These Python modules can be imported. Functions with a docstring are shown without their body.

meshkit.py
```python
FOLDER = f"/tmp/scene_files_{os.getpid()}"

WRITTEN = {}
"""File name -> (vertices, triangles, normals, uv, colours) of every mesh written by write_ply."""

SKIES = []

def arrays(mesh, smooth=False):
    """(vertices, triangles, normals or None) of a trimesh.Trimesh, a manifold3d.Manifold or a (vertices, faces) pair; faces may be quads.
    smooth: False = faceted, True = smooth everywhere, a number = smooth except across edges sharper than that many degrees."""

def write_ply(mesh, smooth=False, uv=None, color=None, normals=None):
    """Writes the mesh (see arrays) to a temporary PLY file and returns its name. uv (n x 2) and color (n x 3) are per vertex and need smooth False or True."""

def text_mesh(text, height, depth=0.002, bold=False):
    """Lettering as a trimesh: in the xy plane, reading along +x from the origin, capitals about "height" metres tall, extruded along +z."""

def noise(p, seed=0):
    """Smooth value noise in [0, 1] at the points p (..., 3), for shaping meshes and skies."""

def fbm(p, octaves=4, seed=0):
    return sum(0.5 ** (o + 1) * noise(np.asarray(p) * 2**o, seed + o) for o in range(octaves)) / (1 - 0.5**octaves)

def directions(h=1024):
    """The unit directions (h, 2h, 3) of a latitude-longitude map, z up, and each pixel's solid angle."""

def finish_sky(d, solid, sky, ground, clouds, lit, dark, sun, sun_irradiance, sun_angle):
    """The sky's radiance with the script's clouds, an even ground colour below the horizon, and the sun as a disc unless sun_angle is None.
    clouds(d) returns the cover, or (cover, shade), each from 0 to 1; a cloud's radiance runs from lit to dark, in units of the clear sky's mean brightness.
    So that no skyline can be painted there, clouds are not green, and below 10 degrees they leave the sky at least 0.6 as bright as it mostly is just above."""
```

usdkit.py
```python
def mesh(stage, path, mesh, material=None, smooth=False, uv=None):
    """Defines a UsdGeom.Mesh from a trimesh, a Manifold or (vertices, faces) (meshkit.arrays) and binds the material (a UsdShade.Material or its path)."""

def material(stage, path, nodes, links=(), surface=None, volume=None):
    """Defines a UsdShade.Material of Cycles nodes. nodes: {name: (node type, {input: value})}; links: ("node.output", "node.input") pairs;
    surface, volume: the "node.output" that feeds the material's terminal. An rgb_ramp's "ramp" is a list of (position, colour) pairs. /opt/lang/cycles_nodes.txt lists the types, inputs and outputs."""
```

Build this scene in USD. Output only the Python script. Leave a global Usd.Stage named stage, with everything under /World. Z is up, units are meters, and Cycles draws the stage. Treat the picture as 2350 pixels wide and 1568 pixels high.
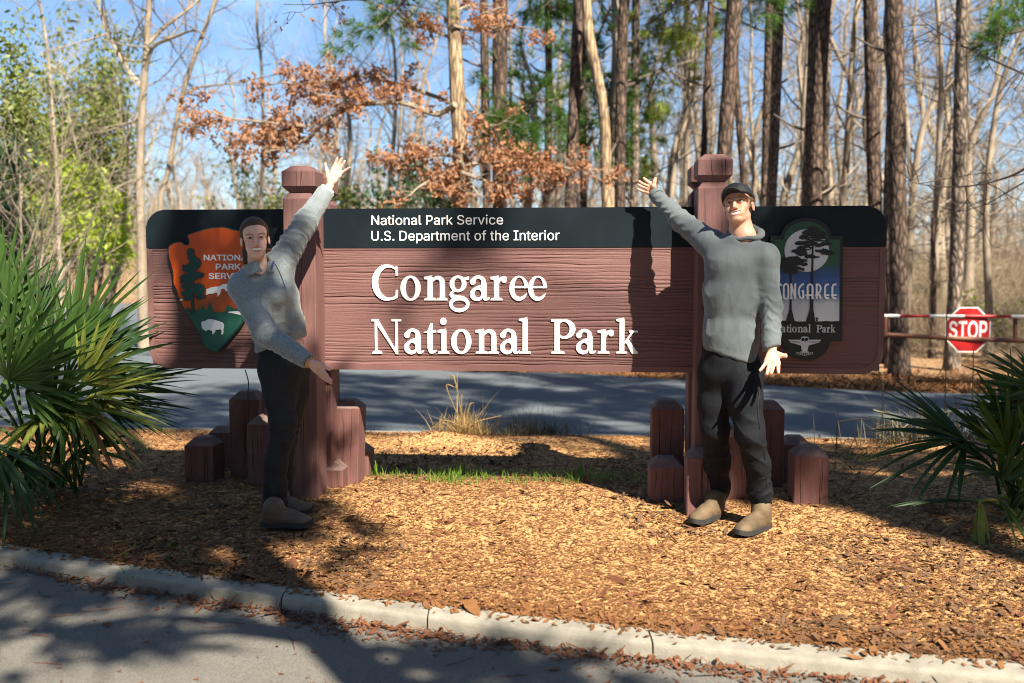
import math, random
import numpy as np
import trimesh, shapely
import manifold3d as m3
from shapely.geometry import Polygon, Point, LineString, box as sbox, MultiPolygon
from shapely import affinity
from shapely.ops import unary_union
import meshkit, usdkit
from pxr import Usd, UsdGeom, UsdLux, UsdShade, Gf, Sdf, Vt

stage = Usd.Stage.CreateInMemory()
UsdGeom.Xform.Define(stage, '/World')
UsdGeom.Scope.Define(stage, '/World/Looks')
rng = np.random.default_rng(7)
PI = math.pi

# ------------------------------------------------------------------ camera, sky, sun
CAM_H, PITCH, FPX = 1.42, math.radians(4.07), 2217.0        # focal length in units of a 2350 px wide picture
CX, CY = 1175.0, 784.0
cp, sp = math.cos(PITCH), math.sin(PITCH)
cam = UsdGeom.Camera.Define(stage, '/World/camera')
cam.CreateHorizontalApertureAttr(36.0)
cam.CreateVerticalApertureAttr(36.0 * 683 / 1024)
cam.CreateFocalLengthAttr(36.0 * FPX / 2350)
cam.CreateFStopAttr(1.8)
cam.CreateFocusDistanceAttr(5.35)
cam.CreateClippingRangeAttr(Gf.Vec2f(0.1, 2000))
EXPOSURE = 1.75
cam.CreateExposureAttr(EXPOSURE)
cam.AddTransformOp().Set(Gf.Matrix4d(1, 0, 0, 0, 0, sp, cp, 0, 0, -cp, sp, 0, 0, 0, CAM_H, 1))

SUN_AZ, SUN_EL = math.radians(150), math.radians(45)        # azimuth from +y towards +x
to_sun = np.array([math.sin(SUN_AZ) * math.cos(SUN_EL), math.cos(SUN_AZ) * math.cos(SUN_EL), math.sin(SUN_EL)])
dome = UsdLux.DomeLight.Define(stage, '/World/sky')
skym = usdkit.material(stage, '/World/Looks/sky_air', {
    'tc': ('texture_coordinate', {}),
    'sky': ('sky_texture', {'sky_type': 'single_scattering', 'sun_disc': False, 'sun_elevation': SUN_EL, 'sun_rotation': SUN_AZ, 'altitude': 100.0, 'air_density': 1.0, 'aerosol_density': 0.2, 'ozone_density': 5.0}),
    'map': ('mapping', {'scale': (1.0, 1.0, 2.2), 'location': (0.35, 0.1, 0.0)}),
    'n': ('noise_texture', {'scale': 2.6, 'detail': 6.0, 'roughness': 0.55}),
    'r': ('rgb_ramp', {'ramp': [(0.0, (0, 0, 0)), (0.50, (0, 0, 0)), (0.78, (0.45, 0.45, 0.45)), (1.0, (0.6, 0.6, 0.6))]}),
    'mix': ('mix', {'color2': (8.6, 12.4, 16.5)}),
    'bg': ('background_shader', {'strength': 0.05}),
}, [('tc.generated', 'map.vector'), ('map.vector', 'n.vector'), ('n.fac', 'r.fac'), ('r.color', 'mix.fac'), ('sky.color', 'mix.color1'), ('mix.color', 'bg.color')], surface='bg.background')
UsdShade.MaterialBindingAPI.Apply(dome.GetPrim()).Bind(skym)
dome.GetPrim().SetCustomDataByKey('kind', 'structure')
sun = UsdLux.DistantLight.Define(stage, '/World/sun')
sun.CreateNormalizeAttr(True)
sun.CreateIntensityAttr(1.25)
sun.CreateAngleAttr(0.5)
sun.CreateColorAttr(Gf.Vec3f(1.0, 0.89, 0.72))
zax = to_sun
xax = np.cross([0, 0, 1.0], zax); xax /= np.linalg.norm(xax)
yax = np.cross(zax, xax)
sun.AddTransformOp().Set(Gf.Matrix4d(*xax, 0, *yax, 0, *zax, 0, 0, 0, 0, 1))

# ------------------------------------------------------------------ where a picture point lies in the place
def ray(u, v):
    a, b = (u - CX) / FPX, -(v - CY) / FPX
    return np.array([a, cp + b * sp, -sp + b * cp])
EYE = np.array([0, 0, CAM_H])
def at(u, v, y):
    d = ray(u, v); return EYE + d * (y / d[1])
def onz(u, v, z=0.0):
    d = ray(u, v); return EYE + d * ((z - CAM_H) / d[2])

# ------------------------------------------------------------------ prims
used = {}
def numbered(parent, name):
    k = (parent, name); used[k] = used.get(k, 0) + 1
    return f'{parent}/{name}' if used[k] == 1 else f'{parent}/{name}_{used[k]-1:03d}'
def path_of(p): return '/World' if p is None else (p if isinstance(p, str) else str(p.GetPath()))
def tag(prim, label=None, cat=None, group=None, kind=None):
    for k, v in (('label', label), ('category', cat), ('group', group), ('kind', kind)):
        if v: prim.SetCustomDataByKey(k, v)
    return prim
def thing(name, label, cat, loc=(0, 0, 0), rotz=0.0, scale=None, group=None, parent=None):
    x = UsdGeom.Xform.Define(stage, numbered(path_of(parent), name))
    x.AddTranslateOp().Set(Gf.Vec3d(*map(float, loc)))
    if rotz: x.AddRotateZOp().Set(math.degrees(rotz))
    if scale is not None: x.AddScaleOp().Set(Gf.Vec3f(*map(float, np.broadcast_to(scale, 3))))
    return tag(x.GetPrim(), label, cat, group)
def obj(name, mesh, mat, parent=None, smooth=False, tint=None, label=None, kind=None):
    p = numbered(path_of(parent), name)
    m = usdkit.mesh(stage, p, mesh, MATS[mat] if isinstance(mat, str) else mat, smooth)
    if tint is not None:
        UsdGeom.PrimvarsAPI(m).CreatePrimvar('tint', Sdf.ValueTypeNames.Color3fArray, 'vertex').Set(Vt.Vec3fArray.FromNumpy(np.asarray(tint, np.float32)))
    return tag(m.GetPrim(), label, None, None, kind)
def copy_of(src, name, label, cat, loc, rotz=0.0, scale=None, group=None, tilt=None):
    x = UsdGeom.Xform.Define(stage, numbered('/World', name))
    x.AddTranslateOp().Set(Gf.Vec3d(*map(float, loc)))
    if tilt: x.AddRotateXYZOp().Set(Gf.Vec3f(math.degrees(tilt[0]), math.degrees(tilt[1]), math.degrees(rotz)))
    elif rotz: x.AddRotateZOp().Set(math.degrees(rotz))
    if scale is not None: x.AddScaleOp().Set(Gf.Vec3f(*map(float, np.broadcast_to(scale, 3))))
    x.GetPrim().GetReferences().AddInternalReference(src)
    x.GetPrim().SetInstanceable(True)
    return tag(x.GetPrim(), label, cat, group)
def klass(name):
    stage.CreateClassPrim('/World/kinds'); stage.CreateClassPrim('/World/kinds/' + name)
    return '/World/kinds/' + name

# ------------------------------------------------------------------ materials
MATS = {}
def ramp(*c): return [(i / max(1, len(c) - 1), x) for i, x in enumerate(c)]
def mul(c, k): return tuple(float(min(1, x * k)) for x in c)
def M(name, base, rough=0.7, var=0.2, scale=6.0, stretch=(1, 1, 1), detail=5.0, bump=0.0, bscale=60.0, bstretch=None, bdist=0.01, spec=0.35, cols=None, coord='pos', trans=None, coat=0.0, sheen=0.0, metallic=0.0, dirt=None):
    """Principled material: noise between a darker and a lighter tone of base, or a colour per loose piece (cols); bump from a second noise; trans adds light through leaves."""
    n, l = {}, []
    n['geo'] = ('geometry', {}); src = 'geo.position'
    if coord == 'obj': n['tc'] = ('texture_coordinate', {}); src = 'tc.object'
    n['map'] = ('mapping', {'scale': stretch}); l.append((src, 'map.vector'))
    n['nz'] = ('noise_texture', {'scale': scale, 'detail': detail, 'roughness': 0.6}); l.append(('map.vector', 'nz.vector'))
    n['p'] = ('principled_bsdf', {'roughness': rough, 'specular_ior_level': spec, 'coat_weight': coat, 'sheen_weight': sheen, 'metallic': metallic})
    if cols:
        n['rp'] = ('rgb_ramp', {'ramp': ramp(*cols)}); l.append(('geo.random_per_island', 'rp.fac'))
        n['vr'] = ('rgb_ramp', {'ramp': [(0.3, (1 - var,) * 3), (0.7, (1 + var,) * 3)]}); l.append(('nz.fac', 'vr.fac'))
        n['mx'] = ('mix', {'mix_type': 'multiply', 'fac': 1.0}); l += [('rp.color', 'mx.color1'), ('vr.color', 'mx.color2')]
        col = 'mx.color'
    else:
        n['rp'] = ('rgb_ramp', {'ramp': [(0.28, mul(base, 1 - var)), (0.72, mul(base, 1 + var))]}); l.append(('nz.fac', 'rp.fac'))
        col = 'rp.color'
    if dirt:
        dc, ds, lo, hi = dirt
        n['dn'] = ('noise_texture', {'scale': ds, 'detail': 6.0, 'roughness': 0.65}); l.append((src, 'dn.vector'))
        n['dr'] = ('rgb_ramp', {'ramp': [(lo, (0, 0, 0)), (hi, (1, 1, 1))]}); l.append(('dn.fac', 'dr.fac'))
        n['dm'] = ('mix', {'color2': dc}); l += [('dr.color', 'dm.fac'), (col, 'dm.color1')]
        col = 'dm.color'
    l.append((col, 'p.base_color'))
    if bump:
        n['bm'] = ('mapping', {'scale': bstretch or (1, 1, 1)}); l.append((src, 'bm.vector'))
        n['bn'] = ('noise_texture', {'scale': bscale, 'detail': 4.0, 'roughness': 0.6}); l.append(('bm.vector', 'bn.vector'))
        n['b'] = ('bump', {'strength': bump, 'distance': bdist}); l += [('bn.fac', 'b.height'), ('b.normal', 'p.normal')]
    out = 'p.BSDF'
    if trans:
        n['t'] = ('translucent_bsdf', {}); n['tm'] = ('mix', {'mix_type': 'multiply', 'fac': 1.0, 'color2': trans}); n['mc'] = ('mix_closure', {'fac': 0.35})
        l += [(col, 'tm.color1'), ('tm.color', 't.color'), ('p.BSDF', 'mc.closure1'), ('t.BSDF', 'mc.closure2')]
        out = 'mc.closure'
    MATS[name] = usdkit.material(stage, '/World/Looks/' + name, n, l, surface=out)
def M_tint(name, rough=0.5, var=0.08, scale=60.0, bump=0.0, bscale=300.0, bdist=0.002, spec=0.4, sss=0.0, sheen=0.0):
    """The colour is the mesh's own tint."""
    n = {'a': ('attribute', {'attribute': 'tint'}), 'geo': ('geometry', {}),
         'nz': ('noise_texture', {'scale': scale, 'detail': 3.0}), 'r': ('rgb_ramp', {'ramp': [(0.3, (1 - var,) * 3), (0.7, (1 + var,) * 3)]}),
         'm': ('mix', {'mix_type': 'multiply', 'fac': 1.0}),
         'p': ('principled_bsdf', {'roughness': rough, 'specular_ior_level': spec, 'subsurface_weight': sss, 'subsurface_scale': 0.01, 'subsurface_radius': (1, 0.35, 0.2), 'sheen_weight': sheen})}
    l = [('geo.position', 'nz.vector'), ('nz.fac', 'r.fac'), ('a.color', 'm.color1'), ('r.color', 'm.color2'), ('m.color', 'p.base_color')]
    if bump:
        n['bn'] = ('noise_texture', {'scale': bscale, 'detail': 3.0}); n['b'] = ('bump', {'strength': bump, 'distance': bdist})
        l += [('geo.position', 'bn.vector'), ('bn.fac', 'b.height'), ('b.normal', 'p.normal')]
    MATS[name] = usdkit.material(stage, '/World/Looks/' + name, n, l, surface='p.BSDF')

# ------------------------------------------------------------------ mesh tools
class MB:
    def __init__(s): s.v, s.f, s.n = [], [], 0
    def add(s, v, f):
        v = np.asarray(v, float).reshape(-1, 3); f = np.asarray(f, int)
        if f.shape[1] == 4: f = np.vstack([f[:, [0, 1, 2]], f[:, [0, 2, 3]]])
        s.v.append(v); s.f.append(f + s.n); s.n += len(v); return s
    def mesh(s, m): return s.add(m.vertices, m.faces)
    def get(s): return (np.vstack(s.v), np.vstack(s.f)) if s.v else (np.zeros((0, 3)), np.zeros((0, 3), int))
def tube(pts, rad, sides=6, cap=True):
    p = np.asarray(pts, float); r = np.broadcast_to(rad, (len(p),)).astype(float)
    t = np.gradient(p, axis=0); t /= np.linalg.norm(t, axis=1, keepdims=True) + 1e-12
    ref = np.array([1.0, 0, 0]) if abs(t[:, 0]).mean() < 0.8 else np.array([0, 1.0, 0])
    a = np.cross(t, ref); a /= np.linalg.norm(a, axis=1, keepdims=True) + 1e-12
    b = np.cross(t, a); ang = np.arange(sides) * 2 * PI / sides
    v = p[:, None] + r[:, None, None] * (np.cos(ang)[None, :, None] * a[:, None] + np.sin(ang)[None, :, None] * b[:, None])
    n = len(p); i, j = np.meshgrid(np.arange(n - 1), np.arange(sides), indexing='ij')
    q = np.stack([i * sides + j, (i + 1) * sides + j, (i + 1) * sides + (j + 1) % sides, i * sides + (j + 1) % sides], -1).reshape(-1, 4)
    f = np.vstack([q[:, [0, 1, 2]], q[:, [0, 2, 3]]]); v = v.reshape(-1, 3)
    if cap and sides > 3:
        k = np.arange(1, sides - 1)
        f = np.vstack([f, np.stack([0 * k, k, k + 1], -1), np.stack([0 * k + (n - 1) * sides, (n - 1) * sides + k + 1, (n - 1) * sides + k], -1)])
    return v, f
def extrude(poly, d0, d1):
    """Polygon(s) in (s, z) of a plane, from depth d0 to d1; returns (verts (s, z, d), faces)."""
    mb = MB()
    for g in getattr(poly, 'geoms', [poly]):
        if g.is_empty or g.area < 1e-8 or g.geom_type != 'Polygon': continue
        m = trimesh.creation.extrude_polygon(g, d1 - d0, engine='earcut')
        m.apply_translation([0, 0, d0]); mb.mesh(m)
    return mb.get()
def rot(axis, a):
    return trimesh.transformations.rotation_matrix(a, axis)[:3, :3]
def unit(v): v = np.asarray(v, float); return v / np.linalg.norm(v)
def catmull(pts, n=6, closed=False):
    p = np.asarray(pts, float); N = len(p); out = []
    idx = lambda i: p[i % N] if closed else p[min(max(i, 0), N - 1)]
    for i in range(N if closed else N - 1):
        a, b, c, d = idx(i - 1), idx(i), idx(i + 1), idx(i + 2)
        for t in np.arange(n) / n:
            out.append(0.5 * (2 * b + (c - a) * t + (2 * a - 5 * b + 4 * c - d) * t * t + (3 * b - a - 3 * c + d) * t ** 3))
    if not closed: out.append(p[-1])
    return np.array(out)

# implicit shapes -> mesh (naive surface nets on a grid that is only evaluated near the surface)
def nets(f, lo, hi, h):
    lo, hi = np.asarray(lo, float), np.asarray(hi, float); B = 4
    nb = np.maximum(1, np.ceil((hi - lo) / (h * B)).astype(int)); n = nb * B + 1
    ax = [lo[k] + h * B * (np.arange(nb[k]) + 0.5) for k in range(3)]
    C = np.stack(np.meshgrid(*ax, indexing='ij'), -1).reshape(-1, 3)
    dc = f(C).reshape(nb)
    near = np.abs(dc) < h * B * 0.87 * 1.9
    D = np.repeat(np.repeat(np.repeat(dc, B, 0), B, 1), B, 2)
    D = np.pad(D, ((0, 1), (0, 1), (0, 1)), mode='edge')
    m = np.zeros(n, bool); nn = np.repeat(np.repeat(np.repeat(near, B, 0), B, 1), B, 2)
    for dx in (0, 1):
        for dy in (0, 1):
            for dz in (0, 1): m[dx:dx + nn.shape[0], dy:dy + nn.shape[1], dz:dz + nn.shape[2]] |= nn
    ii = np.argwhere(m); vals = np.empty(len(ii))
    for s in range(0, len(ii), 200000): vals[s:s + 200000] = f(lo + ii[s:s + 200000] * h)
    D[m] = vals
    D[0], D[-1], D[:, 0], D[:, -1], D[:, :, 0], D[:, :, -1] = (np.abs(x) + 1e-4 for x in (D[0], D[-1], D[:, 0], D[:, -1], D[:, :, 0], D[:, :, -1]))
    S = D < 0
    cs = [(a, b, c) for a in (0, 1) for b in (0, 1) for c in (0, 1)]
    sl = lambda A, o: A[o[0]:A.shape[0] - 1 + o[0], o[1]:A.shape[1] - 1 + o[1], o[2]:A.shape[2] - 1 + o[2]]
    cnt = sum(sl(S, o).astype(np.int8) for o in cs)
    act = (cnt > 0) & (cnt < 8); cell = np.argwhere(act)
    idx = -np.ones(act.shape, int); idx[act] = np.arange(len(cell))
    cv = np.stack([D[cell[:, 0] + o[0], cell[:, 1] + o[1], cell[:, 2] + o[2]] for o in cs], 1)
    P, W = np.zeros((len(cell), 3)), np.zeros(len(cell))
    for a in range(8):
        for b in range(a + 1, 8):
            if sum(abs(np.subtract(cs[a], cs[b]))) != 1: continue
            x = (cv[:, a] < 0) != (cv[:, b] < 0)
            t = np.where(x, cv[:, a] / np.where(x, cv[:, a] - cv[:, b], 1), 0)[:, None]
            P += np.where(x[:, None], np.array(cs[a]) + t * (np.array(cs[b]) - np.array(cs[a])), 0); W += x
    V = lo + (cell + P / W[:, None]) * h
    F = []
    for k in range(3):
        u, w = (k + 1) % 3, (k + 2) % 3
        A0 = [slice(None)] * 3; A1 = [slice(None)] * 3; A0[k] = slice(0, -1); A1[k] = slice(1, None)
        x = S[tuple(A0)] != S[tuple(A1)]; e = np.argwhere(x)
        e = e[(e[:, u] > 0) & (e[:, w] > 0) & (e[:, u] < S.shape[u] - 1) & (e[:, w] < S.shape[w] - 1)]
        def c(du, dw):
            q = e.copy(); q[:, u] -= du; q[:, w] -= dw; return idx[q[:, 0], q[:, 1], q[:, 2]]
        q = np.stack([c(1, 1), c(0, 1), c(0, 0), c(1, 0)], 1)
        inside = S[e[:, 0], e[:, 1], e[:, 2]]
        q[~inside] = q[~inside][:, ::-1]
        F.append(q)
    q = np.vstack(F)
    return V, np.vstack([q[:, [0, 1, 2]], q[:, [0, 2, 3]]])
def smin(a, b, k): 
    h = np.clip(0.5 + 0.5 * (b - a) / k, 0, 1); return b + (a - b) * h - k * h * (1 - h)
def smax(a, b, k): return -smin(-a, -b, k)
def cone(p, a, b, ra, rb):
    a, b = np.asarray(a, float), np.asarray(b, float); ba = b - a
    t = np.clip((p - a) @ ba / (ba @ ba), 0, 1)
    return np.linalg.norm(p - a - t[:, None] * ba, axis=1) - (ra + (rb - ra) * t)
def chain(p, pts, rads, k=0.015):
    d = cone(p, pts[0], pts[1], rads[0], rads[1])
    for i in range(1, len(pts) - 1): d = smin(d, cone(p, pts[i], pts[i + 1], rads[i], rads[i + 1]), k)
    return d
def ell(p, c, r, R=None):
    q = p - np.asarray(c, float)
    if R is not None: q = q @ R            # world -> local of the ellipsoid
    r = np.asarray(r, float); k0 = np.linalg.norm(q / r, axis=1); k1 = np.linalg.norm(q / (r * r), axis=1)
    return k0 * (k0 - 1) / np.maximum(k1, 1e-9)
def slab(p, pts, hw, hd, yaw, k=0.03, ex=2.0):
    """A trunk of oval sections: centres pts, half widths hw, half depths hd, each turned by yaw about z."""
    d = None; ps = np.asarray(pts, float)
    for i in range(len(ps) - 1):
        a, b = ps[i], ps[i + 1]; ba = b - a
        t = np.clip((p - a) @ ba / (ba @ ba), 0, 1); q = p - a - t[:, None] * ba
        y = yaw[i] + (yaw[i + 1] - yaw[i]) * t; w = hw[i] + (hw[i + 1] - hw[i]) * t; e = hd[i] + (hd[i + 1] - hd[i]) * t
        ux = q[:, 0] * np.cos(y) + q[:, 1] * np.sin(y); uy = -q[:, 0] * np.sin(y) + q[:, 1] * np.cos(y)
        m = np.minimum(w, e)
        g = (np.abs(ux / w) ** ex + np.abs(uy / e) ** ex + np.abs(q[:, 2] / m) ** ex) ** (1 / ex)
        s = (g - 1) * m
        d = s if d is None else smin(d, s, k)
    return d
def vnormals(v, f): return meshkit.arrays((v, f), True)[2]
def taubin(v, f, n=6):
    import scipy.sparse as sps
    N = len(v); e = np.vstack([f[:, [0, 1]], f[:, [1, 2]], f[:, [2, 0]]]); A = sps.coo_matrix((np.ones(len(e)), (e[:, 0], e[:, 1])), (N, N)).tocsr(); A = ((A + A.T) > 0).astype(float)
    L = sps.diags(1 / np.maximum(np.asarray(A.sum(1)).ravel(), 1)) @ A; v = v.copy()
    for k in range(n): v = v + .5 * (L @ v - v); v = v - .52 * (L @ v - v)
    return v, f
def union(*ms):
    try:
        r = None
        for v, f in ms:
            x = m3.Manifold(m3.Mesh(np.asarray(v, np.float32), np.asarray(f, np.uint32)))
            if x.status() != m3.Error.NoError: raise ValueError
            r = x if r is None else r + x
        o = r.to_mesh(); return np.array(o.vert_properties[:, :3], float), np.array(o.tri_verts, int)
    except Exception:
        mb = MB()
        for v, f in ms: mb.add(v, f)
        return mb.get()
def rounded_box(lo, hi, r=0.01):
    c = (np.array(lo) + hi) / 2; s = (np.array(hi) - lo) / 2 - r
    pts = [c + s * np.array([a, b, d]) + r * np.array(e) for a in (-1, 1) for b in (-1, 1) for d in (-1, 1) for e in ((a, 0, 0), (0, b, 0), (0, 0, d), (a * .577, b * .577, d * .577))]
    return trimesh.convex.convex_hull(np.array(pts))
def spine_rows(v): return v
# ------------------------------------------------------------------ the materials of the place
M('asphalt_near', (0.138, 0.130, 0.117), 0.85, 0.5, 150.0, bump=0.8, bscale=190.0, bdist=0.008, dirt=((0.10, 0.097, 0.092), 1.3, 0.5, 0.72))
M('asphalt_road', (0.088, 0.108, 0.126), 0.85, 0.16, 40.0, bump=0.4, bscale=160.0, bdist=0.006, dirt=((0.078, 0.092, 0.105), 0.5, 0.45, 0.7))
M('concrete', (0.235, 0.220, 0.185), 0.9, 0.22, 14.0, detail=8.0, bump=0.4, bscale=120.0, bdist=0.005, dirt=((0.13, 0.12, 0.10), 3.0, 0.5, 0.75))
M('mulch_base', (0.40, 0.225, 0.092), 0.95, 0.4, 18.0, bump=0.9, bscale=55.0, bdist=0.02)
M('chips', None, 0.8, 0.15, 30.0, cols=[(0.15, 0.066, 0.022), (0.54, 0.28, 0.095), (0.72, 0.42, 0.15), (0.86, 0.58, 0.23), (0.58, 0.31, 0.105), (0.90, 0.70, 0.36), (0.28, 0.13, 0.044), (0.78, 0.47, 0.17), (0.92, 0.78, 0.50)])
M('red_litter', None, 0.8, 0.15, 30.0, cols=[(0.12, 0.045, 0.02), (0.26, 0.10, 0.04), (0.34, 0.15, 0.06), (0.20, 0.075, 0.03), (0.42, 0.22, 0.10), (0.16, 0.06, 0.026)])
M('dark_bits', None, 0.85, 0.2, 30.0, cols=[(0.10, 0.055, 0.028), (0.17, 0.09, 0.04), (0.24, 0.13, 0.06), (0.13, 0.08, 0.05)])
M('forest_floor', (0.30, 0.17, 0.08), 0.95, 0.45, 2.2, detail=9.0, bump=1.0, bscale=9.0, bdist=0.15, dirt=((0.30, 0.20, 0.11), 0.35, 0.45, 0.6))
M('grass', None, 0.6, 0.1, 5.0, cols=[(0.10, 0.18, 0.02), (0.18, 0.29, 0.03), (0.30, 0.40, 0.045), (0.07, 0.14, 0.025)], trans=(1.3, 1.4, 0.6))
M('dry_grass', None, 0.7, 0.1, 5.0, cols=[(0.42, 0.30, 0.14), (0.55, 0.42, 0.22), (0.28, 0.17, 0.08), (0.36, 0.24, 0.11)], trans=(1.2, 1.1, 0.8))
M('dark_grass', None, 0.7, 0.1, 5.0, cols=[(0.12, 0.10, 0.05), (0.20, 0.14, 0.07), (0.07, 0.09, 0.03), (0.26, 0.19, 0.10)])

# ------------------------------------------------------------------ ground
def sstep(a, b, x): t = np.clip((np.asarray(x, float) - a) / (b - a), 0, 1); return t * t * (3 - 2 * t)
kb = [onz(0, 1247), onz(679, 1349), onz(1501, 1448), onz(2350, 1522)]                 # back edge of the kerb
ks, ki = np.polyfit([p[0] for p in kb], [p[1] for p in kb], 1)
kq = np.polyfit([p[0] for p in kb], [p[1] for p in kb], 2)
def kerb_y(x): return np.polyval(kq, np.clip(x, -3.2, 2.2)) + (np.asarray(x) - np.clip(x, -3.2, 2.2)) * ks
KERB_W, ASPH = 0.150, -0.055
def far_y(x): return 8.42 - 0.085 * np.asarray(x)                                   # far edge of the bed
def bed_z(x, y):
    x, y = np.asarray(x, float), np.asarray(y, float)
    edge = sstep(0.0, 0.5, y - kerb_y(x)) * sstep(0.0, 0.7, far_y(x) - y)
    b = 0.065 * np.exp(-((y - 5.95) / 0.75) ** 2) * np.exp(-(np.abs(x) / 3.2) ** 4)
    b = b + 0.05 * np.exp(-(((x + 3.2) / 1.4) ** 2 + ((y - 6.0) / 1.0) ** 2)) + 0.12 * np.exp(-(((x + 0.62) / 0.42) ** 2 + ((y - 8.0) / 0.3) ** 2)) + 0.10 * np.exp(-(((x - 0.35) / 0.5) ** 2 + ((y - 8.0) / 0.3) ** 2)) + 0.13 * np.exp(-(((x - 3.5) / 0.7) ** 2 + ((y - 7.3) / 0.5) ** 2))
    r = 0.022 * (meshkit.fbm(np.stack([x * 2.2, y * 2.2, 0 * x], -1), 4, 3) - 0.5)
    return (b + r) * edge + 0.004
def terrain_z(x, y):
    x, y = np.asarray(x, float), np.asarray(y, float)
    bank = 2.3 * sstep(47, 55, y + 0.10 * (x + 22)) * sstep(-7, -15, x)
    return -0.10 + bank + 0.9 * sstep(60, 130, y) + (0.35 * (meshkit.fbm(np.stack([x * .18, y * .18, 0 * x], -1), 3, 5) - 0.5)) * sstep(13, 24, y)
def sheet(xs, ys, zf):
    X, Y = np.meshgrid(xs, ys, indexing='ij'); Z = zf(X, Y); n, m = X.shape
    i, j = np.meshgrid(np.arange(n - 1), np.arange(m - 1), indexing='ij')
    q = np.stack([i * m + j, (i + 1) * m + j, (i + 1) * m + j + 1, i * m + j + 1], -1).reshape(-1, 4)
    return np.stack([X, Y, Z], -1).reshape(-1, 3), np.vstack([q[:, [0, 1, 2]], q[:, [0, 2, 3]]])
gx = np.concatenate([[-400, -200, -110], np.arange(-70, 70.1, 1.4), [110, 200, 400]])
gy = np.concatenate([[-400, -150, -60, -25], np.arange(-10, 12, 2.0), np.arange(12, 80, 1.2), [90, 110, 140, 200, 320, 600]])
tag(obj('ground', sheet(gx, gy, lambda X, Y: terrain_z(X, Y) - 0.012), 'forest_floor', smooth=True), kind='structure')
# near parking lot
px = np.linspace(-40, 40, 161); pv = []
P = np.stack([px, kerb_y(px) - KERB_W + 0.03, 0 * px + ASPH], -1); Q = np.stack([px, 0 * px - 45, 0 * px + ASPH], -1)
n = len(px); k = np.arange(n - 1)
tag(obj('parking_lot', (np.vstack([P, Q]), np.vstack([np.stack([k, n + k, n + k + 1], -1), np.stack([k, n + k + 1, k + 1], -1)])), 'asphalt_near'), kind='structure')
# the road behind the sign
far = catmull([(60, 3.0), (20, 9.3), (12, 10.6), (6, 11.7), (4.3, 12.15), (2.13, 13.4), (0.9, 14.2), (-0.7, 14.45), (-2.4, 15.6), (-4, 20), (-6.8, 32), (-11, 43), (-17, 47.5), (-30, 50), (-70, 54)], 5)
near = np.array([(x, far_y(x) + 0.10) for x in np.linspace(-70, 60, 40)])
rp = Polygon(np.vstack([near, far]))
mm = trimesh.creation.extrude_polygon(rp, 0.02, engine='earcut')
mm.apply_translation([0, 0, -0.078])
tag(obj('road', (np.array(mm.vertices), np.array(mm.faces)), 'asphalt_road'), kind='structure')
# mulch bed
bx, by = [], np.linspace(0, 1, 70)
BX = np.concatenate([np.linspace(-16, -4.2, 24), np.arange(-4.1, 4.7, 0.075), np.linspace(4.8, 16, 24)])
V = []
for x in BX:
    y0, y1 = kerb_y(x) - 0.03, far_y(x) + 0.02
    ys = y0 + (y1 - y0) * by
    V.append(np.stack([0 * ys + x, ys, bed_z(0 * ys + x, ys)], -1))
V = np.array(V); n, m = V.shape[:2]
i, j = np.meshgrid(np.arange(n - 1), np.arange(m - 1), indexing='ij')
q = np.stack([i * m + j, (i + 1) * m + j, (i + 1) * m + j + 1, i * m + j + 1], -1).reshape(-1, 4)
tag(obj('mulch_bed', (V.reshape(-1, 3), q), 'mulch_base', smooth=True), kind='structure')

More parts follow.
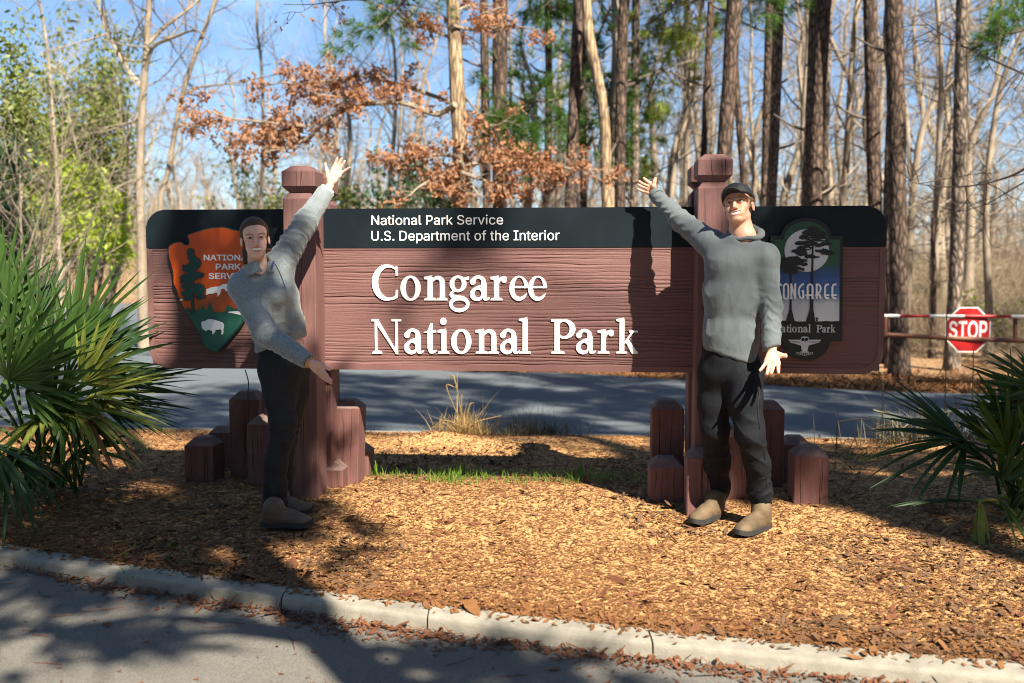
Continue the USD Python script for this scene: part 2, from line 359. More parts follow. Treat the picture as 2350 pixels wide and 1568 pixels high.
# kerbs: cast segments end to end, each a piece of its own
def kerb_run(name, fy, xs, w, top, bot, seed, flip=1):
    root = UsdGeom.Xform.Define(stage, numbered('/World', name)).GetPrim(); tag(root, kind='structure')
    r = np.random.default_rng(seed)
    for a, b in zip(xs[:-1], xs[1:]):
        g = 0.0035
        prof = [(0.0, bot), (0.0, top), (-w * 0.80, top - 0.002), (-w * 0.93, top - 0.008), (-w * 0.99, top - 0.024), (-w - 0.008, bot)]
        sx = np.linspace(a + g, b - g, max(3, int((b - a) / 0.05)))
        if r.random() < 2: sx[0] += 0; sx[-1] += 0
        ring = []
        for x in sx:
            y = float(fy(x)); e = 0.004 * (meshkit.noise(np.array([[x * 9, 1.3, seed], [x * 9, 7.1, seed], [x * 23, 3.1, seed], [x * 9, 9, seed], [x * 14, 5, seed], [x * 9, 11, seed]])) - 0.5)
            ring.append([(x, y + flip * (p[0]) + ee * flip, p[1] + ee * 0.6) for p, ee in zip(prof, e)])
        R = np.array(ring); nn, mm_ = R.shape[:2]
        if flip < 0: R = R[:, ::-1]
        i, j = np.meshgrid(np.arange(nn - 1), np.arange(mm_), indexing='ij'); j2 = (j + 1) % mm_
        qq = np.stack([i * mm_ + j, i * mm_ + j2, (i + 1) * mm_ + j2, (i + 1) * mm_ + j], -1).reshape(-1, 4)
        f = np.vstack([qq[:, [0, 1, 2]], qq[:, [0, 2, 3]]]); kk = np.arange(1, mm_ - 1)
        f = np.vstack([f, np.stack([0 * kk, kk + 1, kk], -1), np.stack([0 * kk + (nn - 1) * mm_, (nn - 1) * mm_ + kk, (nn - 1) * mm_ + kk + 1], -1)])
        obj('kerb_segment', (R.reshape(-1, 3), f), 'concrete', root, smooth=35)
J = [onz(u, v)[0] for u, v in ((632, 1392), (985, 1400), (1492, 1460))]
kerb_run('near_kerb', kerb_y, [-16, -13, -10, -7, -4.4, -2.72, J[0], J[1], J[2], 2.05, 4.6, 7.6, 10.6, 13.6, 16], KERB_W, 0.006, -0.2, 1)
kerb_run('far_kerb', lambda x: far_y(x), list(np.arange(-16, 16.1, 2.46)), 0.15, 0.0, -0.2, 2, flip=-1)

# ------------------------------------------------------------------ chips, litter
def flakes(P, L, W, yaw, tilt, roll, lift=0.006, curl=0.15, pts=4, r=rng):
    """Loose flat flakes: each an own island of a bent quad (4 or 6 corners)."""
    N = len(P)
    if pts == 4: base = np.array([(-.5, -.5, 0), (.5, -.38, 0), (.5, .5, 0), (-.5, .42, 0)]); tri = np.array([(0, 1, 2), (0, 2, 3)])
    else: base = np.array([(-.5, 0, 0), (-.12, -.5, .0), (.22, -.42, 0), (.5, 0.02, .0), (.2, .5, 0), (-.15, .44, 0)]); tri = np.array([(0, 1, 5), (1, 4, 5), (1, 2, 4), (2, 3, 4)])
    b = np.repeat(base[None], N, 0) + r.normal(0, .06, (N,) + base.shape)
    x, y = b[..., 0] * L[:, None], b[..., 1] * W[:, None]
    z = (curl * L[:, None]) * (b[..., 0] ** 2 * 1.2) * r.uniform(-.6, 1, (N, 1)) + r.normal(0, .05, b[..., 2].shape) * W[:, None]
    ca, sa = np.cos(roll)[:, None], np.sin(roll)[:, None]; y, z = y * ca - z * sa, y * sa + z * ca
    ca, sa = np.cos(tilt)[:, None], np.sin(tilt)[:, None]; x, z = x * ca - z * sa, x * sa + z * ca
    ca, sa = np.cos(yaw)[:, None], np.sin(yaw)[:, None]; x, y = x * ca - y * sa, x * sa + y * ca
    v = np.stack([x, y, z], -1); v[..., 2] -= v[..., 2].min(1, keepdims=True) * 0.75; v += P[:, None]; v[..., 2] += lift
    f = (tri[None] + (np.arange(N) * base.shape[0])[:, None, None]).reshape(-1, 3)
    return v.reshape(-1, 3), f
def bed_points(N, xr=(-4.6, 4.6), near_bias=1.0, seed=1):
    r = np.random.default_rng(seed); out = []
    while sum(map(len, out)) < N:
        x = r.uniform(*xr, 40000); t = r.uniform(0, 1, 40000) ** near_bias
        y0, y1 = kerb_y(x) + 0.0, far_y(x)
        y = y0 + (y1 - y0) * t
        k = np.abs(x) < 0.58 * y + 0.35
        out.append(np.stack([x[k], y[k]], -1))
    p = np.vstack(out)[:N]; return np.column_stack([p, bed_z(p[:, 0], p[:, 1])])
def litter(name, mat, N, L, W, seed, bias, pts=4, tilt=.35, lift=.003, where=None, kindlabel=None, cat=None):
    r = np.random.default_rng(seed); P = bed_points(N, near_bias=bias, seed=seed) if where is None else where
    N = len(P)
    l = r.lognormal(math.log(L), .45, N); w = np.minimum(l * .9, r.lognormal(math.log(W), .4, N))
    g = flakes(P, l, w, r.uniform(0, 2 * PI, N), r.normal(0, tilt, N), r.normal(0, tilt, N), lift, pts=pts, r=r)
    tag(obj(name, g, mat), kindlabel, cat, kind='stuff')
litter('wood_chips', 'chips', 150000, .0165, .0065, 11, 1.55, kindlabel='brown and tan bark chips covering the bed round the sign', cat='wood chips', tilt=.17, lift=.0015)
r = np.random.default_rng(15); Q = bed_points(9000, near_bias=1.4, seed=16); mb = MB()
for p in Q[:1500]:                                                                   # pine needles and twigs in the bed
    L = r.lognormal(math.log(.09), .4); a = r.uniform(0, 2 * PI); t = np.linspace(-.5, .5, 4); c = r.normal(0, .2)
    mb.add(*tube(np.stack([p[0] + L * t * math.cos(a) - c * L * t * t * math.sin(a), p[1] + L * t * math.sin(a) + c * L * t * t, p[2] + .012 + .012 * r.normal(0, 1) * t + 0 * t], -1), .0014 if r.random() < .93 else .004, 3))
tag(obj('needles_and_twigs', mb.get(), 'red_litter'), 'pine needles and small twigs scattered over the bark chips', 'twigs', kind='stuff')
Q = bed_points(30000, near_bias=1.3, seed=17); Q = Q[meshkit.fbm(np.column_stack([Q[:, :2] * 1.1, 0 * Q[:, 0]]), 3, 18) > .60]; N = len(Q); l = r.lognormal(math.log(.022), .4, N)
tag(obj('dark_bark_bits', flakes(Q, l, l * .45, r.uniform(0, 2 * PI, N), r.normal(0, .3, N), r.normal(0, .3, N), .006, r=r), 'dark_bits'), 'darker weathered bark bits gathered in patches of the bed', 'bark bits', kind='stuff')
pp = bed_points(2600, near_bias=1.3, seed=14)
litter('fallen_leaves', 'red_litter', 0, .042, .018, 12, 1.3, pts=6, tilt=.3, where=pp, kindlabel='dead brown leaves lying among the bark chips of the bed', cat='leaves')
# drift of leaves in the gutter, and strays on the asphalt
r = np.random.default_rng(5); N = 3600
x = r.uniform(-3.4, 2.6, N); dens = meshkit.fbm(np.stack([x * 1.3, 0 * x, 0 * x], -1), 3, 9)
d = np.abs(r.normal(0, 1, N)) * (0.02 + 0.11 * np.clip(dens - .25, 0, 1)); keep = r.random(N) < np.clip(.25 + 1.6 * (dens - .3), .12, 1)
x, d = x[keep], d[keep]
P = np.stack([x, kerb_y(x) - KERB_W - .015 - d, 0 * x + ASPH + 0.02 * np.exp(-d / .05) * r.random(len(x))], -1)
l = r.lognormal(math.log(.030), .45, len(P)); w = np.minimum(l * .6, r.lognormal(math.log(.010), .4, len(P)))
g = flakes(P, l, w, r.uniform(0, 2 * PI, len(P)), r.normal(0, .3, len(P)), r.normal(0, .3, len(P)), .003, pts=6, r=r)
tag(obj('gutter_leaves', g, 'red_litter'), 'rusty leaves and pine straw drifted along the foot of the near kerb', 'leaves', kind='stuff')
N = 260; x = r.uniform(-3.2, 2.8, N); y = kerb_y(x) - .25 - np.abs(r.normal(0, .5, N)); P = np.stack([x, y, 0 * x + ASPH], -1)
l = r.lognormal(math.log(.020), .5, N); w = l * r.uniform(.25, .55, N)
g = flakes(P, l, w, r.uniform(0, 2 * PI, N), r.normal(0, .12, N), r.normal(0, .12, N), .003, pts=6, r=r)
mb = MB().add(*g)
for k in range(70):                                                                  # long pine needles and a few twigs on the asphalt
    x0 = r.uniform(-3, 2.8); y0 = kerb_y(x0) - .2 - abs(r.normal(0, .55)); a = r.normal(0, .5); L = r.uniform(.06, .2)
    t = np.linspace(-.5, .5, 5); c = r.normal(0, .12)
    mb.add(*tube(np.stack([x0 + L * t * math.cos(a) - c * L * t * t * math.sin(a), y0 + L * t * math.sin(a) + c * L * t * t, 0 * t + ASPH + .004], -1), .0016, 3))
tag(obj('scattered_leaves', mb.get(), 'red_litter'), 'stray leaf bits and pine needles on the grey asphalt', 'leaves', kind='stuff')
# pine straw on the kerb top and the bed's edges
N = 2600; x = r.uniform(-3.6, 3.4, N); y = kerb_y(x) + r.normal(.02, .05, N); P = np.stack([x, y, np.maximum(bed_z(x, np.maximum(y, kerb_y(x))), .006)], -1)
l = r.lognormal(math.log(.03), .4, N); g = flakes(P, l, l * .35, r.uniform(0, 2 * PI, N), r.normal(0, .25, N), r.normal(0, .25, N), .002, pts=6, r=r)
tag(obj('edge_litter', g, 'chips'), 'chips and needles spilling over the back edge of the kerb', 'leaves', kind='stuff')
# straw on the far verge
N = 30000; x = r.uniform(-1, 11, N); y = np.interp(x, far[::-1, 0], far[::-1, 1]) + .02 + np.abs(r.normal(0, 1.6, N)); P = np.stack([x, y, terrain_z(x, y)], -1)
l = r.lognormal(math.log(.075), .4, N); g = flakes(P, l, l * .14, r.uniform(0, 2 * PI, N), r.normal(0, .3, N), r.normal(0, .3, N), .01, pts=4, r=r)
tag(obj('pine_straw', g, 'chips'), 'orange pine straw carpeting the verge beyond the road', 'pine straw', kind='stuff')

# ------------------------------------------------------------------ grass and dry clumps
def blades(P, H, W, lean, r, segs=4, droop=.6):
    mb = MB()
    for p, h, w in zip(P, H, W):
        a = r.uniform(0, 2 * PI); ln = abs(r.normal(0, lean)); t = np.linspace(0, 1, segs)
        out = h * ln * (t + droop * t ** 2); c = np.stack([p[0] + out * math.cos(a), p[1] + out * math.sin(a), p[2] - .01 + h * (t - .25 * ln * t ** 2)], -1)
        b = a + PI / 2 + r.normal(0, .5); side = np.array([math.cos(b), math.sin(b), 0]) * w / 2
        wd = (1 - t ** 2.2)[:, None] + .06
        v = np.stack([c - side * wd, c + side * wd], 1).reshape(-1, 3); k = np.arange(segs - 1) * 2
        mb.add(v, np.stack([k, k + 1, k + 3, k + 2], -1))
    return mb.get()
r = np.random.default_rng(21)
def strip(u0, u1, v0, v1, N):
    u = r.uniform(u0, u1, N); v = r.uniform(v0, v1, N); p = np.array([onz(a, b, .06) for a, b in zip(u, v)]); p[:, 2] = bed_z(p[:, 0], p[:, 1]); return p
P = np.vstack([strip(860, 1400, 1075, 1108, 420), strip(1010, 1330, 1082, 1118, 380), strip(1300, 1490, 1075, 1110, 160), strip(980, 1060, 1080, 1112, 80), strip(810, 1060, 1075, 1090, 120), strip(250, 520, 1225, 1300, 60), strip(490, 560, 1050, 1100, 16), strip(1950, 2080, 1030, 1055, 60), strip(2180, 2330, 1060, 1110, 60)])
gm = meshkit.fbm(np.column_stack([P[:, :2] * [4.5, 9], 0 * P[:, 0]]), 2, 71); P = P[gm > .43]
tag(obj('grass', blades(P, r.uniform(.03, .09, len(P)), r.uniform(.004, .008, len(P)), .5, r), 'grass'), 'low green grass sprouting under the middle of the sign', 'grass', kind='stuff')
def sprout(u, v, h, n, label, z=.05):
    p = onz(u, v, z); p[2] = bed_z(p[0], p[1])
    Q = p + np.column_stack([r.normal(0, .018, n), r.normal(0, .015, n), np.zeros(n)])
    obj_ = obj('grass_sprout', blades(Q, h * r.uniform(.6, 1.05, n), np.full(n, .011), .14, r, 5), 'grass'); tag(obj_, label, 'plant', 'bright green sprouts along the bed under the sign')
sprout(862, 1092, .17, 7, 'tallest cluster of bright green shoots right of the left post timbers')
sprout(816, 1088, .15, 4, 'thin green shoot against the right side of the left timber cluster')
sprout(902, 1082, .08, 5, 'small light green tuft second from the left timbers')
sprout(936, 1080, .10, 5, 'narrow green shoots below the C of the sign lettering')
sprout(1048, 1094, .15, 5, 'two tall green shoots below the letter n of the upper word')
sprout(1068, 1085, .11, 4, 'short green tuft just right of the two tall shoots under the sign')
sprout(1329, 1092, .15, 5, 'lone tall green shoot below the P of the sign lettering')
sprout(503, 1092, .19, 6, 'dark green shoots in shade between the low left timbers')
sprout(566, 1075, .17, 5, 'thin dark green blades beside the tall left timber')
def clump(name, u, v, z, n, h, spread, lean, mat, label, cat):
    p = onz(u, v, z); Q = p + np.column_stack([r.normal(0, spread, n), r.normal(0, spread * .6, n), np.zeros(n)]); Q[:, 2] = bed_z(Q[:, 0], Q[:, 1])
    t = thing(name, label, cat, p * [1, 1, 0]); off = p * [1, 1, 0]
    obj('blades', (lambda g: (g[0] - off, g[1]))(blades(Q, h * r.lognormal(-.2, .4, n), r.uniform(.004, .009, n), lean, r, 5)), mat, t)
    return t, off
t, off = clump('dry_grass_clump', 1065, 985, .06, 420, .20, .11, .6, 'dry_grass', 'sunlit straw coloured dry grass clump with broken stalks beyond the sign', 'grass clump')
p0 = onz(1060, 985, .12)
for pts in ([(1062, 975), (1050, 900), (1040, 862), (1033, 868)], [(1064, 978), (1040, 930), (1024, 884), (1045, 890)], [(1068, 975), (1078, 930), (1086, 925)], [(1073, 980), (1105, 965), (1150, 955)], [(1055, 975), (1058, 930), (1060, 905)], [(1060, 980), (1020, 965), (990, 985)]):
    c = np.array([at(a, b, p0[1] + .02 * i) for i, (a, b) in enumerate(pts)]) - off
    obj('stalk', tube(catmull(c, 3), .0055, 4), 'dry_grass', t)
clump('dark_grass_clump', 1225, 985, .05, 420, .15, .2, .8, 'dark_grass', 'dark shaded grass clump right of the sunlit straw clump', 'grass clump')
t, off = clump('brush_heap', 2170, 1000, .1, 560, .24, .34, .9, 'dark_grass', 'heap of dead grey brown grass stems before the right palmetto', 'brush')
p0 = onz(2170, 1000, .1)
for k in range(46):
    a = at(2100 + r.uniform(-40, 180), 995 + r.uniform(-15, 20), p0[1] + r.normal(0, .15)); b = a + np.array([r.normal(0, .22), r.normal(0, .12), abs(r.normal(.12, .12))]); c = (a + b) / 2 + [0, 0, .06]
    obj('stem', tube(catmull(np.array([a, c, b]) - off, 3), .004, 3), 'dark_grass', t)
for u, v, top, lab in ((2167, 905, 700, 'tall thin dry weed stalk in front of the stop sign'), (2020, 1000, 870, 'thin dry weed stalk right of the sign end'), (2228, 880, 800, 'faint dry stalk below the stop sign')):
    p = at(u, v, 8.1); q = at(u + 6, top, 8.1); b = np.array([p[0], p[1], bed_z(p[0], p[1])])
    tag(obj('weed_stalk', tube(catmull([b, (b + q) / 2 + [.01, 0, 0], q], 4), [.005] * 8 + [.003], 4), 'dark_grass'), lab, 'weed')
# ------------------------------------------------------------------ the park sign
SB, SR = (0.135, 0.067, 0.064), (0.130, 0.064, 0.061)
M('sign_brown', SB, 0.62, 0.16, 3.0, stretch=(1.0, 1.0, 40.0), bump=0.35, bscale=16.0, bstretch=(2.0, 2.0, 60.0), bdist=0.006, dirt=((0.12, 0.055, 0.05), 1.6, 0.5, 0.8))
M('frame_brown', SB, 0.6, 0.12, 4.0, bump=0.1, bscale=50.0, bstretch=(1, 1, 8))
M('post_brown', SR, 0.68, 0.2, 3.5, stretch=(9, 9, 0.8), bump=0.45, bscale=12.0, bstretch=(10, 10, 0.7), bdist=0.006, dirt=((0.09, 0.05, 0.042), 2.2, 0.52, 0.8))
M('timber_brown', (0.125, 0.058, 0.053), 0.75, 0.25, 4.0, stretch=(8, 8, 1.0), bump=0.55, bscale=14.0, bstretch=(9, 9, 0.8), bdist=0.008, dirt=((0.21, 0.15, 0.11), 3.1, 0.6, 0.8))
M('timber_top', (0.15, 0.095, 0.085), 0.85, 0.3, 30.0, bump=0.6, bscale=70.0, bdist=0.006, dirt=((0.09, 0.095, 0.05), 7.0, 0.5, 0.8))
M('header_black', (0.0062, 0.0112, 0.0160), 0.45, 0.25, 2.0, spec=0.15, bump=0.08, bscale=30.0, bdist=0.004, dirt=((0.012, 0.019, 0.026), 2.5, 0.5, 0.85))
M('letter_white', (0.78, 0.79, 0.8), 0.5, 0.03, 6.0)
M('emblem_orange', (0.55, 0.075, 0.008), 0.45, 0.12, 5.0, bump=0.06, bscale=20.0)
M('emblem_rust', (0.33, 0.06, 0.012), 0.45, 0.12, 5.0)
M('emblem_green', (0.012, 0.085, 0.06), 0.45, 0.12, 6.0, bump=0.06, bscale=20.0)
M('emblem_dark_green', (0.008, 0.045, 0.04), 0.5, 0.12, 6.0)
M('emblem_black', (0.010, 0.012, 0.014), 0.5, 0.15, 5.0)
M('emblem_silver', (0.52, 0.55, 0.58), 0.45, 0.08, 20.0, bump=0.15, bscale=160.0)
M('bare_wood', (0.42, 0.27, 0.12), 0.8, 0.2, 20.0)
SL, SRt = np.array([(342 - CX) / FPX * 6.02, 6.02 * cp]), np.array([(2028 - CX) / FPX * 5.63, 5.63 * cp])
SW = np.linalg.norm(SRt - SL); su = np.append((SRt - SL) / SW, 0); sn = np.array([su[1], -su[0], 0]); S0 = np.append(SL, 0)
assert sn[1] < 0
def to_sign(u, v, dep=0.0):
    """Picture point -> (s, z) on the plane of the sign's face, dep metres in front of it."""
    d = ray(u, v); t = ((S0 + sn * dep - EYE) @ sn) / (d @ sn); p = EYE + d * t - S0
    return np.array([p @ su, p[2]])
def sgn(v):
    """(s, z, depth in front of the face) -> world."""
    v = np.asarray(v, float); return S0 + v[:, :1] * su + np.array([0, 0, 1.0]) * v[:, 1:2] + v[:, 2:3] * sn
def sobj(name, poly, d0, d1, mat, parent, **k):
    v, f = extrude(poly, d0, d1)
    return obj(name, (sgn(v), f), mat, parent, **k)          # (s, z, d) is right-handed as (su, z, sn)
sign = thing('park_sign', 'large brown and black carved wooden park entrance sign between two double posts', 'sign')
ZT, ZB = to_sign(1185, 477)[1], to_sign(1185, 852)[1]
ZH = to_sign(1160, 568.5)[1]
def rrect(a, b, c, d, r): return sbox(a + r, c + r, b - r, d - r).buffer(r, 12)
whole = rrect(0, SW, ZB, ZT, 0.125)
inner = rrect(0.034, SW - 0.034, ZB + 0.034, ZT, 0.105)
hdr = whole.intersection(sbox(-1, ZH, SW + 1, 9)); low = whole.intersection(sbox(-1, -9, SW + 1, ZH - 0.002))
sobj('header_band', hdr, -0.088, 0.003, 'header_black', sign, smooth=20)
fld = inner.intersection(sbox(-1, -9, SW + 1, ZH - 0.012))
sobj('frame', low.difference(fld), -0.088, 0.0, 'frame_brown', sign, smooth=20)
# sand-blasted field: relief of wavy horizontal ridges
ns, nz = 420, 300
sx, sz = np.linspace(0.02, SW - 0.02, ns), np.linspace(ZB + 0.02, ZH - 0.004, nz)
X, Z = np.meshgrid(sx, sz, indexing='ij')
wob = 0.03 * (meshkit.fbm(np.stack([X * 1.1, Z * 3.0, 0 * X], -1), 3, 31) - .5) + 0.012 * (meshkit.fbm(np.stack([X * 7, Z * 16, 0 * X + 4], -1), 2, 33) - .5)
zz = Z + wob
ph = zz * 44 + 2.6 * meshkit.fbm(np.stack([X * .7, zz * 11, 0 * X + 9], -1), 3, 35); fr = np.abs(ph - np.round(ph)); ph2 = zz * 97 + 3.1 * meshkit.fbm(np.stack([X * 1.1, zz * 17, 0 * X + 5], -1), 3, 36); fr2 = np.abs(ph2 - np.round(ph2))
amp = np.clip(-.35 + 2.0 * meshkit.noise(np.stack([X * 1.2, zz * 16, 0 * X + 2], -1), 37), 0, 1.3); amp2 = np.clip(-.5 + 1.8 * meshkit.noise(np.stack([X * 2.3, zz * 24, 0 * X + 7], -1), 38), 0, 1)
dep = -0.0030 - 0.0048 * amp * np.exp(-(fr / .13) ** 2) - 0.0022 * amp2 * np.exp(-(fr2 / .2) ** 2) + 0.0016 * (meshkit.fbm(np.stack([X * 5, Z * 45, 0 * X], -1), 2, 39) - .5)
i, j = np.meshgrid(np.arange(ns - 1), np.arange(nz - 1), indexing='ij'); q = np.stack([i * nz + j, (i + 1) * nz + j, (i + 1) * nz + j + 1, i * nz + j + 1], -1).reshape(-1, 4)
obj('grained_field', (sgn(np.stack([X, Z, dep], -1).reshape(-1, 3)), q), 'sign_brown', sign, smooth=True)
sobj('back_board', whole.buffer(-0.004), -0.084, -0.014, 'frame_brown', sign)

# lettering. A pen: closed outlines from strokes of changing width, in the units of a close look at the sign.
def stroke(pts, ws, n=8, curve=True):
    p = catmull(pts, n) if curve else np.asarray(pts, float); t = np.linspace(0, 1, len(pts)); w = np.interp(np.linspace(0, 1, len(p)), t, np.broadcast_to(ws, (len(pts),)))
    return unary_union([Point(a).buffer(b / 2, 6) for a, b in zip(p, w)] + [unary_union([Point(p[i]).buffer(w[i] / 2, 8), Point(p[i + 1]).buffer(w[i + 1] / 2, 8)]).convex_hull for i in range(len(p) - 1)])
def ov(cx, cy, rx, ry): return affinity.scale(Point(cx, cy).buffer(1, 32), rx, ry)
def bar(x0, y0, x1, y1): return sbox(min(x0, x1), min(y0, y1), max(x0, x1), max(y0, y1))
def pg(*p): return Polygon(p).buffer(0)
# each glyph: origin at its left end on the baseline, y up, x-height about 200
def serif(x0, x1, y=0, h=17): return pg((x0, y), (x1, y), (x1 - 4, y + h * .8), ((x0 + x1) / 2 + 22, y + h + 4), ((x0 + x1) / 2 - 22, y + h + 4), (x0 + 4, y + h * .8))
G = {}
G['C'] = unary_union([ov(122, 143, 122, 146).difference(ov(142, 143, 93, 122)).difference(pg((150, 60), (150, 222), (400, 250), (400, 30))).difference(bar(203, 10, 300, 280)), bar(196, 200, 211, 272), pg((150, 264), (200, 272), (211, 262), (211, 234), (190, 250), (150, 268)), pg((140, 22), (190, 28), (197, 85), (212, 82), (211, 22), (175, 3), (130, 0))])
G['o'] = ov(82, 98, 83, 102).difference(ov(82, 98, 40, 83))
G['n'] = unary_union([bar(28, 0, 70, 190), pg((0, 172), (28, 168), (70, 200), (62, 202), (0, 190)), stroke([(60, 150), (92, 180), (122, 182), (146, 160), (150, 120)], [20, 26, 32, 40, 42]), bar(129, 0, 171, 130), serif(0, 100), serif(104, 192)])
G['g'] = unary_union([ov(70, 134, 69, 68).difference(ov(70, 134, 31, 47)), pg((96, 176), (158, 196), (160, 166), (120, 166), (112, 150)), stroke([(38, 78), (14, 52), (24, 34), (70, 24), (110, 22)], [18, 24, 30, 30, 26]), ov(80, -30, 83, 67).difference(affinity.rotate(ov(80, -34, 56, 34), 3))])
G['a'] = unary_union([stroke([(20, 152), (46, 186), (80, 188), (106, 168), (112, 130)], [44, 26, 26, 34, 42]), ov(22, 150, 22, 24), bar(92, 40, 134, 140), stroke([(112, 50), (122, 14), (142, 10), (156, 20)], [42, 30, 18, 10]), ov(56, 50, 58, 56).difference(ov(64, 55, 28, 33)).difference(bar(96, 0, 200, 140)), stroke([(96, 118), (60, 108), (30, 90)], [20, 18, 16])])
G['r'] = unary_union([bar(28, 0, 70, 190), pg((0, 172), (28, 168), (70, 200), (62, 202), (0, 190)), stroke([(62, 140), (82, 174), (106, 184)], [16, 22, 26]), ov(112, 170, 23, 27), serif(0, 100)])
G['e'] = unary_union([ov(78, 98, 78, 102).difference(ov(82, 104, 42, 84)).difference(bar(78, 34, 180, 98)).difference(pg((90, 40), (170, 60), (170, 110), (118, 96))), bar(34, 100, 146, 116), stroke([(60, 20), (92, 14), (120, 30), (140, 52)], [30, 26, 18, 8]), pg((110, 116), (148, 116), (152, 100), (108, 100))])
G['N'] = unary_union([bar(28, 0, 46, 270), bar(196, 0, 216, 262), pg((10, 276), (54, 276), (216, 0), (216, -4), (204, -4), (28, 258)), serif(4, 86), pg((0, 278), (60, 278), (60, 262), (0, 262)), pg((166, 278), (244, 278), (244, 262), (166, 262))])
G['t'] = unary_union([bar(34, 40, 76, 190), pg((0, 172), (36, 186), (58, 246), (76, 246), (76, 190), (104, 190), (104, 170), (0, 170)), stroke([(55, 50), (62, 18), (86, 14), (106, 26)], [42, 34, 22, 8])])
G['i'] = unary_union([bar(28, 0, 70, 190), pg((0, 172), (28, 168), (70, 200), (62, 202), (0, 190)), serif(0, 96), ov(46, 262, 25, 29)])
G['l'] = unary_union([bar(30, 0, 72, 285), pg((0, 270), (32, 262), (72, 294), (64, 296), (0, 284)), serif(0, 100)])
G['P'] = unary_union([bar(28, 0, 72, 262), serif(0, 112), pg((0, 280), (110, 280), (110, 262), (0, 262)), ov(112, 202, 88, 80).difference(ov(104, 202, 48, 60)).difference(bar(-20, 100, 72, 300)), bar(72, 120, 100, 140).difference(bar(72, 100, 90, 140))])
G['k'] = unary_union([bar(28, 0, 68, 285), pg((0, 270), (32, 262), (68, 294), (60, 296), (0, 284)), serif(0, 92), pg((60, 84), (126, 178), (144, 178), (74, 84)), pg((74, 106), (102, 122), (170, 18), (178, 16), (182, 0), (130, 0), (120, 16)), pg((106, 190), (180, 190), (178, 176), (108, 174))])
ADV = dict(C=233, o=190, n=205, g=164, a=166, r=142, e=158, N=268, t=114, i=106, l=206, P=204, k=190)
def word(txt, adv=ADV): 
    x, out = 0, []
    for c in txt:
        if c == ' ': x += 90; continue
        out.append((c, affinity.translate(G[c], x, 0))); x += adv[c]
    return out
def place_word(name, items, u, v, width_px, parent, dep, thick, mat, kscale=1.0):
    """Letters along the sign from picture point (u, v) (left end of the baseline) to width_px further right."""
    a, b = to_sign(u, v), to_sign(u + width_px, v)
    x1 = max(g.bounds[2] for _, g in items); k = (b[0] - a[0]) / x1
    for c, g in items:
        gg = affinity.scale(g, k, k * kscale, origin=(0, 0)); gg = affinity.translate(gg, a[0], a[1]).buffer(0.0015).buffer(-0.0015)
        sobj(name, gg, dep, dep + thick, mat, parent, smooth=25)
zs = 0.2979 / 1.06
def zD(x, y): return ((880 + x * .2979) / 1.06, (610 + y * .2979) / 1.06)
def at_letter(ch, zx, zy, dx, parent=sign, k=None):
    u, v = zD(zx, zy); a = to_sign(u, v); kk = (to_sign(*zD(zx + 1000, zy))[0] - a[0]) / 1000
    g = affinity.translate(affinity.scale(G[ch], kk * dx, kk, origin=(0, 0)), a[0], a[1])
    sobj('letter', g, -0.006, 0.005, 'letter_white', parent, smooth=25)
for ch, x in (('C', 86), ('o', 319), ('n', 511), ('g', 718), ('a', 886), ('r', 1052), ('e', 1206), ('e', 1359)): at_letter(ch, x, 405, 1.0)
for ch, x in (('N', 82), ('a', 350), ('t', 505), ('i', 622), ('o', 732), ('n', 930), ('a', 1132), ('l', 1284), ('P', 1546), ('a', 1752), ('r', 1925), ('k', 2076)): at_letter(ch, x, 839, 1.0)
def sans(name, txt, u0, u1, v, cap_px, mat, parent, dep, thick=0.003, bold=False):
    m = meshkit.text_mesh(txt, 0.1, 0.01, bold); a, b = to_sign(u0, v), to_sign(u1, v); h = to_sign(u0, v - cap_px)[1] - a[1]
    V = np.array(m.vertices); V[:, 0] -= V[:, 0].min(); V[:, 0] *= (b[0] - a[0]) / V[:, 0].max(); V[:, 1] *= h / 0.1; V[:, 2] = dep + V[:, 2] / .01 * thick
    V[:, :2] += a
    W = sgn(V); F = np.array(m.faces); import scipy.sparse.csgraph as sg, scipy.sparse as sps
    mv = trimesh.Trimesh(V, F, process=False); mv.merge_vertices(); V, F = np.array(mv.vertices), np.array(mv.faces); W = sgn(V)
    e = mv.edges_unique; lab = sg.connected_components(sps.coo_matrix((np.ones(len(e)), (e[:, 0], e[:, 1])), (len(V), len(V))), directed=False)[1]; own = lab[F[:, 0]]
    sp = sorted((V[lab == k, 0].min(), V[lab == k, 0].max(), k) for k in set(own)); groups = []
    for x0, x1, k in sp:
        if groups and x0 < groups[-1][1] - .3 * min(x1 - x0, groups[-1][1] - groups[-1][0]): groups[-1][1] = max(groups[-1][1], x1); groups[-1][2].append(k)
        else: groups.append([x0, x1, [k]])
    for g in groups: ff = F[np.isin(own, g[2])]; u_, inv = np.unique(ff, return_inverse=True); obj(name, (W[u_], inv.reshape(-1, 3)), mat, parent)
sans('letter', 'National Park Service', 853, 1155, 516.5, 21.5, 'letter_white', sign, 0.0028)
sans('letter', 'U.S. Department of the Interior', 853, 1284, 552.5, 22, 'letter_white', sign, 0.0028)

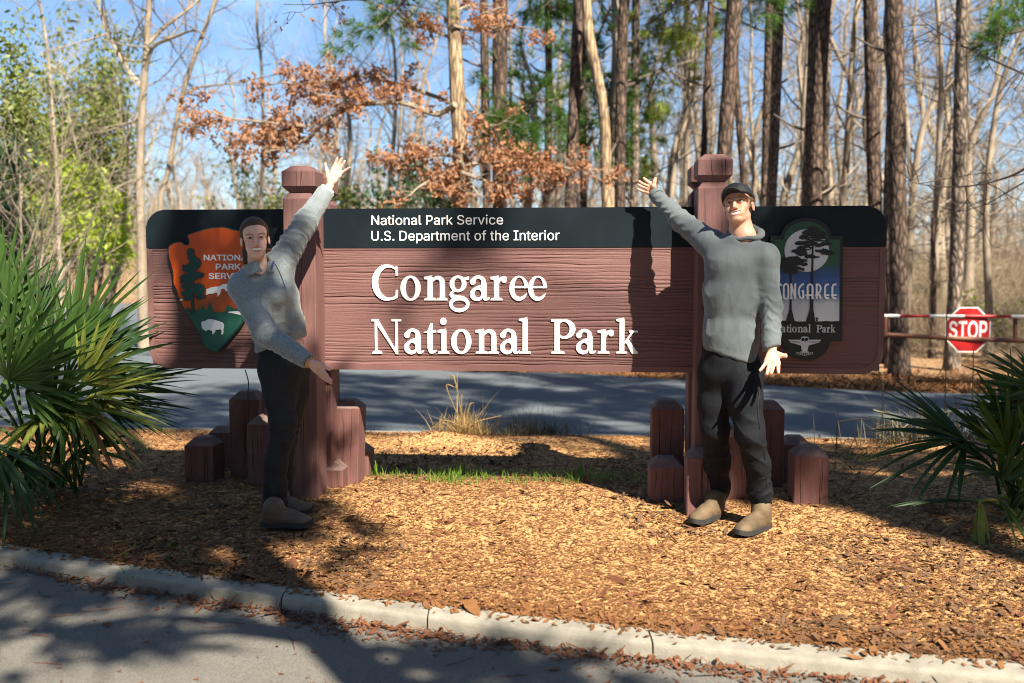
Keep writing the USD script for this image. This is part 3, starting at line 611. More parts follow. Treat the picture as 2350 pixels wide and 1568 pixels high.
# arrowhead emblem
def A(*pts): return np.array([to_sign((400 + x * .2168) / 1.06, (530 + y * .2168) / 1.06) for x, y in pts])
def Apoly(pts, smooth=0):
    p = A(*pts); return Polygon(catmull(p, smooth, True) if smooth else p).buffer(0)
arrow = [(75, 335), (110, 300), (150, 280), (215, 275), (245, 302), (285, 308), (303, 295), (298, 240), (285, 205), (330, 180), (420, 150), (520, 125), (600, 112), (700, 112), (780, 138), (860, 150), (905, 205), (890, 250), (896, 300), (950, 305), (1000, 280), (1060, 288), (1120, 335), (1110, 480), (1085, 560), (1072, 640), (1050, 740), (1015, 860), (980, 980), (930, 1090), (900, 1165), (830, 1260), (720, 1390), (640, 1480), (600, 1500), (545, 1484), (462, 1425), (430, 1310), (380, 1240), (330, 1150), (270, 1060), (200, 930), (165, 810), (130, 740), (125, 620), (95, 500), (75, 430)]
AR = Apoly(arrow, 3)
emb = UsdGeom.Xform.Define(stage, '/World/park_sign/arrowhead_emblem').GetPrim(); tag(emb, 'orange and green arrowhead emblem with bison')
sobj('backing', AR.buffer(0.004), -0.006, 0.030, 'emblem_dark_green', emb, smooth=25)
face = AR.buffer(-0.003)
lowz = [(0, 2000), (0, 1045), (240, 1045), (262, 1040), (288, 985), (300, 1020), (318, 1010), (318, 1045), (372, 1045), (390, 1035), (402, 1000), (420, 1025), (440, 1010), (460, 960), (490, 1035), (505, 1030), (540, 930), (585, 1050), (695, 1060), (715, 1020), (740, 965), (762, 1000), (775, 985), (800, 1020), (860, 1010), (1300, 1010), (1300, 2000)]
lowp = Apoly(lowz)
sobj('orange_face', face.difference(lowp), 0.0305, 0.036, 'emblem_orange', emb, smooth=25)
sobj('green_ground', face.intersection(lowp), 0.0305, 0.0385, 'emblem_green', emb, smooth=25)
mount = Apoly([(372, 910), (430, 930), (505, 875), (560, 850), (640, 870), (720, 800), (760, 760), (860, 800), (960, 880), (990, 1000), (860, 1012), (800, 1020), (775, 985), (762, 1000), (740, 965), (715, 1020), (695, 1058), (585, 1048), (540, 932), (505, 1028), (490, 1033), (460, 962), (440, 1012), (420, 1027), (402, 1002), (390, 1037), (372, 1043)])
sobj('mountain', mount.intersection(face), 0.0365, 0.0395, 'emblem_rust', emb)
snow = Apoly([(500, 865), (503, 800), (560, 778), (650, 768), (680, 748), (720, 740), (790, 770), (850, 800), (800, 830), (720, 822), (700, 795), (665, 800), (655, 850), (625, 885), (628, 845), (600, 840), (565, 855), (540, 850)])
sobj('snow', snow.intersection(face), 0.0392, 0.043, 'letter_white', emb)
tre = unary_union([Apoly([(345, 360), (362, 360), (362, 1045), (372, 1060), (318, 1060), (330, 1045)])] + [affinity.scale(Point(*A((x, y))[0]).buffer(1, 10), a * .2168 / 1.06 / FPX * 6.0, b * .2168 / 1.06 / FPX * 6.0) for x, y, a, b in ((320, 390, 45, 42), (335, 450, 45, 45), (400, 510, 38, 62), (275, 570, 42, 46), (340, 560, 58, 70), (430, 640, 50, 30), (270, 672, 62, 40), (350, 650, 78, 50), (240, 712, 34, 26), (290, 770, 66, 44), (290, 850, 66, 40), (420, 800, 70, 62), (430, 880, 60, 34), (330, 800, 60, 70), (290, 905, 60, 22))])
tp = np.array(tre.exterior.coords if tre.geom_type == 'Polygon' else max(tre.geoms, key=lambda g: g.area).exterior.coords)
tp = np.array(LineString(tp).segmentize(0.006).coords); jit = np.random.default_rng(3).normal(0, .0032, tp.shape); tre = Polygon(tp + jit).buffer(0)
sobj('tree_silhouette', tre.intersection(face), 0.0387, 0.044, 'emblem_dark_green', emb)
for lake in ([(193, 922), (255, 895), (260, 918), (215, 928)], [(740, 1060), (760, 1048), (850, 1045), (905, 1075), (900, 1090), (880, 1086)]):
    sobj('water', Apoly(lake).intersection(face), 0.0387, 0.041, 'letter_white', emb)
bison = Apoly([(448, 1175), (458, 1160), (490, 1155), (515, 1138), (550, 1132), (600, 1145), (660, 1165), (692, 1180), (698, 1215), (690, 1250), (692, 1275), (684, 1302), (668, 1302), (676, 1270), (660, 1245), (640, 1252), (610, 1255), (596, 1280), (578, 1302), (570, 1300), (572, 1272), (555, 1262), (525, 1250), (505, 1262), (490, 1270), (486, 1255), (466, 1248), (455, 1230), (450, 1200)], 2)
sobj('bison', bison, 0.0387, 0.046, 'letter_white', emb, smooth=25)
def atxt(txt, x0, x1, y, cap):
    f = lambda x, y: ((400 + x * .2168) / 1.06, (530 + y * .2168) / 1.06)
    (u0, v), (u1, _) = f(x0, y), f(x1, y); sans('letter', txt, u0, u1, v, cap * .2168 / 1.06, 'letter_white', emb, 0.0362, 0.004, True)
atxt('NATIONAL', 470, 1010, 478, 60); atxt('PARK', 605, 880, 580, 62); atxt('SERVICE', 525, 985, 685, 64)

# shield emblem on the right
def B_(*pts): return np.array([to_sign((1850 + x * .2423) / 1.06, (520 + y * .2423) / 1.06) for x, y in pts])
def Bpoly(pts, smooth=0): p = B_(*pts); return Polygon(catmull(p, smooth, True) if smooth else p).buffer(0)
arc = lambda cx, cy, rx, ry, a0, a1, n=24: [(cx + rx * math.cos(t), cy - ry * math.sin(t)) for t in np.linspace(a0, a1, n)]
sh = [(100, 232), (188, 232)] + arc(447, 232, 243, 180, PI - .12, .12) + [(700, 232), (806, 232), (798, 1268), (688, 1268)] + arc(447, 1268, 228, 195, -.05, -PI + .05) + [(205, 1268), (98, 1268)]
SH = Bpoly(sh)
em2 = UsdGeom.Xform.Define(stage, '/World/park_sign/shield_emblem').GetPrim(); tag(em2, 'black shield shaped emblem with moon, pines and owl')
sobj('edge', SH.buffer(.003), -0.006, 0.026, 'bare_wood', em2); sobj('plate', SH.buffer(.0045), 0.004, 0.034, 'emblem_black', em2, smooth=25)
zt_, z1_, z2_, zb_ = B_((450, 80))[0][1], B_((450, 575))[0][1], B_((450, 840))[0][1], B_((450, 1075))[0][1]
n = {'g': ('geometry', {}), 'x': ('separate_xyz', {}), 'nz': ('noise_texture', {'scale': 30.0, 'detail': 4.0}), 'ad': ('math', {'math_type': 'multiply_add', 'value2': 0.06, 'value3': -0.03}), 's': ('math', {'math_type': 'add'}),
     'r': ('map_range', {'from_min': zb_, 'from_max': zt_, 'to_min': 0.0, 'to_max': 1.0, 'clamp': True}),
     'c': ('rgb_ramp', {'ramp': [(0, (.55, .57, .6)), (.18, (.42, .47, .53)), (.27, (.06, .16, .36)), (.45, (.012, .055, .2)), (.54, (.012, .055, .1)), (.58, (.008, .06, .028)), (1, (.006, .05, .026))]}), 'p': ('principled_bsdf', {'roughness': 0.5})}
MATS['emblem_sky'] = usdkit.material(stage, '/World/Looks/emblem_sky', n, [('g.position', 'x.vector'), ('g.position', 'nz.vector'), ('nz.fac', 'ad.value1'), ('x.z', 's.value1'), ('ad.value', 's.value2'), ('s.value', 'r.value'), ('r.result', 'c.fac'), ('c.color', 'p.base_color')], surface='p.BSDF')
skyp = Bpoly([(122, 262), (218, 262)] + arc(447, 262, 225, 180, PI - .1, .1) + [(672, 262), (780, 262), (774, 1074), (700, 1078), (640, 1074), (560, 1080), (430, 1078), (360, 1080), (318, 1068), (250, 1070), (122, 1076)])
sobj('painted_sky', skyp, 0.0345, 0.037, 'emblem_sky', em2)
moon = Polygon(B_(*arc(450, 372, 222, 212, 0, 2 * PI, 60))).buffer(0); sobj('moon', moon, 0.0373, 0.040, 'emblem_silver', em2)
r = np.random.default_rng(8)
def canopy(blobs):
    g = unary_union([Polygon(B_(*arc(x, y, a, b, 0, 2 * PI, 14))).buffer(0) for x, y, a, b in blobs]); out = []
    for q in getattr(g, 'geoms', [g]):
        e = np.array(q.exterior.segmentize(0.005).coords); out.append(Polygon(e + r.normal(0, .0022, e.shape)).buffer(0))
    return unary_union(out)
tall = unary_union([Bpoly([(500, 300), (518, 300), (514, 700), (516, 960), (535, 1085), (440, 1085), (478, 960), (490, 700)]), canopy([(515, 160, 60, 26), (470, 190, 70, 30), (570, 200, 75, 30), (430, 240, 60, 26), (530, 245, 110, 32), (600, 265, 70, 22), (380, 300, 50, 22), (470, 300, 80, 30), (560, 320, 70, 20), (640, 305, 55, 20), (340, 378, 50, 18), (420, 350, 80, 28), (400, 400, 60, 30), (580, 375, 60, 16), (660, 395, 75, 26), (480, 430, 60, 22), (545, 438, 30, 14), (630, 375, 50, 20)]).difference(unary_union([Polygon(B_(*arc(x, y, a, b, 0, 2 * PI, 8))).buffer(0) for x, y, a, b in ((478, 232, 12, 4), (490, 256, 18, 4), (572, 192, 7, 5), (478, 302, 6, 4), (618, 264, 30, 5), (400, 322, 8, 4), (520, 330, 16, 6), (460, 352, 24, 7), (575, 355, 30, 5))]))])
sobj('tree_silhouette', tall, 0.0403, 0.043, 'emblem_black', em2)
small = unary_union([Bpoly([(282, 600), (300, 600), (298, 800), (300, 960), (330, 1085), (240, 1085), (276, 960), (284, 800)]), canopy([(320, 450, 70, 22), (260, 480, 70, 30), (390, 472, 70, 20), (330, 500, 80, 24), (420, 510, 40, 18), (250, 530, 70, 26), (340, 545, 60, 18), (270, 575, 70, 22), (230, 460, 50, 20), (200, 520, 50, 30), (310, 590, 60, 14), (400, 560, 30, 14)])])
sobj('tree_silhouette', small, 0.0403, 0.0425, 'emblem_black', em2)
sobj('figure', Bpoly([(540, 1078), (546, 1055), (532, 1052), (546, 1040), (552, 1034), (558, 1042), (570, 1052), (557, 1055), (560, 1078)]), 0.0373, 0.040, 'emblem_black', em2)
S_ = lambda pts, w=17: unary_union([LineString(B_(*p)).buffer(w * .2423 / 1.06 / FPX * 5.68 / 2, cap_style=2) for p in pts])
let = {'C': [arc(168, 735, 32, 32, .3, PI, 8) + [(136, 820)] + arc(168, 824, 32, 28, PI, 2 * PI - .3, 8)],
       'O': [arc(241, 735, 23, 30, 0, PI, 8) + [(218, 825)] + arc(241, 828, 23, 26, PI, 2 * PI, 8) + [(264, 735)]],
       'N': [[(293, 856), (293, 700)], [(293, 706), (332, 850)], [(332, 856), (332, 700)]],
       'G': [[(418, 704), (395, 716), (372, 745), (366, 790), (380, 838), (402, 848), (412, 838), (412, 775), (396, 775)]],
       'A': [[(456, 856), (456, 735)] + arc(480, 735, 24, 26, PI, 0, 8) + [(504, 856)], [(434, 816), (514, 816)]],
       'R': [[(546, 856), (546, 702)], [(546, 708), (570, 712), (588, 740), (580, 780), (548, 808)], [(552, 806), (575, 812), (588, 856)], [(530, 816), (560, 816)]],
       'E': [[(668, 708), (640, 712), (628, 740), (628, 825), (642, 846), (668, 850)], [(618, 816), (672, 816)]],
       'E2': [[(742, 708), (714, 712), (702, 740), (702, 825), (716, 846), (742, 850)], [(690, 816), (744, 816)]]}
for c, p in let.items(): sobj('letter', S_(p), 0.0403, 0.048, 'letter_white' if c else '', em2)
def small_word(txt, x0, x1, y, cap):
    (u0, v), (u1, _) = [((1850 + x * .2423) / 1.06, (520 + y * .2423) / 1.06) for x in (x0, x1)]
    its = word(txt); place_word('letter', its, u0, v, u1 - u0, em2, 0.0342, 0.003, 'emblem_silver')
small_word('National', 120, 492, 1186, 62); small_word('Park', 548, 736, 1188, 62)
owl = unary_union([Bpoly([(392, 1250), (402, 1234), (430, 1230), (460, 1234), (470, 1250), (472, 1290), (462, 1350), (452, 1372), (408, 1372), (396, 1340), (390, 1290)], 3), Bpoly([(266, 1262), (388, 1262), (392, 1318), (378, 1316), (330, 1300), (290, 1290)]), Bpoly([(594, 1262), (474, 1262), (468, 1318), (482, 1316), (530, 1300), (572, 1290)])])
owl = owl.difference(unary_union([Polygon(B_(*arc(x, y, 18, 18, 0, 2 * PI, 14))).buffer(0) for x, y in ((413, 1258), (448, 1258))])).difference(Bpoly([(424, 1272), (438, 1272), (431, 1286)])).difference(S_([[(280, 1276), (386, 1276)], [(310, 1290), (386, 1292)], [(580, 1276), (476, 1276)], [(550, 1290), (476, 1292)]], 4))
feath = unary_union([S_([[(x, 1376 + 3 * i), (x + (x - 430) * .22, 1392 + 3 * i)]], 8) for i, x in [(0, v) for v in range(398, 468, 9)]] + [S_([[(430 + 9.5 * (q - 5) * 2 - 6, yy - abs(q - 5) * 4.0), (430 + 9.5 * (q - 5) * 2 + 6, yy - abs(q - 5) * 4.0)]], 7) for yy in (1404, 1418) for q in range(1, 10)])
sobj('owl', unary_union([owl, feath]), 0.0342, 0.0385, 'emblem_silver', em2)

# posts: a front and a rear timber each, with a cut cap; drying cracks are real slits
def cracked(m, cracks):
    mf = m3.Manifold(m3.Mesh(np.asarray(m[0], np.float32), np.asarray(m[1], np.uint32)))
    for c in cracks:
        try: mf = mf - c
        except Exception: pass
    o = mf.to_mesh(); return np.array(o.vert_properties[:, :3], float), np.array(o.tri_verts, int)
def slit(x, y, z0, z1, w, d, seed, axis=0):
    """Thin jagged wedge cut into the face y (local -y face), running up from z0 to z1."""
    rr = np.random.default_rng(seed); zs_ = np.linspace(z0, z1, 9); xs_ = x + np.cumsum(rr.normal(0, .0022, 9)); ws = w * np.sin(np.linspace(.15, PI - .15, 9)) * rr.uniform(.6, 1, 9)
    pl = Polygon(np.vstack([np.column_stack([xs_ - ws / 2, zs_]), np.column_stack([xs_ + ws / 2, zs_])[::-1]])).buffer(0)
    v, f = extrude(pl, -d, d)
    if axis == 0: vv = np.column_stack([v[:, 0], y - v[:, 2] * 1.0, v[:, 1]])
    else: vv = np.column_stack([y + v[:, 2], v[:, 0], v[:, 1]])
    if np.linalg.det(np.array([[1, 0, 0], [0, 0, -1], [0, 1, 0]])) < 0: f = f[:, ::-1]
    t = trimesh.Trimesh(vv, f, process=True)
    if t.volume < 0: t.invert()
    return m3.Manifold(m3.Mesh(np.asarray(t.vertices, np.float32), np.asarray(t.faces, np.uint32)))
def prism(sections):
    """Square timber from (half size, z) sections with slightly eased corners."""
    vs, e = [], .12
    for hs, z in sections:
        c = hs * e * .5; vs += [(sx * (hs - (c if k else 0)), sy * (hs - (0 if k else c)), z) for sx, sy, k in ((1, -1, 0), (1, 1, 0), (1, 1, 1), (-1, 1, 1), (-1, 1, 0), (-1, -1, 0), (-1, -1, 1), (1, -1, 1))]
    vs = np.array(vs); n = 8; m = len(sections); f = []
    order = [0, 1, 2, 3, 4, 5, 6, 7]
    for i in range(m - 1):
        for j in range(n):
            a, b = i * n + j, i * n + (j + 1) % n; f += [(a, b, b + n), (a, b + n, a + n)]
    for j in range(1, n - 1): f += [(0, j + 1, j), ((m - 1) * n, (m - 1) * n + j, (m - 1) * n + j + 1)]
    t = trimesh.Trimesh(vs, f, process=True)
    if t.volume < 0: t.invert()
    return np.array(t.vertices), np.array(t.faces)
yaw_s = math.atan2(su[1], su[0])
def post(name, s, dep0, half, ztop, seed, capname, dz=0.0):
    """s along the sign, dep0 depth of the front face before the sign's face."""
    c = S0 + su * s + sn * (dep0 - half); R = rot([0, 0, 1], yaw_s)
    zc = ztop - .155; zb = -.3
    body = prism([(half, zb), (half, zc - .04), (half - .032, zc)])
    rr = np.random.default_rng(seed)
    cr = [slit(rr.uniform(-.6, .6) * half, -half, rr.uniform(-.1, 1.0), zc - rr.uniform(.0, .08), .0055, .03, seed * 10 + q) for q in range(2)] + [slit(rr.uniform(-.7, .7) * half, -half, rr.uniform(.0, .9), rr.uniform(1.0, 1.7), .004, .02, seed * 10 + 5 + q) for q in range(2)]
    v, f = cracked(body, cr); obj(name, (v @ R.T + c, f), 'post_brown', sign)
    hc = half + .004
    cap = prism([(half - .03, zc), (hc, zc + .034), (hc, ztop - .036), (hc - .045, ztop)])
    cr = [slit(rr.uniform(-.6, .6) * half, -hc, zc - .02, ztop + .02, .004, .02, seed * 10 + 7 + q) for q in range(3)]
    v, f = cracked(cap, cr); obj(capname, (v @ R.T + c, f), 'post_brown', sign)
def s_of(u, v, dep): return to_sign(u, v, dep)[0]
HP = .0955
s1, s2 = s_of(684.5, 450, .19), s_of(1640, 450, .19)
zt1, zt2 = to_sign(690, 384, .19)[1], to_sign(1645, 357, .19)[1]
post('front_post', s1, 2 * HP, HP, zt1 + .012, 3, 'post_cap'); post('front_post', s2, 2 * HP, HP, zt2 + .012, 4, 'post_cap')
post('rear_post', s1 + .012, -.090, HP, zt1 + .0, 5, 'post_cap'); post('rear_post', s2 - .012, -.090, HP, zt2 + .0, 6, 'post_cap')

# cut-off timbers round the foot of the posts
def timber(u0, u1, vt, y, half_d, label, yaw=None, lean=(0, 0), depth=None, seed=0, grp=None, side=None):
    """Front face between picture columns u0 and u1, top at row vt, front face at distance y."""
    a, b, t = at(u0, vt, y), at(u1, vt, y), at((u0 + u1) / 2, vt, y); half = np.linalg.norm(b - a) / 2; zt = t[2]
    c = np.array([t[0], y + half, 0]); z0 = float(bed_z(c[0], c[1]))
    th = thing('timber_stub', label, 'timber post', (c[0], c[1], z0), rotz=(yaw if yaw is not None else yaw_s), group=grp)
    h = zt - z0; bev = min(.05, half * .55)
    body = prism([(half, -.25), (half, h - bev), (half - .001, h - bev + .001)]); rr = np.random.default_rng(seed + 50)
    cr = [slit(rr.uniform(-.7, .7) * half, -half, rr.uniform(-.2, h * .3), h - bev + .0, .0045, .022, seed * 7 + q) for q in range(3)]
    v, f = cracked(body, cr); S = np.eye(3); S[0, 2], S[1, 2] = lean
    obj('shaft', (v @ S.T, f), 'timber_brown', th)
    top = prism([(half - .001, h - bev + .0012), (half * .52, h - .004), (half * .46, h)])
    obj('bevelled_top', (top[0] @ S.T, top[1]), 'timber_top', th)
timber(423.5, 492, 1007, 6.15, .1, 'low timber stub at the far left of the left post cluster', seed=1)
timber(526, 596, 901, 6.3, .1, 'tall dark timber stub left of the leaning woman', seed=2)
timber(568, 640, 957, 6.05, .1, 'middle height timber stub half hidden behind the left trouser leg', seed=3)
timber(480, 528, 981, 6.75, .1, 'low timber stub peeking out behind the far left stubs', seed=4)
timber(752, 822, 920, 6.1, .1, 'tall cracked timber stub with pale top right of the left post', seed=5, lean=(.03, 0))
timber(718, 790, 1062, 5.98, .1, 'lowest sunlit timber stub in front of the left post', seed=6)
timber(645, 713, 1037, 5.74, .1, 'timber stub right behind the woman legs with sunlit face', seed=7)
timber(786, 848, 1022, 6.42, .1, 'short timber stub behind the tall one right of the left post', seed=8)
timber(1500, 1574, 922, 5.98, .1, 'tall dark timber stub left of the right post', seed=9)
timber(1494, 1573, 1055, 5.66, .1, 'low timber stub in front of the tall one left of the right post', seed=10)
timber(1581, 1658, 1034, 5.4, .1, 'nearest timber stub right behind the front leg of the man', seed=11)
timber(1668, 1742, 985, 5.72, .1, 'timber stub seen between the legs of the man', seed=12)
timber(1738, 1804, 923, 6.05, .1, 'tall timber stub right of the trouser legs of the man', seed=13)
timber(1828, 1906, 1029, 5.62, .1, 'low timber stub at the far right of the right post cluster', seed=14)
timber(1800, 1866, 1005, 6.2, .1, 'short timber stub behind the far right one', seed=15)
for u, lab in ((563, 'thin dark wire rod hanging below the left sign end'), (597, 'bent wire rod beside the thigh of the woman')):
    a, b = at(u, 850, 6.05), at(u + 6, 905, 6.2); tag(obj('wire_rod', tube(catmull([a, (a + b) / 2 + [.012, 0, 0], b, b - [0, 0, .25]], 4), .0035, 6), 'emblem_black'), lab, 'wire')
# ------------------------------------------------------------------ people
M_tint('skin', 0.48, 0.07, 45.0, bump=0.12, bscale=400.0, bdist=0.001, sss=0.12)
M('eye_white', (0.42, 0.40, 0.39), 0.2, 0.02, 5.0); M('iris_dark', (0.03, 0.022, 0.016), 0.15, 0.1, 5.0); M('teeth', (0.85, 0.83, 0.78), 0.3, 0.02, 5.0)
M('hair_dark', (0.062, 0.034, 0.019), 0.6, 0.5, 60.0, stretch=(4, .6, 3), bump=0.7, bscale=120.0, bstretch=(4, .5, 2.5), bdist=0.004, spec=0.2)
M('hair_brown', (0.12, 0.062, 0.03), 0.5, 0.4, 60.0, bump=0.6, bscale=160.0, bdist=0.003)
M('fleece', (0.165, 0.195, 0.215), 0.95, 0.5, 210.0, detail=2.0, bump=0.5, bscale=170.0, bdist=0.004, sheen=0.3)
M('shirt_grey', (0.078, 0.096, 0.108), 0.85, 0.10, 420.0, detail=2.0, bump=0.13, bscale=14.0, bstretch=(3.2, 3.2, 1.1), bdist=0.02, sheen=0.15)
M('trouser_black', (0.0085, 0.010, 0.0135), 0.75, 0.2, 60.0, bump=0.22, bscale=26.0, bdist=0.012, spec=0.1)
M('trouser_charcoal', (0.021, 0.0225, 0.027), 0.75, 0.2, 60.0, bump=0.22, bscale=30.0, bdist=0.010, spec=0.12)
M('cap_black', (0.014, 0.017, 0.023), 0.7, 0.15, 60.0, bump=0.2, bscale=300.0, bdist=0.002)
M('black_trim', (0.010, 0.011, 0.013), 0.6, 0.1, 60.0)
M('label_blue', (0.02, 0.03, 0.20), 0.6, 0.1, 60.0)
M('boot_tan', (0.098, 0.068, 0.038), 0.7, 0.3, 16.0, detail=7.0, bump=0.25, bscale=70.0, bdist=0.004, dirt=((0.055, 0.04, 0.026), 9.0, 0.5, 0.75))
M('boot_brown', (0.085, 0.058, 0.040), 0.6, 0.25, 14.0, detail=7.0, bump=0.25, bscale=60.0, bdist=0.004, dirt=((0.05, 0.036, 0.027), 9.0, 0.5, 0.75))
M('boot_sole', (0.022, 0.022, 0.024), 0.8, 0.2, 40.0); M('boot_elastic', (0.06, 0.022, 0.016), 0.8, 0.2, 8.0, bump=0.6, bscale=200.0, bstretch=(1, 1, .1), bdist=0.003)
M('undershirt_white', (0.7, 0.7, 0.7), 0.8, 0.05, 50.0)

def head_sdf(q, man, bare=False):
    """q: points in the head's own frame (x to its left, -y forward, z up, eyes at z = 0)."""
    w = 1.04 if man else 1.0
    d = ell(q, (0, .014, .034), (.0735 * w, .092, .083))
    d = smin(d, ell(q, (0, -.044, .040), (.061 * w, .044, .05)), .03)
    d = smin(d, ell(q, (0, -.038, -.048), (.047 if not man else .049, .048, .063)), .03)
    for s in (-1, 1):
        if man: d = smin(d, cone(q, (s * .047, .004, -.058), (s * .018, -.071, -.098), .014, .015), .026)
        else: d = smin(d, cone(q, (s * .041, -.004, -.050), (s * .010, -.068, -.092), .013, .012), .030)
        d = smin(d, ell(q, (s * .0385 * w, -.060, -.026), (.020, .020, .017)), .028)
        d = smin(d, ell(q, (s * .030, -.070, -.055), (.016, .015, .021) if man else (.019, .0165, .023)), .02)
    d = smin(d, ell(q, (0, -.081, -.098), (.017 * w, .014, .012)), .018)
    if bare:
        return smin(d, chain(q, [(0, .018, -.070), (0, .030, -.130)], [.054, .053], .03), .02)
    if man: d = smin(d, cone(q, (-.032, -.083, .017), (.032, -.083, .017), .009, .009), .014)
    else: d = smin(d, cone(q, (-.03, -.080, .018), (.03, -.080, .018), .009, .009), .016)
    for s in (-1, 1): d = smax(d, -ell(q, (s * .0315, -.1005, .0005), (.0175, .019, .0105)), .014)
    d = smin(d, chain(q, [(0, -.084, .012), (0, -.097, -.014), (0, -.109 if man else -.1055, -.034 if man else -.032)], [.0075, .0085, .0105] if man else [.0065, .0070, .0086], .01), .012)
    for s in (-1, 1): d = smin(d, ell(q, (s * (.0125 if man else .0108), -.098 if man else -.0955, -.038 if man else -.036), (.0078, .0095, .0078) if man else (.0066, .0085, .0066)), .007)
    for s in (-1, 1): d = smax(d, -ell(q, (s * .0062, -.104, -.0455), (.0032, .0048, .0035)), .003)
    # lids round the eyeballs, opened by a lens
    for s in (-1, 1):
        c = np.array([s * .031, -.0785, 0.0])
        lid = np.linalg.norm(q - c, axis=1) - .0142
        op = ell(q, c + (0, -.012, -.0005), (.0128, .013, .0032 if not man else .0025))
        d = smin(d, lid, .004); d = smax(d, -op, .0012)
    # smiling mouth: lips round a lens that is cut in
    x = q[:, 0]; curve = -.0655 + 9.5 * x * x
    mz = q[:, 2] - curve; mw = .0290 if not man else .0315
    d = smin(d, ell(q, (0, -.083, -.066), (.032, .017, .019)), .014)
    yy = -.094 + 9.5 * x * x
    lipu = np.sqrt(((q[:, 2] - (curve + .0078 - 5.0 * x * x)) / 1.0) ** 2 + (q[:, 1] - yy) ** 2) - (.0034 * np.sqrt(np.clip(1 - (x / mw) ** 2, 0, 1)) + .0004)
    lipl = np.sqrt(((q[:, 2] - (curve - .0088 + 7 * x * x)) / 1.0) ** 2 + (q[:, 1] - yy) ** 2) - (.0042 * np.sqrt(np.clip(1 - (x / mw) ** 2, 0, 1)) + .0004)
    d = smin(d, np.minimum(lipu, lipl), .004)
    hgt = (.0080 if not man else .0074) * np.sqrt(np.clip(1 - (x / mw) ** 2, 0, 1))
    cut = np.maximum(np.maximum(np.abs(mz + .0006) - hgt, q[:, 1] + .060), np.abs(x) - mw)
    d = smax(d, -cut, .0012)
    for s in (-1, 1):
        Re = rot([0, 0, 1], -s * .30) @ rot([1, 0, 0], .2)
        e = ell(q, (s * .0765 * w, .014, -.010), (.0062, .0155, .0275), Re)
        e = smax(e, -ell(q, (s * .0815 * w, .011, -.008), (.005, .009, .018), Re), .004)
        d = smin(d, e, .007)
    d = smin(d, chain(q, [(0, .018, -.070), (0, .030, -.130), (0, .040, -.20)], [.054 * (1.1 if man else .93), .053 * (1.12 if man else .9), .060 * (1.15 if man else .9)], .03), .02)
    return d
def head_tint(q, man):
    base = np.array((.49, .285, .20)) if man else np.array((.59, .365, .285))
    c = np.repeat(base[None], len(q), 0)
    def blend(m, col): 
        m = np.clip(m, 0, 1)[:, None]; return c * (1 - m) + np.array(col) * m
    g = lambda p, r: np.exp(-(((q - np.array(p)) / np.array(r)) ** 2).sum(1))
    red = (.54, .22, .155) if man else (.62, .28, .22)
    for s in (-1, 1): c = blend(.55 * g((s * .044, -.07, -.030), (.02, .03, .016)), red)
    c = blend(.5 * g((0, -.11, -.034), (.014, .02, .014)), red)
    if man: c = blend(.35 * g((0, -.07, -.085), (.06, .06, .03)) + .25 * g((0, -.1, -.052), (.03, .02, .006)), (.24, .125, .085))
    x = q[:, 0]; curve = -.0655 + 9.5 * x * x; mw = .0290 if not man else .0315
    lip = (np.abs(x) < mw + .001) & (np.abs(q[:, 2] - curve + .001) < (.0135 if not man else .0125) * np.sqrt(np.clip(1.03 - (x / mw) ** 2, 0, 1)) + .001) & (q[:, 1] < -.062)
    c[lip] = (.42, .16, .135) if man else (.50, .15, .14)
    c[(np.abs(x) < mw - .001) & (q[:, 1] > -.0855) & (np.abs(q[:, 2] - curve) < .0065) & (q[:, 1] < -.055)] = (.05, .012, .01)
    for s in (-1, 1):
        bx = (x * s - .032) / .019; bz = q[:, 2] - (.0215 - .0045 * bx * bx + .0015 * bx)
        m = np.clip(1.6 - np.abs(bz) / .0030, 0, 1) * (np.abs(bx) < 1) * (q[:, 1] < -.05)
        c = blend(.85 * m, (.055, .028, .016) if not man else (.16, .08, .04))
        ez = np.sqrt(((x * s - .031) / .0135) ** 2 + ((q[:, 2]) / (.0062 if not man else .0054)) ** 2)
        c = blend(.9 * np.clip(1 - np.abs(ez - 1.0) / .28, 0, 1) * (q[:, 1] < -.07) * (q[:, 2] > -.001), (.03, .016, .012))
        c = blend(.22 * np.clip(1 - np.abs(ez - 1.5) / .5, 0, 1) * (q[:, 1] < -.06), mul(base, .6))
    return c
def hand_sdf(p, W, K, T, thumb, fr=.0088, out=None, curl=.0):
    """Wrist W; knuckles K and tips T of index .. little finger; thumb (base, joint, tip); out: the way the palm faces."""
    W = np.asarray(W); d = None; fs = (1.0, 1.04, 1.0, .86)
    n = unit(out)
    for k, (a, t, s) in enumerate(zip(K, T, fs)):
        a, t = np.asarray(a), np.asarray(t); L = np.linalg.norm(t - a)
        m1 = a + (t - a) * .46 - n * L * (.06 - curl * .0); m2 = a + (t - a) * .76 - n * L * .045
        f = chain(p, [a, m1, m2, t], [fr * s * 1.08, fr * s * .98, fr * s * .9, fr * s * .78], .004)
        b = cone(p, W + (a - W) * .12, a, fr * 1.75, fr * s * 1.3)
        g = smin(b, f, .006)
        d = g if d is None else smin(d, g, .0035)
    pal = cone(p, np.asarray(K[0]) * .75 + W * .25, np.asarray(K[3]) * .75 + W * .25, fr * 1.45, fr * 1.3)
    pal = smin(pal, cone(p, np.asarray(K[0]) * .4 + W * .6, np.asarray(K[3]) * .4 + W * .6, fr * 1.6, fr * 1.5), .012)
    d = smin(d, pal, .012)
    tb, tj, tt = map(np.asarray, thumb)
    d = smin(d, chain(p, [W + (tb - W) * .25, tb, tj, tt], [fr * 1.6, fr * 1.55, fr * 1.12, fr * .86], .006), .010)
    return d
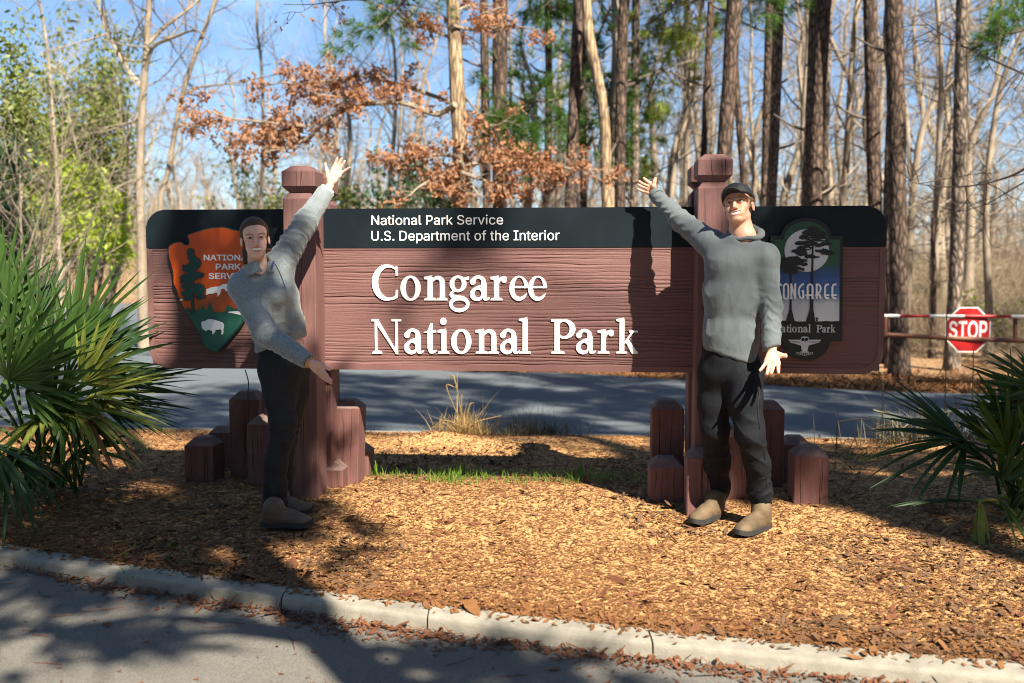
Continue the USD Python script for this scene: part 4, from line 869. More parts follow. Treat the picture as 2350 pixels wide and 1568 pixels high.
def eyes_teeth(parent, R, o, man):
    for s in (-1, 1):
        m = trimesh.creation.icosphere(2, .0125); e = obj('eye', ((np.array(m.vertices) + (s * .031, -.0785, 0)) @ R.T + o, m.faces), 'eye_white', parent, smooth=True)
        m = trimesh.creation.icosphere(2, .0071); v = np.array(m.vertices) * [1, .35, 1] + (s * .031 + (.0006 if man else -.0006), -.0897, .0)
        obj('iris', (v @ R.T + o, m.faces), 'iris_dark', e, smooth=True)
    mw = .0265; xs = np.linspace(-mw, mw, 25); mb = MB()
    for i in range(24):
        a, b = xs[i], xs[i + 1]; f = lambda x, z, k=0: (x, -.0926 + 9.0 * x * x + k, -.0655 + 9.5 * x * x + z)
        mb.add([f(a, -.0060), f(b, -.0060), f(b, .0066), f(a, .0066)], [(0, 1, 2), (0, 2, 3)])
    v, f = mb.get(); obj('teeth', (v @ R.T + o, f), 'teeth', parent)
def head_frame(eye_px, y, yaw, roll, pitch, k=.95):
    """Local -y forward. yaw > 0 turns the face towards the picture's right, roll > 0 tips the crown to the picture's left, pitch > 0 lifts the chin."""
    R = rot([0, 0, 1], yaw) @ rot([0, 1, 0], -roll) @ rot([1, 0, 0], -pitch) * 1.0
    R = R * k
    return R, at(*eye_px, y) - R @ np.array([0, -.082, 0])
def bbox(pts, pad): p = np.asarray(pts); return p.min(0) - pad, p.max(0) + pad
def skin_tint(v, base): return np.repeat(np.array(base)[None], len(v), 0)
CALM = []
def calm(v):
    m = np.ones(len(v))
    for p, r in CALM: m *= 1 - np.exp(-((v - p) ** 2).sum(1) / r ** 2) ** 1.0
    return m
def wrinkle(v, f, amp, freq, seed, stretch=(1, 1, 1), mask=None):
    n = vnormals(v, f); mask = calm(v) if mask is None else mask; k = meshkit.fbm(v * np.array(stretch) * freq, 3, seed) - .5
    k = (1 - np.abs(k) * 5).clip(-1, 1) * .5
    if mask is not None: k = k * mask
    return v + n * (amp * k)[:, None]
def folds(v, f, a, b, width, amp, freq, seed, twist=1.0):
    """Rings of creases round the line a-b, fading out over width."""
    a, b = np.asarray(a), np.asarray(b); ax = unit(b - a); t = (v - a) @ ax; rel = v - a - t[:, None] * ax; d = np.linalg.norm(rel, axis=1); L = np.linalg.norm(b - a)
    m = np.clip(1 - np.abs(t - L / 2) / (L / 2), 0, 1) ** .6 * np.clip(1.6 - d / width, 0, 1) ** .5 * (d < width * 1.6) * calm(v)
    ref = unit(np.cross(ax, [0.3, 1, .2])); ang = np.arctan2(rel @ np.cross(ax, ref), rel @ ref)
    ph = t * freq + twist * np.sin(ang + seed) + .8 * np.sin(2 * ang + seed * 2.1) + 2.5 * (meshkit.noise(np.stack([t * freq * .35, np.cos(ang) * 1.4, np.sin(ang) * 1.4 + seed], -1), seed) - .5)
    return v + vnormals(v, f) * (amp * m * (np.abs(np.sin(ph)) ** .7 * -1 + .6) * (.4 + .9 * meshkit.noise(np.stack([t * freq * .5, np.cos(ang) * 2, np.sin(ang) * 2], -1), seed + 5)))[:, None]
def boot_mesh(parent, toe, heel, ztop, ank, mat, h=.0042, width=.05, elastic=True, shaft_r=(.050, .056)):
    """A pull-on ankle boot from heel to toe on the ground, its shaft leading up to the ankle point ank."""
    toe, heel = np.asarray(toe, float), np.asarray(heel, float); L = np.linalg.norm((toe - heel)[:2]); fw = unit(np.append((toe - heel)[:2], 0)); sd = np.array([-fw[1], fw[0], 0]); z0 = min(toe[2], heel[2])
    o = np.append(heel[:2], z0); loc = lambda s, x, z: o + fw * s * L + sd * x + np.array([0, 0, z])
    top = np.asarray(ank, float)
    def f(p):
        q = np.column_stack([(p - o) @ fw / L, (p - o) @ sd, p[:, 2] - z0]); Q = q * [L, 1, 1]
        d = ell(Q, (.78 * L, 0, .026), (.24 * L, width * .92, .036))
        d = smin(d, ell(Q, (.52 * L, 0, .045), (.26 * L, width * .80, .050)), .035)
        d = smin(d, ell(Q, (.20 * L, 0, .040), (.20 * L, width * .76, .055)), .03)
        tl = np.array([(top - o) @ fw, (top - o) @ sd, top[2] - z0])
        d = smin(d, chain(Q, [(.23 * L, 0, .06), (.24 * L, 0, .10), tl], [.044, shaft_r[0], shaft_r[1]], .02), .035)
        d = smax(d, -(Q[:, 2] - .012), .004)
        ax = unit(tl - np.array([.23 * L, 0, .06])); d = smax(d, (Q - tl) @ ax + .010 * np.cos(((Q - tl)[:, 0]) / .05 * PI), .004)
        return d
    pts = np.array([loc(-.05, -width, -.01), loc(1.08, width, .12), loc(1.08, -width, 0), loc(-.05, width, 0), top + [.07, .07, .03], top - [.07, .07, .0]])
    V, F = nets(f, pts.min(0) - .02, pts.max(0) + .02, h)
    up = obj('boot', (wrinkle(V, F, .003, 26, 5), F), mat, parent, smooth=True)
    ts = np.linspace(0, 2 * PI, 40, endpoint=False); ol = []
    for t in ts:
        s = .5 + .535 * math.cos(t); wv = width * (.80 + .24 * sstep(.35, .75, s)) * abs(math.sin(t)) ** .62 * (1 if math.sin(t) > 0 else -1); ol.append((s * L, wv * .97))
    pl = Polygon(ol).buffer(0).buffer(.004)
    v, ff = extrude(pl, 0.0, .026); v = v.copy(); bend = .014 * np.clip((v[:, 0] / L - .8) / .25, 0, 1) ** 2
    V2 = o + fw * v[:, :1] + sd * v[:, 1:2] + np.array([0, 0, 1.0]) * (v[:, 2:3] + bend[:, None] - .004)
    obj('sole', (V2, ff), 'boot_sole', up, smooth=30)
    if elastic:
        for s in (-1, 1):
            mbq = MB(); tt = np.linspace(0, 1, 8); n = 8
            cs = np.array([loc(.24, 0, .075) * (1 - t) + (top - [0, 0, .012]) * t for t in tt]); vs = []
            for c, t in zip(cs, tt):
                hw = (.008 + .020 * t) / .056
                for a in np.linspace(-hw, hw, 5):
                    rr_ = (shaft_r[0] * (1 - t) + shaft_r[1] * t) + .0015 - .004 * (t < .1); vs.append(c + sd * s * rr_ * math.cos(a) + fw * rr_ * math.sin(a))
            k = np.array([(i * 5 + j, i * 5 + j + 1, (i + 1) * 5 + j + 1, (i + 1) * 5 + j) for i in range(n - 1) for j in range(4)])
            obj('elastic_panel', (np.array(vs), k if s > 0 else k[:, ::-1]), 'boot_elastic', up, smooth=True)
    bk = top - fw * (shaft_r[1] + .002) ; ft = top + fw * (shaft_r[1] + .002)
    for c in (bk, ft): obj('pull_tab', tube(catmull([c - [0, 0, .035], c + [0, 0, .012], c + [0, 0, .018] + (top - c) * .15, c + (top - c) * .2 - [0, 0, .02]], 4), .006, 6), 'boot_elastic', up, smooth=True)
    return up
# ---- the woman: bends towards the picture's left, one arm raised to the post, the other across her body
def make_woman():
    t = thing('person', 'person in grey fleece pullover bending sideways with one arm raised before left post', 'person')
    SK = (.59, .365, .285); skin = lambda v: skin_tint(v, SK)
    R, ho = head_frame((587, 546), 5.17, .31, .085, .03)
    zg = lambda x, y: float(bed_z(x, y)) + .012
    neck = at(596, 622, 5.25)
    pel, wai, rib, che = at(650, 812, 5.37), at(643, 752, 5.36), at(622, 690, 5.33), at(606, 645, 5.31)
    shR, elR, wrR = at(560, 660, 5.24), at(608, 764, 5.10), at(706, 829, 5.02)
    shL, elL, wrL = at(640, 612, 5.34), at(700, 511, 5.40), at(757, 427, 5.46)
    hipF, knF, anF = at(641, 850, 5.32), at(647, 985, 5.27), at(632, 1172, 5.31)
    hipR_, knR, anR = at(668, 845, 5.43), at(660, 975, 5.45), at(652, 1150, 5.50)
    yw = .30
    # body: limbs and neck at modest size under the clothes, head and hands in detail
    def body(p):
        d = slab(p, [pel, wai, rib, che], [.13, .108, .112, .105], [.10, .085, .095, .085], [yw + .5, yw + .25, yw, yw], .04)
        for a, b, c in ((shR, elR, wrR), (shL, elL, wrL)): d = smin(d, chain(p, [a, b, c], [.04, .034, .023], .02), .03)
        for a, b, c in ((hipF, knF, anF), (hipR_, knR, anR)): d = smin(d, chain(p, [a, b, c], [.07, .048, .034], .02), .03)
        return smin(d, chain(p, [che, neck, ho + R @ np.array([0, .03, -.12])], [.06, .05, .045], .03), .03)
    lo, hi = bbox([pel, che, shR, elR, wrR, wrL, anF, anR, neck], .10)
    b = nets(body, lo, hi, .012)
    hv, hf = nets(lambda q: head_sdf(q, False), (-.1, -.135, -.17), (.1, .125, .135), .0024)
    hc = head_tint(hv, False); head = (hv @ R.T + ho, hf)
    H = lambda u, v, y: at(u, v, y)
    yl = 5.46
    Wl = H(756.5, 427, yl)
    Kl = [H(764.5, 387, yl + .005), H(772.5, 386, yl + .008), H(779.5, 389, yl + .01), H(784.5, 396, yl + .012)]
    Tl = [H(774, 364, yl), H(784, 364.5, yl), H(791, 370.5, yl), H(802.5, 385, yl - .005)]
    lhand = nets(lambda p: hand_sdf(p, Wl, Kl, Tl, (H(752.5, 406, yl - .012), H(749, 390, yl - .02), H(746.6, 376, yl - .02)), .0083, unit([0, -1, 0])), *bbox(Kl + Tl + [Wl, elL * .15 + Wl * .85], .035), .0022)
    yr = 5.02
    Wr = H(704, 828, yr)
    Kr = [H(737, 842, yr - .035), H(737, 849, yr - .02), H(734, 853, yr - .005), H(729, 856, yr + .01)]
    Tr = [H(752, 862, yr - .085), H(760, 873, yr - .06), H(760, 880, yr - .035), H(754, 877, yr - .01)]
    rhand = nets(lambda p: hand_sdf(p, Wr, Kr, Tr, (H(728, 834, yr - .035), H(744, 840, yr - .05), H(756, 848, yr - .06)), .0083, unit([.2, -.6, .6])), *bbox(Kr + Tr + [Wr], .04), .0022)
    for g in (lhand, rhand): pass
    parts = [b, head, lhand, rhand]
    v, f = union(*parts)
    tint = skin(v); q = (v - ho) @ R / .95 ** 2; inh = (np.abs(q) < [.11, .14, .15]).all(1)
    tint[inh] = head_tint(q[inh], False)
    for Wp, Ts in ((Wl, Tl), (Wr, Tr)):
        for T in Ts: tint[np.linalg.norm(v - T, axis=1) < .02] = (.62, .33, .26)
    obj('body', (v, f), 'skin', t, smooth=True, tint=tint)
    eyes_teeth(t, R, ho, False)
    # hair: swept back from a high hairline, tied behind
    def hair(q):
        ye = np.interp(q[:, 2], [-.11, -.05, -.025, .0, .025, .05, .066, .080, .095], [.045, .032, .020, -.020, -.046, -.060, -.074, -.098, -.14]); e = q[:, 1] - ye + .010 * (meshkit.fbm(q * [55, 20, 55], 2, 8) - .5)
        th = -.006 + .0075 * sstep(-.006, .006, e) + .0075 * sstep(.0, .045, e) * sstep(-.085, -.03, q[:, 2])
        ear = ((np.abs(q[:, 0]) - .078) / .02) ** 2 + ((q[:, 1] - .016) / .020) ** 2 + ((q[:, 2] + .012) / .028) ** 2; th = th - .005 * np.exp(-ear * 1.6)
        d = head_sdf(q, False, True) - th
        d = smin(d, ell(q, (0, .112, .0), (.034, .030, .036)), .02); d = smin(d, ell(q, (-.046, .058, -.072), (.032, .034, .050)), .02); d = smin(d, ell(q, (-.060, .040, -.118), (.020, .022, .040)), .02)
        return d + .0005 * np.sin(q[:, 0] * 520 + 60 * q[:, 2] + 5 * np.sin(q[:, 2] * 50 + q[:, 1] * 40)) * (e > .004)
    v, f = nets(hair, (-.1, -.12, -.14), (.1, .15, .15), .0026); obj('hair', (v @ R.T + ho, f), 'hair_dark', t, smooth=True)
    # pullover
    hem = at(641, 792, 5.36); hn = unit(at(705, 768, 5.36) - at(580, 811, 5.36)); hup = unit(np.cross(hn, [0, 1, 0])); hup = hup if hup[2] > 0 else -hup
    cuffL, cuffR = at(750.5, 437, 5.455), at(706, 829, 5.02)
    aL, aR = unit(wrL - elL), unit(wrR - elR)
    def tors(p): return slab(p, [at(646, 822, 5.37), wai, rib, che, at(600, 622, 5.29)], [.150, .126, .140, .132, .075], [.118, .106, .122, .112, .075], [yw + .45, yw + .25, yw, yw, yw], .05, 2.2)
    def sweater(p):
        d = tors(p)
        d = smax(d, (hem - p) @ hup, .012)
        d = smin(d, ell(p, at(630, 676, 5.22), (.07, .055, .06)), .05); d = smin(d, ell(p, at(592, 684, 5.22), (.07, .055, .06)), .05)
        d = smin(d, chain(p, [che * .45 + shR * .55, shR, elR, wrR + aR * .03], [.085, .078, .062, .040], .03), .035)
        d = smin(d, chain(p, [che * .3 + shL * .7, shL, elL, wrL + aL * .03], [.088, .080, .060, .041], .03), .04)
        d = smax(d, (p - cuffL) @ aL, .006); d = smax(d, (p - cuffR) @ aR, .006)
        d = smax(d, -cone(p, neck, ho + R @ np.array([0, .0, -.14]), .055, .064), .008)
        return d
    CALM[:] = [(neck, .12), (cuffL, .05), (cuffR, .05)]
    lo, hi = bbox([pel - [0, 0, .05], che, shR, elR, wrR, wrL, neck], .13)
    v, f = nets(sweater, lo, hi, .0068); v, f = taubin(v, f, 4)
    v = folds(v, f, shL, elL + (wrL - elL) * .3, .11, .012, 85, 3); v = folds(v, f, elR - aR * .14, wrR, .085, .008, 70, 5); v = folds(v, f, rib, pel, .2, .008, 42, 7, 2.0)
    v = wrinkle(v, f, .010, 9, 11, (1, 1, .8))
    sw = obj('pullover', (v, f), 'fleece', t, smooth=True)
    def band(nm, c, ax, r, w, th, mat, par):
        m = nets(lambda p: smax(np.abs(np.linalg.norm((p - c) - ((p - c) @ ax)[:, None] * ax, axis=1) - r) - th, np.abs((p - c) @ ax) - w, .003), *bbox([c], r + w + .02), .0035); obj(nm, m, mat, par, smooth=True)
    band('cuff', cuffL - aL * .010, aL, .0405, .012, .0035, 'black_trim' if False else 'fleece', sw); band('cuff', cuffR - aR * .010, aR, .0405, .012, .0035, 'fleece', sw)
    # stand collar, open at the front; half zip; cuff; label
    cu = unit(ho + R @ np.array([0, .02, -.11]) - neck + np.array([0, .01, 0])); c0 = neck + np.array([0, -.004, -.012]) - cu * .03
    opn = unit(at(627, 612, 5.1) - at(600, 612, 5.25)); sd_ = unit(np.cross(cu, opn))
    def collar(p):
        q = p - c0; h = q @ cu; rad = np.linalg.norm(q - h[:, None] * cu, axis=1); rr_ = .083 - .012 * np.clip(h / .09, 0, 1) + .010 * sstep(.055, .085, h)
        d = smax(np.abs(rad - rr_) - .0055, np.abs(h - .036) - .036 - .006 * (q @ -opn) / .08, .006)
        wedge = np.abs(q @ sd_) - .010 - .30 * np.clip(h - .005, 0, 1); return smax(d, -np.maximum(wedge, -(q @ opn)), .006)
    v, f = nets(collar, *bbox([c0, c0 + cu * .09], .115), .0042); obj('collar', (v, f), 'fleece', sw, smooth=True)
    def on_front(u, v_):                               # nearest front point of the pullover under a picture point
        d = ray(u, v_); d = d / np.linalg.norm(d); s = np.linspace(4.7, 5.6, 500); P = EYE + d * s[:, None]; k = np.argmax(sweater(P) < .001); return P[k] - d * .006
    zp = np.array([on_front(u, w) for u, w in ((628, 601), (636, 614), (643, 628), (648, 640), (652, 652), (655, 662))])
    obj('zip', tube(catmull(zp, 4), .0017, 6), 'black_trim', sw, smooth=True)
    a, b_, c, d = (on_front(u, w) - [0, .026, 0] for u, w in ((624, 613), (629, 615), (632.5, 600), (629, 599))); obj('label', (np.array([a, b_, c, d]), [(0, 1, 2, 3)]), 'label_blue', sw)
    m = nets(lambda p: np.maximum(np.maximum(cone(p, elL, wrL + aL * .1, .05, .036), (p - cuffL) @ aL - .012), -((p - cuffL) @ aL + .015)), *bbox([cuffL], .07), .004); obj('undershirt_cuff', m, 'undershirt_white', t, smooth=True)
    m = nets(lambda p: np.abs(np.maximum(cone(p, elR, wrR + aR * .1, .03, .0315), np.abs((p - cuffR) @ aR - .012) - .002)) - .0015, *bbox([cuffR], .05), .0022); obj('bracelet', m, 'bare_wood', t, smooth=True)
    # trousers, belt line under the hem
    def trous(p):
        d = slab(p, [at(645, 790, 5.38), at(650, 842, 5.37)], [.128, .142], [.102, .125], [yw + .5, yw + .8], .04)
        d = smin(d, chain(p, [hipF, at(641, 905, 5.30), at(650, 968, 5.27), at(647, 1003, 5.27), at(632, 1062, 5.29), at(631, 1115, 5.30), at(631, 1182, 5.305)], [.105, .088, .070, .062, .062, .062, .072], .03), .05)
        d = smin(d, chain(p, [hipR_, at(672, 900, 5.43), at(662, 968, 5.44), at(656, 1010, 5.45), at(650, 1080, 5.48), at(648, 1160, 5.50)], [.105, .084, .066, .058, .055, .058], .03), .035)
        d = smax(d, p[:, 2] - (at(645, 800, 5.37)[2] + .07), .01)
        return smax(d, -(p[:, 2] - .075), .008)
    CALM[:] = []
    lo, hi = bbox([at(645, 790, 5.38), anF, anR, hipF, hipR_], .17)
    v, f = nets(trous, lo, hi, .007); v, f = taubin(v, f, 3)
    v = folds(v, f, at(648, 925, 5.3), at(642, 1045, 5.28), .10, .010, 60, 13, 1.6); v = folds(v, f, at(632, 1090, 5.3), at(632, 1185, 5.3), .09, .008, 55, 15, 1.4); v = folds(v, f, at(665, 930, 5.44), at(652, 1060, 5.46), .08, .008, 55, 16)
    v = wrinkle(v, f, .006, 11, 17, (1, 1, .5)); obj('trousers', (v, f), 'trouser_charcoal', t, smooth=True)
    zf, zr = zg(-1.4, 5.31), zg(-1.35, 5.5)
    boot_mesh(t, onz(714, 1206, zf), onz(602, 1206, zf), 0, at(631, 1164, 5.32), 'boot_brown', width=.049, elastic=False)
    boot_mesh(t, onz(714.5, 1176, zr), onz(610, 1182, zr), 0, at(646, 1136, 5.50), 'boot_brown', width=.049, elastic=False)
make_woman()

# ---- the man: both arms out, one raised to the sign, feet turned to the picture's left
def make_man():
    t = thing('person', 'person in grey long sleeved shirt and black cap spreading both arms at right post', 'person')
    SK = (.49, .285, .20)
    R, ho = head_frame((1686.5, 464), 5.12, -.43, .13, .2)
    zg = lambda x, y: float(bed_z(x, y)) + .012
    neck = at(1708, 545, 5.17)
    pel, wai, rib, che = at(1675, 845, 5.22), at(1678, 760, 5.20), at(1682, 680, 5.19), at(1690, 605, 5.19)
    shR, elR, wrR = at(1634, 562, 5.27), at(1563, 507, 5.43), at(1503, 446, 5.635)
    shL, elL, wrL = at(1755, 592, 5.11), at(1769, 700, 5.10), at(1771, 806, 4.99)
    hR, kR, aR_ = at(1645, 860, 5.27), at(1641, 985, 5.27), at(1652, 1140, 5.46)
    hL, kL, aL_ = at(1709, 862, 5.18), at(1728, 1000, 5.12), at(1747, 1166, 5.21)
    yw = -.33
    def body(p):
        d = slab(p, [pel, wai, rib, che], [.125, .115, .135, .14], [.09, .085, .10, .09], [yw, yw, yw, yw], .04)
        for a, b, c in ((shR, elR, wrR), (shL, elL, wrL)): d = smin(d, chain(p, [a, b, c], [.05, .04, .026], .02), .03)
        for a, b, c in ((hR, kR, aR_), (hL, kL, aL_)): d = smin(d, chain(p, [a, b, c], [.08, .055, .038], .02), .03)
        return smin(d, chain(p, [che, neck, ho + R @ np.array([0, .03, -.12])], [.07, .058, .056], .03), .04)
    lo, hi = bbox([pel, che, shR, wrR, wrL, aL_, aR_, neck], .10)
    b = nets(body, lo, hi, .012)
    hv, hf = nets(lambda q: head_sdf(q, True), (-.105, -.135, -.17), (.105, .125, .135), .0024); head = (hv @ R.T + ho, hf)
    H = at; y1 = 5.64
    W1 = H(1502, 446, y1)
    K1 = [H(1492, 421, y1 - .015), H(1488, 427, y1 - .01), H(1485.5, 433, y1 - .005), H(1484, 441, y1)]
    T1 = [H(1477.5, 409.5, y1 - .02), H(1467, 416.5, y1 - .005), H(1465.5, 424.5, y1 + .0), H(1464.5, 434.5, y1 + .005)]
    h1 = nets(lambda p: hand_sdf(p, W1, K1, T1, (H(1500, 427, y1 - .03), H(1502, 417, y1 - .035), H(1504, 409.5, y1 - .03)), .0092, unit([.1, -.8, .5])), *bbox(K1 + T1 + [W1], .04), .0022)
    y2 = 4.985
    W2 = H(1770, 806, y2)
    K2 = [H(1786, 834, y2 - .05), H(1775.5, 837, y2 - .055), H(1765.5, 837.5, y2 - .05), H(1757, 834, y2 - .04)]
    T2 = [H(1786.5, 855, y2 - .10), H(1769.5, 857, y2 - .115), H(1760, 858.5, y2 - .105), H(1744, 850.5, y2 - .09)]
    h2 = nets(lambda p: hand_sdf(p, W2, K2, T2, (H(1790, 816, y2 - .03), H(1803, 817, y2 - .045), H(1818, 819, y2 - .05)), .0096, unit([0, -.75, .65])), *bbox(K2 + T2 + [W2], .045), .0022)
    v, f = union(b, head, h1, h2)
    tint = skin_tint(v, SK); q = (v - ho) @ R / .95 ** 2; inh = (np.abs(q) < [.12, .14, .15]).all(1); tint[inh] = head_tint(q[inh], True)
    for Ts, W in ((T1, W1), (T2, W2)):
        near = np.linalg.norm(v - W, axis=1) < .2; tint[near] = (.53, .31, .22)
        for T in Ts: tint[np.linalg.norm(v - T, axis=1) < .018] = (.56, .27, .20)
    obj('body', (v, f), 'skin', t, smooth=True, tint=tint)
    eyes_teeth(t, R, ho, True)
    def hair(q):
        ye = np.interp(q[:, 2], [-.10, -.075, -.045, -.02, .01, .05, .09], [.06, .035, .028, -.004, -.022, -.036, -.05]); e = q[:, 1] - ye
        th = -.008 + .010 * sstep(-.006, .008, e) + .005 * sstep(.0, .03, e)
        ear = ((np.abs(q[:, 0]) - .080) / .02) ** 2 + ((q[:, 1] - .016) / .019) ** 2 + ((q[:, 2] + .012) / .027) ** 2; th = th - .02 * np.exp(-ear * 1.3)
        th = th + .006 * np.exp(-((q[:, 1] - .012) / .03) ** 2 - ((q[:, 2] - .022) / .014) ** 2) + .006 * np.exp(-((q[:, 1] - .045) / .02) ** 2 - ((q[:, 2] + .035) / .03) ** 2)
        d = head_sdf(q, True, True) - th
        return smax(d, q[:, 2] - .06, .006) + .009 * (meshkit.fbm(q * [140, 140, 80], 2, 3) - .5)
    v, f = nets(hair, (-.12, -.07, -.12), (.12, .15, .08), .0028); obj('hair', (v @ R.T + ho, f), 'hair_brown', t, smooth=True)
    # cap: crown, curved brim, dark patch and button
    def crown(q):
        d = ell(q, (0, .010, .040), (.0865, .104, .090)); d = smin(d, ell(q, (0, -.04, .062), (.068, .056, .052)), .03)
        seam = .0012 * np.abs(np.sin(3 * np.arctan2(q[:, 0], q[:, 1] - .01))) 
        return smax(d, -(q[:, 2] - .034 + .16 * np.clip(q[:, 1], -.1, 1)), .004) + seam
    v, f = nets(crown, (-.11, -.13, .0), (.11, .14, .15), .003); v = v * [1.05, 1.04, 1.0]; cap = obj('cap', (v @ R.T + ho, f), 'cap_black', t, smooth=True)
    nx, ny = 21, 9; vs = []
    for side_ in (0, 1):
        for j_ in range(ny):
            for i_ in range(nx):
                a = (i_ / (nx - 1) - .5) * 2; tt = j_ / (ny - 1); x = a * .072; edge = math.sqrt(max(0, 1 - a * a))
                y0 = .010 - .102 * math.sqrt(max(0.02, 1 - (x / .0885) ** 2)) + .010
                y = y0 - tt * (.078 * edge ** .7 + .002); z = .058 - 7.0 * x * x * (1 + .25 * tt) + .02 * (y0 - y) + (.0 if side_ == 0 else -.003)
                vs.append((x, y, z))
    k = [(j_ * nx + i_, j_ * nx + i_ + 1, (j_ + 1) * nx + i_ + 1, (j_ + 1) * nx + i_) for j_ in range(ny - 1) for i_ in range(nx - 1)]; nn = nx * ny
    fq = [c[::-1] for c in k] + [tuple(x + nn for x in c) for c in k]
    for i_ in range(nx - 1): a = (ny - 1) * nx + i_; fq.append((a, a + nn, a + nn + 1, a + 1))
    obj('brim', (np.array(vs) * [1.06, 1.06, 1] @ R.T + ho, fq), 'cap_black', cap, smooth=40)
    pt = []
    for x in np.linspace(-.026, .026, 7):
        for z in np.linspace(.078, .108, 5):
            P = np.array([[x, yy, z] for yy in np.linspace(-.14, 0, 300)]); kx = np.argmax(crown(P) < 0); pt.append(P[kx] + [0, -.0022, .001])
    kq_ = [(i_ * 5 + j_, (i_ + 1) * 5 + j_, (i_ + 1) * 5 + j_ + 1, i_ * 5 + j_ + 1) for i_ in range(6) for j_ in range(4)]
    obj('patch', (np.array(pt) * [1.05, 1.045, 1] @ R.T + ho, kq_), 'black_trim', cap, smooth=True)
    m = trimesh.creation.icosphere(2, .007); obj('button', ((np.array(m.vertices) + (0, .008, .132)) @ R.T + ho, m.faces), 'cap_black', cap, smooth=True)
    # shirt
    cR, cL = at(1503, 444.5, 5.63), at(1772, 800, 5.0); aR, aL = unit(wrR - elR), unit(unit(wrL - elL) + np.array([0.42, .0, .0]))
    hp = at(1672, 818, 5.2); hs = unit(at(1745, 838, 5.13) - at(1600, 790, 5.3)); hu = unit(np.cross(hs, [0, 1, 0])); hu = hu if hu[2] > 0 else -hu
    def shirt(p):
        d = slab(p, [at(1674, 850, 5.21), wai, rib, che, at(1700, 565, 5.18)], [.150, .131, .141, .149, .10], [.106, .098, .108, .106, .078], [yw] * 5, .05, 2.3)
        d = smax(d, (hp - p) @ hu, .008)
        d = smin(d, chain(p, [che * .5 + shL * .5, shL, elL, wrL + unit(wrL - elL) * .05], [.085, .072, .051, .041], .03), .03)
        d = smin(d, chain(p, [che * .45 + shR * .55, shR, elR, wrR + aR * .05], [.088, .072, .050, .035], .03), .035)
        d = smax(d, (p - cR) @ aR, .005); d = smax(d, (p - cL) @ aL, .005)
        return smax(d, -cone(p, neck + [0, 0, -.02], neck + [0, -.02, .15], .070, .075), .010)
    CALM[:] = [(neck, .14), (cR, .05), (cL, .06)]
    lo, hi = bbox([pel - [0, 0, .02], che, shR, wrR, shL, elL, wrL, neck], .13)
    v, f = nets(shirt, lo, hi, .0068); v, f = taubin(v, f, 4)
    v = folds(v, f, elR - aR * .2, wrR, .08, .012, 50, 23, 2.2); v = folds(v, f, elL - [0, 0, -.12], wrL + [0, 0, .0], .08, .010, 55, 25, 1.6); v = folds(v, f, che, pel, .24, .010, 17, 27, 2.4)
    ax = unit(at(1745, 820, 5.13) - at(1640, 640, 5.25)); v = wrinkle(v, f, .013, 5.5, 29, (1.2, 1.2, .5)); v = wrinkle(v, f, .0035, 13, 31, (1.2, 1.2, .4))
    sh_ = obj('shirt', (v, f), 'shirt_grey', t, smooth=True)
    for c, ax, r in ((cR - unit(wrR - elR) * .014, unit(wrR - elR), .0375),):
        m = nets(lambda p: smax(np.abs(np.linalg.norm((p - c) - ((p - c) @ ax)[:, None] * ax, axis=1) - r) - .0035, np.abs((p - c) @ ax) - .016, .003), *bbox([c], .07), .0035); obj('cuff', m, 'shirt_grey', sh_, smooth=True)
    def on_shirt(u, w):
        d = ray(u, w); d = d / np.linalg.norm(d); s_ = np.linspace(4.6, 5.6, 600); P = EYE + d * s_[:, None]; k = np.argmax(shirt(P) < .002); return P[k] - d * .004
    # hood lying round the neck
    rows = []; hcx = neck + np.array([.006, .012, .012])
    for a in np.linspace(0, 2 * PI, 48, endpoint=False):
        bk = .5 - .5 * math.cos(a)                      # 0 at the throat, 1 at the nape
        c = hcx + np.array([math.sin(a) * .084, -math.cos(a) * .078, .0]) @ rot([0, 0, 1], yw).T + [0, 0, .024 * bk - .022 * (1 - bk) + .004 * math.sin(5 * a)]
        rr_ = .009 + .015 * bk; o = unit((c - hcx) * [1, 1, 0])
        rows.append([c + o * rr_ * math.cos(b_) * 1.15 + np.array([0, 0, 1.0]) * rr_ * math.sin(b_) * (1.1 + .5 * bk) for b_ in np.linspace(0, 2 * PI, 12, endpoint=False)])
    RR = np.array(rows); n1, n2 = RR.shape[:2]; i, j = np.meshgrid(np.arange(n1), np.arange(n2), indexing='ij')
    qd = np.stack([i * n2 + j, ((i + 1) % n1) * n2 + j, ((i + 1) % n1) * n2 + (j + 1) % n2, i * n2 + (j + 1) % n2], -1).reshape(-1, 4)
    hv_ = RR.reshape(-1, 3); mh = trimesh.Trimesh(hv_, np.vstack([qd[:, [0, 1, 2]], qd[:, [0, 2, 3]]]), process=False)
    ff = np.array(mh.faces) if mh.volume > 0 else np.array(mh.faces)[:, ::-1]
    obj('hood', (wrinkle(hv_, ff, .006, 22, 33), ff), 'shirt_grey', sh_, smooth=True)
    # trousers
    def trous(p):
        d = slab(p, [at(1675, 800, 5.22), at(1676, 850, 5.22)], [.146, .152], [.105, .116], [yw, yw], .04)
        d = smin(d, chain(p, [hR, at(1640, 925, 5.27), at(1640, 985, 5.27), at(1645, 1060, 5.37), at(1651, 1112, 5.44), at(1652, 1130, 5.46)], [.100, .086, .074, .066, .060, .052], .03), .05)
        d = smin(d, chain(p, [hL, at(1710, 925, 5.14), at(1722, 1000, 5.11), at(1738, 1062, 5.16), at(1745, 1130, 5.20), at(1748, 1162, 5.215)], [.100, .086, .074, .064, .058, .048], .03), .035)
        d = smax(d, p[:, 2] - (at(1675, 790, 5.2)[2]), .01)
        lowl = np.where(p[:, 0] > at(1698, 1100, 5.2)[0], at(1748, 1168, 5.215)[2], at(1652, 1133, 5.46)[2])
